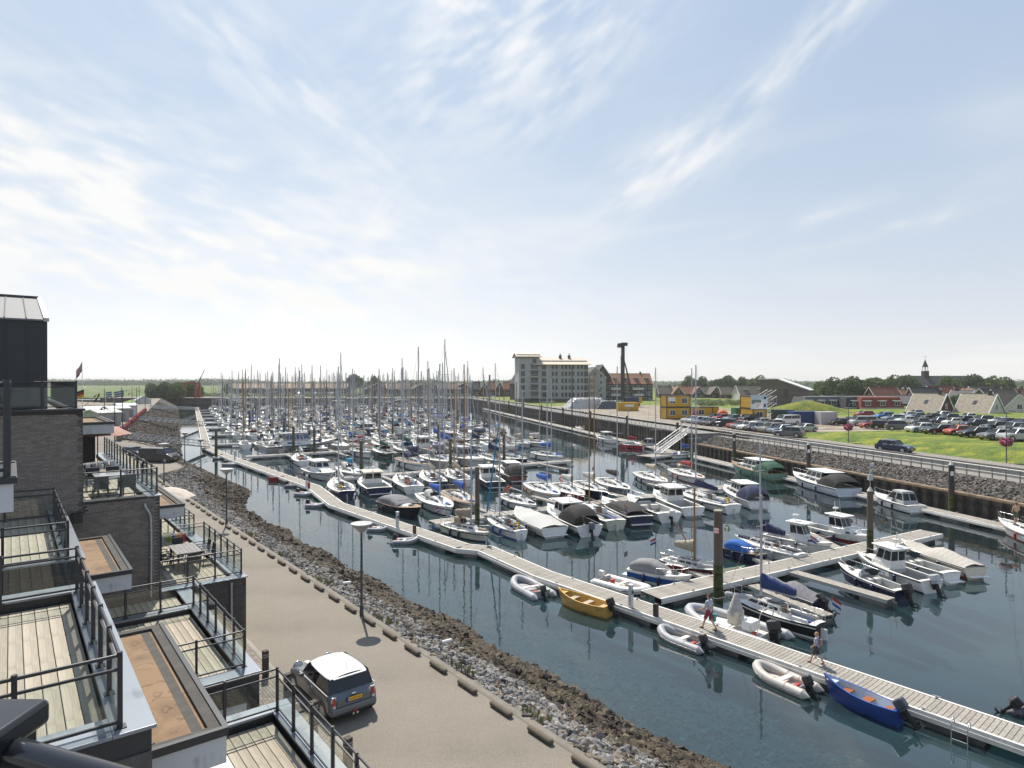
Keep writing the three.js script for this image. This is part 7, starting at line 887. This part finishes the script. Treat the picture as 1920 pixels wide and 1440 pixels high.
{ // building site
  const Y1 = M([0.6, 0.34, 0.02], 0.6, { map: T.dirt });
  const cabinBox = (t, x, y, z, w, d = 3, n = 2) => { part('cabin_unit', rb(w, 2.7, d, 0.03, x, y + 1.35, z), Y1, t); part('unit_frame', [bx(w + 0.06, 0.18, d + 0.06, x, y + 0.09, z), bx(w + 0.06, 0.18, d + 0.06, x, y + 2.66, z), ...[-1, 1].flatMap((a) => [-1, 1].map((b) => bx(0.16, 2.7, 0.16, x + a * w / 2, y + 1.35, z + b * d / 2)))], BLACK, t); for (let k = 0; k < n; k++) win(t, x - w / 2 + (k + 0.5) * w / n, y + 1.5, z + d / 2 + 0.03, 1.4, 1.2); };
  const a = thing('site_cabins', 'stack of yellow site cabins two storeys high with black frames', 'site cabin', G(1288, 150, 4.4), 0.25); cabinBox(a, -3.0, 0, 0, 6); cabinBox(a, -3.0, 2.75, 0, 6); cabinBox(a, 3.1, 0, -0.4, 6, 3, 1); part('site_board', bx(1.8, 1.0, 0.06, -4.8, 4.6, 1.6), WHITE, a); part('stair', Array.from({ length: 9 }, (_, k) => bx(1, 0.06, 0.28, 1.2, 0.3 + k * 0.3, 1.8 - k * 0.0 + 0.0 + k * 0.12)), GALV, a);
  const a2 = thing('site_cabins', 'single yellow cabin with smaller units to the right of the stack', 'site cabin', G(1326, 152, 4.4), 0.25); cabinBox(a2, 0, 0, 0, 4, 3, 1);
  const b = thing('site_cabins', 'yellow cabin tower with printed board and scaffold stair', 'site cabin', G(1412, 142, 4.4), 0.1); cabinBox(b, 0, 0, 0, 3, 6, 1); cabinBox(b, 0, 2.75, 0, 3, 6, 1);
  const cv = document.createElement('canvas'); cv.width = 256; cv.height = 192; const x = cv.getContext('2d'); x.fillStyle = '#cfd6da'; x.fillRect(0, 0, 256, 192); x.fillStyle = '#6f7d7a'; x.fillRect(10, 60, 150, 60); x.fillStyle = '#aebfcb'; x.fillRect(0, 0, 256, 55); x.fillStyle = '#f4f4f2'; x.fillRect(60, 105, 130, 80); x.fillStyle = '#b33'; for (let k = 0; k < 4; k++) x.fillRect(70, 118 + k * 15, 90 - k * 12, 6); x.fillStyle = '#223'; x.fillRect(205, 20, 36, 36); x.fillRect(205, 120, 30, 44);
  const ct = new THREE.CanvasTexture(cv); ct.colorSpace = THREE.SRGBColorSpace; const bg = new THREE.PlaneGeometry(3.7, 3.0).translate(-0.2, 4.2, 3.12); bg.userData.uvDone = true; part('printed_board', bg, new THREE.MeshStandardMaterial({ map: ct, roughness: 0.6 }), b); part('board_back', bx(3.74, 3.04, 0.05, -0.2, 4.2, 3.08), GALV, b);
  const sc = []; for (let k = 0; k < 4; k++) for (const z of [-2, 0, 2]) sc.push(bar([2 + k * 0.8, 0, z], [2 + k * 0.8, 5.6, z], 0.04, 4)); for (let y = 1; y < 6; y += 1.5) for (const z of [-2, 0, 2]) sc.push(bar([2, y, z], [4.4, y, z], 0.035, 4), bar([2, y, z], [4.4, y + 1.4, z], 0.03, 4)); part('scaffold', sc, GALV, b);
  const ct3 = (l, px, d, c, w) => { const t = thing('shipping_container', l, 'container', G(px, d, 4.4), 0.1); part('body', rb(w, 2.55, 2.45, 0.03, 0, 1.28, 0), c, t); part('rib', Array.from({ length: Math.round(w / 0.3) }, (_, k) => bx(0.12, 2.3, 0.05, -w / 2 + 0.2 + k * 0.3, 1.28, 1.24)), c, t); part('corner_post', [-1, 1].map((q) => bx(0.16, 2.6, 0.16, q * w / 2, 1.3, 1.22)), c, t); return t; };
  const yc = ct3('yellow container with white sign before the covered sand heap', 1176, 190, Y1, 6); part('sign', bx(2.8, 0.7, 0.04, 0.3, 1.6, 1.32), WHITE, yc); ct3('blue shipping container by the car park', 1508, 132, M([0.015, 0.05, 0.16], 0.6, { map: T.dirt }), 6); ct3('dark green container left of the blue one', 1467, 140, M([0.02, 0.05, 0.045], 0.6), 4); ct3('white container right of the blue one', 1548, 130, M([0.55, 0.5, 0.5], 0.6, { map: T.dirt }), 3.4);
  // covered sand heap
  const heap = (l, px, d, w, h, m, wrinkle) => { const rows = []; for (let i = 0; i <= 16; i++) rows.push(Array.from({ length: 33 }, (_, j) => { const u = i / 16 * 2 - 1, v = j / 32 * 2 - 1, e = Math.max(Math.abs(u), Math.abs(v) * 0.98), y = h * Math.min(1, Math.max(0, (1 - e) * 2.3)); return V3(v * w / 2, y + (y > 0.05 ? wrinkle * (fbm(v * 16, u * 5, 3) - 0.5) : 0), -u * w * 0.3); })); return single('sand_heap', l, 'heap', gridGeo(rows, { flip: true }), m, G(px, d, 4.35), 0.15); };
  heap('long sand heap under shiny grey plastic sheeting', 1100, 208, 15, 3.4, M([0.46, 0.45, 0.44], 0.25, { map: T.dirt }), 0.7); heap('smaller heap under dark sheeting left of the pile driver', 1142, 205, 10, 2.6, M([0.06, 0.065, 0.075], 0.35), 0.6);
  single('grass_mound', 'grassy mound in front of the modern villa', 'mound', gridGeo(Array.from({ length: 15 }, (_, i) => Array.from({ length: 27 }, (_, j) => { const u = i / 14 * 2 - 1, v = j / 26 * 2 - 1, e = Math.hypot(u, v); return V3(v * 12, 3.4 * Math.pow(Math.max(0, 1 - e), 0.8) + 0.4 * fbm(v * 6, u * 6, 3), -u * 6); })), { flip: true }), M([0.55, 0.5, 0.26], 0.95, { map: T.grass }), G(1512, 178, 4.5));
  // pile driver
  const p = thing('pile_driver', 'tall black pile driving rig with lattice leader and hammer head', 'pile driver', G(1168, 228, 4.4), 0.3);
  part('leader', [bx(0.95, 21.5, 0.95, 0, 10.8, 0), ...Array.from({ length: 18 }, (_, k) => bar([-0.9, 1 + k * 1.15, 0.3], [-0.5, 2.1 + k * 1.15, 0.3], 0.06, 4)), bar([-0.95, 1, 0.3], [-0.95, 18, 0.3], 0.09, 5)], M([0.03, 0.03, 0.035], 0.6), p); part('hammer_head', [bx(3.2, 0.9, 1.4, -0.1, 21.9, 0), bx(1.2, 1.2, 1.6, -1.3, 21.4, 0), bx(2.0, 0.4, 1.2, 0.6, 22.4, 0)], BLACK, p);
  parts('back_stay', [bar([0.3, 17, 0], [4.4, 1.8, 0.9], 0.16, 6), bar([0.3, 17, 0], [4.4, 1.8, -0.9], 0.16, 6)], BLACK, p); part('cable', [bar([1.4, 21.5, 0.3], [1.6, 2, 0.3], 0.03, 3), bar([-1.3, 21, 0.3], [-1.3, 12, 0.3], 0.03, 3)], WIRE, p); part('machine_body', [rb(4.6, 2.2, 3, 0.15, 3.6, 2.1, 0), rb(1.6, 1.6, 1.4, 0.1, 1.6, 2.4, 1.2)], M([0.03, 0.04, 0.09], 0.5), p); parts('track', [-1, 1].map((q) => rb(5.4, 1.0, 0.8, 0.4, 3.2, 0.5, q * 1.6)), RUBBER, p); part('counterweight', rb(1.4, 2.0, 3.1, 0.1, 6.2, 2.1, 0), M([0.5, 0.25, 0.02], 0.6), p);
  const ex = thing('site_machine', 'orange covered machine among the cars by the yellow cabins', 'machine', G(1354, 150, 4.4), 0.4); part('cover', new THREE.SphereGeometry(1.2, 10, 8).scale(1.2, 1, 1).translate(0, 0.9, 0), M([0.5, 0.1, 0.02], 0.7), ex); part('chassis', bx(2.4, 0.5, 1.6, 0, 0.3, 0), BLACK, ex);
  const gr = ct3('green site container behind the parked cars', 1388, 150, M([0.02, 0.14, 0.08], 0.6), 3.4);
}
// lamps with hanging flower balls, and the left promenade
function leafBall(r0, n, seed, size) { const r = rng(seed), list = []; for (let i = 0; i < n; i++) { const a = r() * 6.283, z = r() * 2 - 1, q = Math.sqrt(1 - z * z), d = r0 * (0.75 + 0.3 * r()); list.push(new THREE.PlaneGeometry(size * (0.7 + 0.6 * r()), size).rotateX(r() * 6).rotateY(r() * 6).translate(Math.cos(a) * q * d, z * d * 0.8, Math.sin(a) * q * d)); } return merge(list); }
{
  const fb = leafBall(0.6, 260, 3, 0.16), fg = leafBall(0.5, 120, 4, 0.14), PINK = M([0.5, 0.12, 0.22], 0.8, { side: THREE.DoubleSide }), LEAF = M([0.05, 0.12, 0.04], 0.8, { side: THREE.DoubleSide }), PO = M([0.1, 0.11, 0.12], 0.5);
  [[10.2, 'right of the driving hatchback'], [33, 'on the upper road'], [76, 'far along the quay by the yellow cabins']].forEach(([t, l], i) => { const o = thing('flower_lamp', `slender lamp post with pink flower ball ${l}`, 'street lamp', Q(t, 10.5, 4.4), qTurn, 'lamps with flower balls'); part('pole', [bar([0, 0, 0], [0, 5.3, 0], 0.06, 8, 0.045), tube([[0, 5.2, 0], [-0.2, 5.5, 0], [-0.7, 5.55, 0]], 0.035, 8, 6)], PO, o); part('lamp_head', rb(0.5, 0.1, 0.22, 0.04, -0.85, 5.5, 0), PO, o); const b = part('flower_ball', fb, PINK, o); b.position.y = 2.2; part('leaves', fg, LEAF, b); });
  // promenade masts with hanging lamps and flower boxes
  for (let k = 0; k < 9; k++) { const u = 112 + k * 22, o = thing('promenade_mast', `dark promenade mast with slanting lamp arm, ${ordinal(k)} from the parked van`, 'lamp mast', L(u, bankTop(u) - (k % 2 ? 0.8 : 5.5), streetY(u)), 0, 'promenade masts'); part('pole', bar([0, 0, 0], [0, 7.6, 0], 0.09, 8, 0.06), BLACK, o); part('arm', [bar([0, 5.6, 0], [-1.6, 6.3, 0.6], 0.035, 5), bar([0, 6.6, 0], [-1.6, 6.3, 0.6], 0.015, 4)], BLACK, o); part('lamp_bell', new THREE.ConeGeometry(0.3, 0.35, 10).translate(-1.6, 6.1, 0.6), BLACK, o); }
  for (let k = 0; k < 16; k++) { const u = 118 + k * 6.5, o = thing('flower_box', `flower box of red and orange blooms, ${ordinal(k)} along the promenade edge`, 'flower box', L(u, bankTop(u) - 0.55, streetY(u)), HOUSE_TURN + 0.18, 'flower boxes on the promenade'); part('box', rb(0.5, 0.5, 1.4, 0.03, 0, 0.25, 0), M([0.15, 0.1, 0.07], 0.8), o); const f = part('blooms', fb, [PINK, M([0.5, 0.16, 0.05], 0.8, { side: THREE.DoubleSide }), M([0.3, 0.03, 0.12], 0.8, { side: THREE.DoubleSide })][k % 3], o); f.scale.set(0.8, 0.7, 1.3); f.position.y = 0.85; }
  const hut = (l, px, py, w, d, h, m, rf) => { const t = house('harbour_hut', l, P(px, py, 4), HOUSE_TURN + 0.2, { w, d, h, rh: 0.5, wall: m, roof: rf, wins: 0, chimney: false, endWins: false }); part('door', bx(0.9, 2, 0.06, -w * 0.2, 1, -d / 2 - 0.04), M([0.2, 0.2, 0.2], 0.6), t); return t; };
  const GR = M([0.36, 0.35, 0.33], 0.8, { map: T.dirt }), LR = M([0.55, 0.55, 0.54], 0.6, { map: T.dirt }); hut('low grey harbour hut nearest behind the terraces', 192, 797, 4, 9, 2.7, GR, LR); hut('grey harbour hut, second along the promenade', 217, 790, 4, 4.5, 3, GR, LR); hut('small pale hut, third along the promenade', 233, 782, 4, 4.5, 3, LR, LR); hut('long white roofed shed left of the promenade huts', 165, 790, 6, 14, 2.8, LR, M([0.62, 0.62, 0.6], 0.6));
  const pv = thing('pavilion_tent', 'white pagoda tent with pointed roof on the promenade', 'tent', L(175, 19.5, 4), 0.4); part('roof', [new THREE.CylinderGeometry(0.25, 3.6, 2.6, 4, 6).rotateY(Math.PI / 4).translate(0, 4.1, 0)], cloth([0.66, 0.66, 0.66]), pv); parts('side', [-1, 1].flatMap((q) => [bx(4.8, 2.8, 0.04, 0, 1.4, q * 2.45), bx(0.04, 2.8, 4.8, q * 2.45, 1.4, 0)]), cloth([0.6, 0.6, 0.6]), pv); part('finial', cy(0.02, 0.2, 0.8, 8, 0, 5.3, 0), WHITE, pv); pv.scale.setScalar(0.62);
  house('harbour_hut', 'small white gabled hut at the end of the promenade slope', L(300, 42.5, 3.4), HOUSE_TURN, { w: 5, d: 5, h: 2.2, rh: 1.6, wall: LR, roof: LR, wins: 0, chimney: false, ridge: 'z', endWins: false });
  // flags on a mast
  const fm = thing('flag_mast', 'tall flag mast with striped flag and gaff on the promenade', 'flagpole', G(154, 118, 3.6), 0.2); part('pole', bar([0, 0, 0], [0, 13.2, 0], 0.08, 8, 0.05), WHITE, fm); part('gaff', bar([0, 4.6, 0], [2.9, 7.4, 0], 0.05, 5), WOODMAST, fm); part('stay', bar([0, 8.6, 0], [2.9, 7.4, 0], 0.015, 3), WIRE, fm);
  const flag = (par, x, y, w, h, cols, drop) => cols.forEach((c, i) => part('flag_stripe', gridGeo([0, 1].map((q) => Array.from({ length: 7 }, (_, j) => V3(x - j / 6 * w, y - (i + q) * h / cols.length - j / 6 * drop, 0.12 * Math.sin(j * 1.5))))), cloth(c), par));
  flag(fm, 0, 13.0, 1.0, 1.6, [[0.4, 0.02, 0.03], [0.6, 0.6, 0.6], [0.4, 0.02, 0.03], [0.6, 0.6, 0.6], [0.4, 0.02, 0.03], [0.02, 0.03, 0.2]], 1.6); flag(fm, 0.3, 8.0, 1.8, 1.4, [[0.03, 0.03, 0.03], [0.45, 0.02, 0.02], [0.6, 0.4, 0.02]], 0.6); flag(fm, 2.9, 7.3, 0.9, 0.5, [[0.02, 0.03, 0.03]], 1.4);
  [[198, 742, 'nearer the flag mast'], [214, 736, 'farther from the flag mast']].forEach(([px, py, l], i) => { const o = thing('banner_mast', `short mast with blue and white striped flag ${l}`, 'flagpole', G(px, 205, 1.3), 0); part('pole', bar([0, 0, 0], [0, 8.5, 0], 0.07, 6), WHITE, o); flag(o, 0, 8.4, i ? -3.2 : -2, 1.8, [[0.03, 0.06, 0.3], [0.6, 0.6, 0.6], [0.03, 0.06, 0.3], [0.6, 0.6, 0.6], [0.03, 0.06, 0.3]], i ? -0.6 : -0.2); });
  // red boat hoist
  const bh = thing('boat_hoist', 'red portal boat hoist with slewing jib at the far quay', 'crane', G(356, 366, 3.9), 0.1); const RM = M([0.26, 0.05, 0.03], 0.6); parts('portal_leg', [-1, 1].flatMap((q) => [bx(1.0, 8.2, 1.0, q * 4.2, 4.1, 3), bx(1.0, 8.2, 1.0, q * 4.2, 4.1, -3)]), RM, bh); part('cross_beam', [bx(9.4, 0.8, 0.8, 0, 8.4, 3), bx(9.4, 0.8, 0.8, 0, 8.4, -3), bx(0.8, 0.8, 6, 4.2, 8.4, 0)], RM, bh); part('jib', [bar([4.6, 8.4, 0], [6.2, 12, 0], 0.3, 6), bar([6.2, 12, 0], [8, 16, 0], 0.18, 6)], BLACK, bh);
}
// ================= TREES =================
function crownGeo(seed, n, R) { const r = rng(seed), blobs = Array.from({ length: 9 }, () => [(r() - 0.5) * 1.3, (r() - 0.25) * 0.95, (r() - 0.5) * 1.3, 0.36 + 0.3 * r()]), pos = [], nor = []; for (let i = 0; i < n; i++) { const b = blobs[(r() * blobs.length) | 0], a = r() * 6.283, z = r() * 2 - 1, q = Math.sqrt(1 - z * z), d = b[3] * (0.72 + 0.36 * r()), c = V3(b[0] + Math.cos(a) * q * d, b[1] + z * d, b[2] + Math.sin(a) * q * d); const s = 0.05 + 0.06 * r(), e = new THREE.Euler(r() * 6, r() * 6, r() * 6); for (const p of [[-1, -0.6, 0], [1, -0.6, 0], [0, 1, 0.3], [-0.8, 0.2, 0.5], [0.9, 0, 0.4], [0.1, -0.9, -0.5]]) { const v = V3(...p).multiplyScalar(s).applyEuler(e).add(c).multiplyScalar(R); pos.push(v.x, v.y, v.z); } } const g = new THREE.BufferGeometry(); g.setAttribute('position', new THREE.Float32BufferAttribute(pos, 3)); g.computeVertexNormals(); return g; }
const CROWNS = [1, 2, 3, 4].map((s) => boxUV(crownGeo(s, 2600, 1)));
const FOL = [[0.11, 0.175, 0.05], [0.14, 0.19, 0.055], [0.1, 0.155, 0.06], [0.12, 0.16, 0.06]].map((c) => M(c, 0.85, { side: THREE.DoubleSide, phys: 1, transmission: 0.4, thickness: 0 }));
const BARK = M([0.09, 0.07, 0.05], 0.95, { map: T.wood });
function tree(label, pos, R, h, k, group, squash = 1) { const t = thing('broadleaf_tree', label, 'tree', pos, k * 1.7, group); part('trunk', [bar([0, 0, 0], [0.1 * R, h * 0.75, 0], 0.07 * R, 7, 0.04 * R), bar([0, h * 0.4, 0], [R * 0.4, h * 0.85, R * 0.2], 0.035 * R, 5, 0.02 * R), bar([0, h * 0.45, 0], [-R * 0.4, h * 0.9, -R * 0.2], 0.035 * R, 5, 0.02 * R)], BARK, t); const c = part('crown', CROWNS[k % 4], FOL[(k * 7 >> 1) % 4], t); c.scale.set(R, R * squash, R); c.position.y = h; return t; }
{
  const r = rng(404);
  const rows = [[1530, 1642, 262, 7, 4.8, 5.4, 'clump beyond the mansard houses'], [1645, 1704, 300, 4, 5, 5.6, 'group left of the church'], [1768, 1886, 318, 8, 5.2, 5.8, 'wood right of the church'], [1760, 1800, 268, 3, 2.6, 3, 'gardens below the church']];
  for (const [x0, x1, d, n, R, h, w] of rows) for (let i = 0; i < n; i++) tree(`dark green tree, ${ordinal(i)} from left in the ${w}`, G(lerp(x0, x1, (i + 0.5) / n) + 3 * (r() - 0.5), d + 16 * (r() - 0.5), 3.4), R * (0.8 + 0.4 * r()), h * (0.85 + 0.3 * r()), i, 'village trees');
  for (let i = 0; i < 9; i++) tree(`round bushy tree, ${ordinal(i)} from left beside the red boat hoist`, G(280 + i * 10 + 3 * r(), 352 + 14 * r() + (i > 5 ? 20 : 0), 3), 4.2 + 1.6 * r(), 3.6, i, 'trees by the boat hoist', 1.05);
  tree('lone conical garden tree between the two pale roofed houses', G(1790, 200, 2.6), 2.2, 3, 2, 'village trees', 1.5); tree('small bush at the end of the long shed', G(428, 500, 3.7), 4, 2.5, 1, 'trees by the shed'); tree('tall dark poplar behind the brown sheds', G(664, 560, 3.7), 7, 8, 3, 'trees by the shed'); tree('second poplar behind the brown sheds', G(702, 575, 3.7), 6, 7.5, 0, 'trees by the shed');
  for (let i = 0; i < 7; i++) tree(`tree standing over the far roofs, ${ordinal(i)} from left above the far terrace`, G(1285 + i * 26 + 8 * r(), 470 + 30 * r(), 3.6), 5 + 2 * r(), 6.5, i, 'trees over the far terrace');
  const list = []; const mat4 = (p, s, sy) => new THREE.Matrix4().compose(p, new THREE.Quaternion().setFromAxisAngle(V3(0, 1, 0), r() * 6), V3(s, sy, s));
  for (let i = 0; i < 620; i++) { const px = -80 + 2100 * (i / 620), left = px < 480, d = (left ? 1500 : 900) + 500 * r(); list.push(mat4(G(px + 8 * r(), d, (left ? 6 : 6) + 2 * r()), 12 + 12 * r(), (left ? 9 : 4.5) + 5 * r() * fbm(px * 0.02, 2, 2))); }
  stuff('distant_trees', boxUV(crownGeo(9, 420, 1)), FOL[2], list, null, 'belt of hazy trees along the whole horizon', 'trees');
  const sl = []; for (let i = 0; i < 260; i++) { const px = 370 + 570 * r(); sl.push(mat4(G(px, 392 + 40 * r(), 4.2), 1.2 + 1.6 * r(), 0.9 + r())); } for (let i = 0; i < 60; i++) sl.push(mat4(G(1300 + 110 * r(), 230 + 40 * r(), 4.9), 1 + 1.6 * r(), 0.8 + 0.5 * r()));
  stuff('shrubs', boxUV(crownGeo(12, 240, 1)), FOL[1], sl, null, 'low scattered shrubs at the far quay and meadow', 'shrubs');
}
scene.fog = new THREE.FogExp2(new THREE.Color(0.9, 0.9, 0.88), 0.00016);
// ================= PEOPLE =================
function sdfGeo(bones, c, half, res, k = 0.03) { // tapered capsules joined by a smooth minimum, meshed on a grid
  const mc = new MarchingCubes(res, new THREE.MeshStandardMaterial(), false, false, 60000); mc.isolation = 0; const hs = res / 2;
  for (let z = 0; z < res; z++) for (let y = 0; y < res; y++) for (let x = 0; x < res; x++) {
    const px = c[0] + (x - hs) / hs * half, py = c[1] + (y - hs) / hs * half, pz = c[2] + (z - hs) / hs * half; let d = 9;
    for (const [a, ra, b, rb_] of bones) { const bxx = b[0] - a[0], byy = b[1] - a[1], bzz = b[2] - a[2], l2 = bxx * bxx + byy * byy + bzz * bzz || 1e-9, t = clamp(((px - a[0]) * bxx + (py - a[1]) * byy + (pz - a[2]) * bzz) / l2), e = Math.hypot(px - a[0] - bxx * t, py - a[1] - byy * t, pz - a[2] - bzz * t) - lerp(ra, rb_, t); const h = clamp(0.5 + 0.5 * (d - e) / k); d = lerp(d, e, h) - k * h * (1 - h); }
    mc.field[x + y * res + z * res * res] = -d;
  }
  mc.update(); const n = mc.count, g = new THREE.BufferGeometry(), p = new Float32Array(mc.positionArray.slice(0, n * 3)), q = new Float32Array(mc.normalArray.slice(0, n * 3)); for (let i = 0; i < n * 3; i += 3) { p[i] = p[i] * half + c[0]; p[i + 1] = p[i + 1] * half + c[1]; p[i + 2] = p[i + 2] * half + c[2]; }
  g.setAttribute('position', new THREE.BufferAttribute(p, 3)); g.setAttribute('normal', new THREE.BufferAttribute(q, 3)); g.computeVertexNormals(); return g;
}
function person(label, pos, turn, s, J, { shirt, shorts, hair, shirtOn = true }) {
  const SKIN = M([0.5, 0.3, 0.2], 0.6), t = thing('person', label, 'person', pos, turn); t.scale.setScalar(s);
  const leg = (h, kn, an, to) => [[h, 0.085, kn, 0.055], [kn, 0.055, an, 0.038], [an, 0.038, to, 0.032]], arm = (sh, el, wr) => [[sh, 0.05, el, 0.04], [el, 0.04, wr, 0.028]];
  const torso = [[[-0.08, 0.95, 0], 0.11, [0.08, 0.95, 0], 0.11], [[0, 0.98, 0], 0.12, [0, 1.18, 0], 0.12], [[-0.06, 1.28, 0], 0.115, [0.06, 1.28, 0], 0.115], [[-0.16, 1.43, -0.01], 0.065, [0.16, 1.43, -0.01], 0.065], [[0, 1.3, 0], 0.11, [0, 1.44, 0], 0.07]];
  const bones = [...torso, [[0, 1.44, 0], 0.055, [0, 1.58, 0.02], 0.052], ...leg(...J.l), ...leg(...J.r), ...arm(...J.la), ...arm(...J.ra)];
  const head = [[[0, 1.5, 0.005], 0.052, [0, 1.58, 0.015], 0.055], [[0, 1.66, 0.0], 0.092, [0, 1.69, 0.01], 0.095], [[0, 1.595, 0.05], 0.045, [0, 1.63, 0.045], 0.065], [[0, 1.645, 0.1], 0.012, [0, 1.625, 0.118], 0.016], [[-0.03, 1.594, 0.088], 0.01, [0.03, 1.594, 0.088], 0.01], ...[-1, 1].map((q) => [[q * 0.092, 1.63, 0], 0.018, [q * 0.098, 1.665, -0.005], 0.02])];
  const hand = (w, el) => { const d = V3(w[0] - el[0], w[1] - el[1], w[2] - el[2]).normalize(), sx = V3(0, 0, 1).addScaledVector(d, -d.z).normalize(), o = (a, b, cc = 0) => [w[0] + d.x * a + sx.x * b + cc, w[1] + d.y * a + sx.y * b, w[2] + d.z * a + sx.z * b]; const f = [[o(-0.02, 0), 0.026, o(0.03, 0), 0.026], [o(0.03, -0.022), 0.022, o(0.085, -0.026), 0.02], [o(0.03, 0.022), 0.022, o(0.085, 0.026), 0.02]]; [[-0.033, 0.055], [-0.011, 0.068], [0.011, 0.064], [0.033, 0.05]].forEach(([b, l]) => { f.push([o(0.09, b), 0.01, o(0.09 + l * 0.6, b * 1.1, 0.008), 0.009], [o(0.09 + l * 0.6, b * 1.1, 0.008), 0.009, o(0.09 + l, b * 1.1, 0.025), 0.008]); }); f.push([o(0.03, 0.03), 0.013, o(0.065, 0.06, 0.01), 0.011], [o(0.065, 0.06, 0.01), 0.011, o(0.1, 0.066, 0.015), 0.009]); return sdfGeo(f, o(0.06, 0), 0.14, 52, 0.008); };
  part('body', [sdfGeo(bones, [0, 0.82, 0], 0.86, 96, 0.04), sdfGeo(head, [0, 1.63, 0.02], 0.19, 60, 0.02), hand(J.la[2], J.la[1]), hand(J.ra[2], J.ra[1])], SKIN, t);
  const fat = (l, k) => l.map(([a, ra, b, rb2]) => [a, ra + k, b, rb2 + k]), mid = (a, b, q) => a.map((v, i) => lerp(v, b[i], q));
  if (shirtOn) part('shirt', sdfGeo(fat([...torso, [J.la[0], 0.055, mid(J.la[0], J.la[1], 0.65), 0.05], [J.ra[0], 0.055, mid(J.ra[0], J.ra[1], 0.65), 0.05]], 0.014), [0, 1.2, 0], 0.5, 72, 0.04), cloth(shirt), t);
  part('shorts', sdfGeo(fat([torso[0], [J.l[0], 0.09, mid(J.l[0], J.l[1], 0.8), 0.075], [J.r[0], 0.09, mid(J.r[0], J.r[1], 0.8), 0.075]], 0.02), [0, 0.75, 0], 0.42, 64, 0.04), cloth(shorts), t);
  part('hair', sdfGeo([[[0, 1.69, -0.012], 0.1, [0, 1.7, -0.005], 0.1], [[0, 1.62, -0.05], 0.062, [0, 1.68, -0.03], 0.085]], [0, 1.66, -0.03], 0.17, 48, 0.02), M(hair, 0.9), t);
  for (const q of [-1, 1]) part('eye', new THREE.SphereGeometry(0.011, 8, 6).translate(q * 0.034, 1.648, 0.094), M([0.05, 0.04, 0.03], 0.3), t);
  for (const [an, to] of [[J.l[2], J.l[3]], [J.r[2], J.r[3]]]) part('sandal', beam(V3(...mid(an, to, -0.3)).setY(an[1] - 0.07 < 0 ? 0.012 : an[1] * 0.45), V3(...mid(an, to, 1.2)).setY(0.014), 0.09, 0.022), M([0.06, 0.04, 0.03], 0.8), t);
  return t;
}
{
  const stride = { l: [[0.085, 0.92, 0], [0.09, 0.52, 0.17], [0.09, 0.11, 0.3], [0.09, 0.045, 0.45]], r: [[-0.085, 0.92, 0], [-0.09, 0.5, -0.06], [-0.09, 0.14, -0.36], [-0.09, 0.04, -0.22]], la: [[0.19, 1.42, 0], [0.25, 1.16, 0.07], [0.25, 1.0, 0.3]], ra: [[-0.19, 1.42, 0], [-0.25, 1.14, -0.04], [-0.27, 0.9, -0.02]] };
  const d = WALK[3].clone().sub(WALK[2]), a = Math.atan2(d.x, d.z), mp = P(1330, 1181, DY + 0.02);
  person('man in white shirt and red shorts striding along the walkway with a cooler', mp, a, 1.0, stride, { shirt: [0.5, 0.54, 0.62], shorts: [0.32, 0.05, 0.07], hair: [0.08, 0.05, 0.03] });
  const q = V3(-0.3 * Math.cos(a), 0, 0.3 * Math.sin(a)), cb = thing('cooler_bag', 'teal cooler box carried by the man on the walkway', 'cooler', mp.clone().add(q).setY(DY + 0.38), a); part('box', rb(0.22, 0.34, 0.34, 0.04, 0, 0.17, 0), M([0.02, 0.26, 0.28], 0.6), cb); part('lid', rb(0.235, 0.06, 0.355, 0.02, 0, 0.36, 0), M([0.03, 0.32, 0.34], 0.6), cb); part('handle', tube([[0, 0.38, -0.13], [0, 0.5, -0.06], [0, 0.5, 0.06], [0, 0.38, 0.13]], 0.012, 12, 6), BLACK, cb);
  person('child with light shirt and small backpack walking along the walkway', P(1532, 1245, DY + 0.02), a + 0.15, 0.78, { ...stride, la: [[0.19, 1.42, 0], [0.24, 1.17, 0.02], [0.22, 1.0, 0.16]] }, { shirt: [0.5, 0.52, 0.6], shorts: [0.06, 0.05, 0.06], hair: [0.35, 0.2, 0.08] });
  const cd = V3(Math.sin(a + 0.15), 0, Math.cos(a + 0.15)), bp = thing('backpack', 'small patterned backpack on the walking child', 'bag', P(1532, 1245, DY + 0.02).addScaledVector(cd, -0.17).setY(DY + 0.86), a + 0.15); part('bag', rb(0.22, 0.28, 0.12, 0.05, 0, 0.13, 0, 3), cloth([0.4, 0.24, 0.2]), bp); part('strap', [-1, 1].map((s) => tube([[s * 0.07, 0.25, 0.05], [s * 0.08, 0.3, 0.15], [s * 0.08, 0.2, 0.26]], 0.012, 8, 5)), cloth([0.1, 0.1, 0.2]), bp);
  person('bare chested man in green shorts standing on the yacht at the right edge', P(1906, 982, 1.12), Math.PI * 0.95, 1.0, { l: [[0.085, 0.92, 0], [0.1, 0.5, 0.02], [0.1, 0.1, 0], [0.11, 0.04, 0.14]], r: [[-0.085, 0.92, 0], [-0.1, 0.5, 0.02], [-0.11, 0.1, 0], [-0.12, 0.04, 0.14]], la: [[0.19, 1.42, 0], [0.26, 1.15, 0.02], [0.2, 1.0, 0.18]], ra: [[-0.19, 1.42, 0], [-0.26, 1.15, 0.02], [-0.2, 1.0, 0.18]] }, { shorts: [0.1, 0.12, 0.07], hair: [0.07, 0.045, 0.03], shirtOn: false });
}
renderer.render(scene, camera);
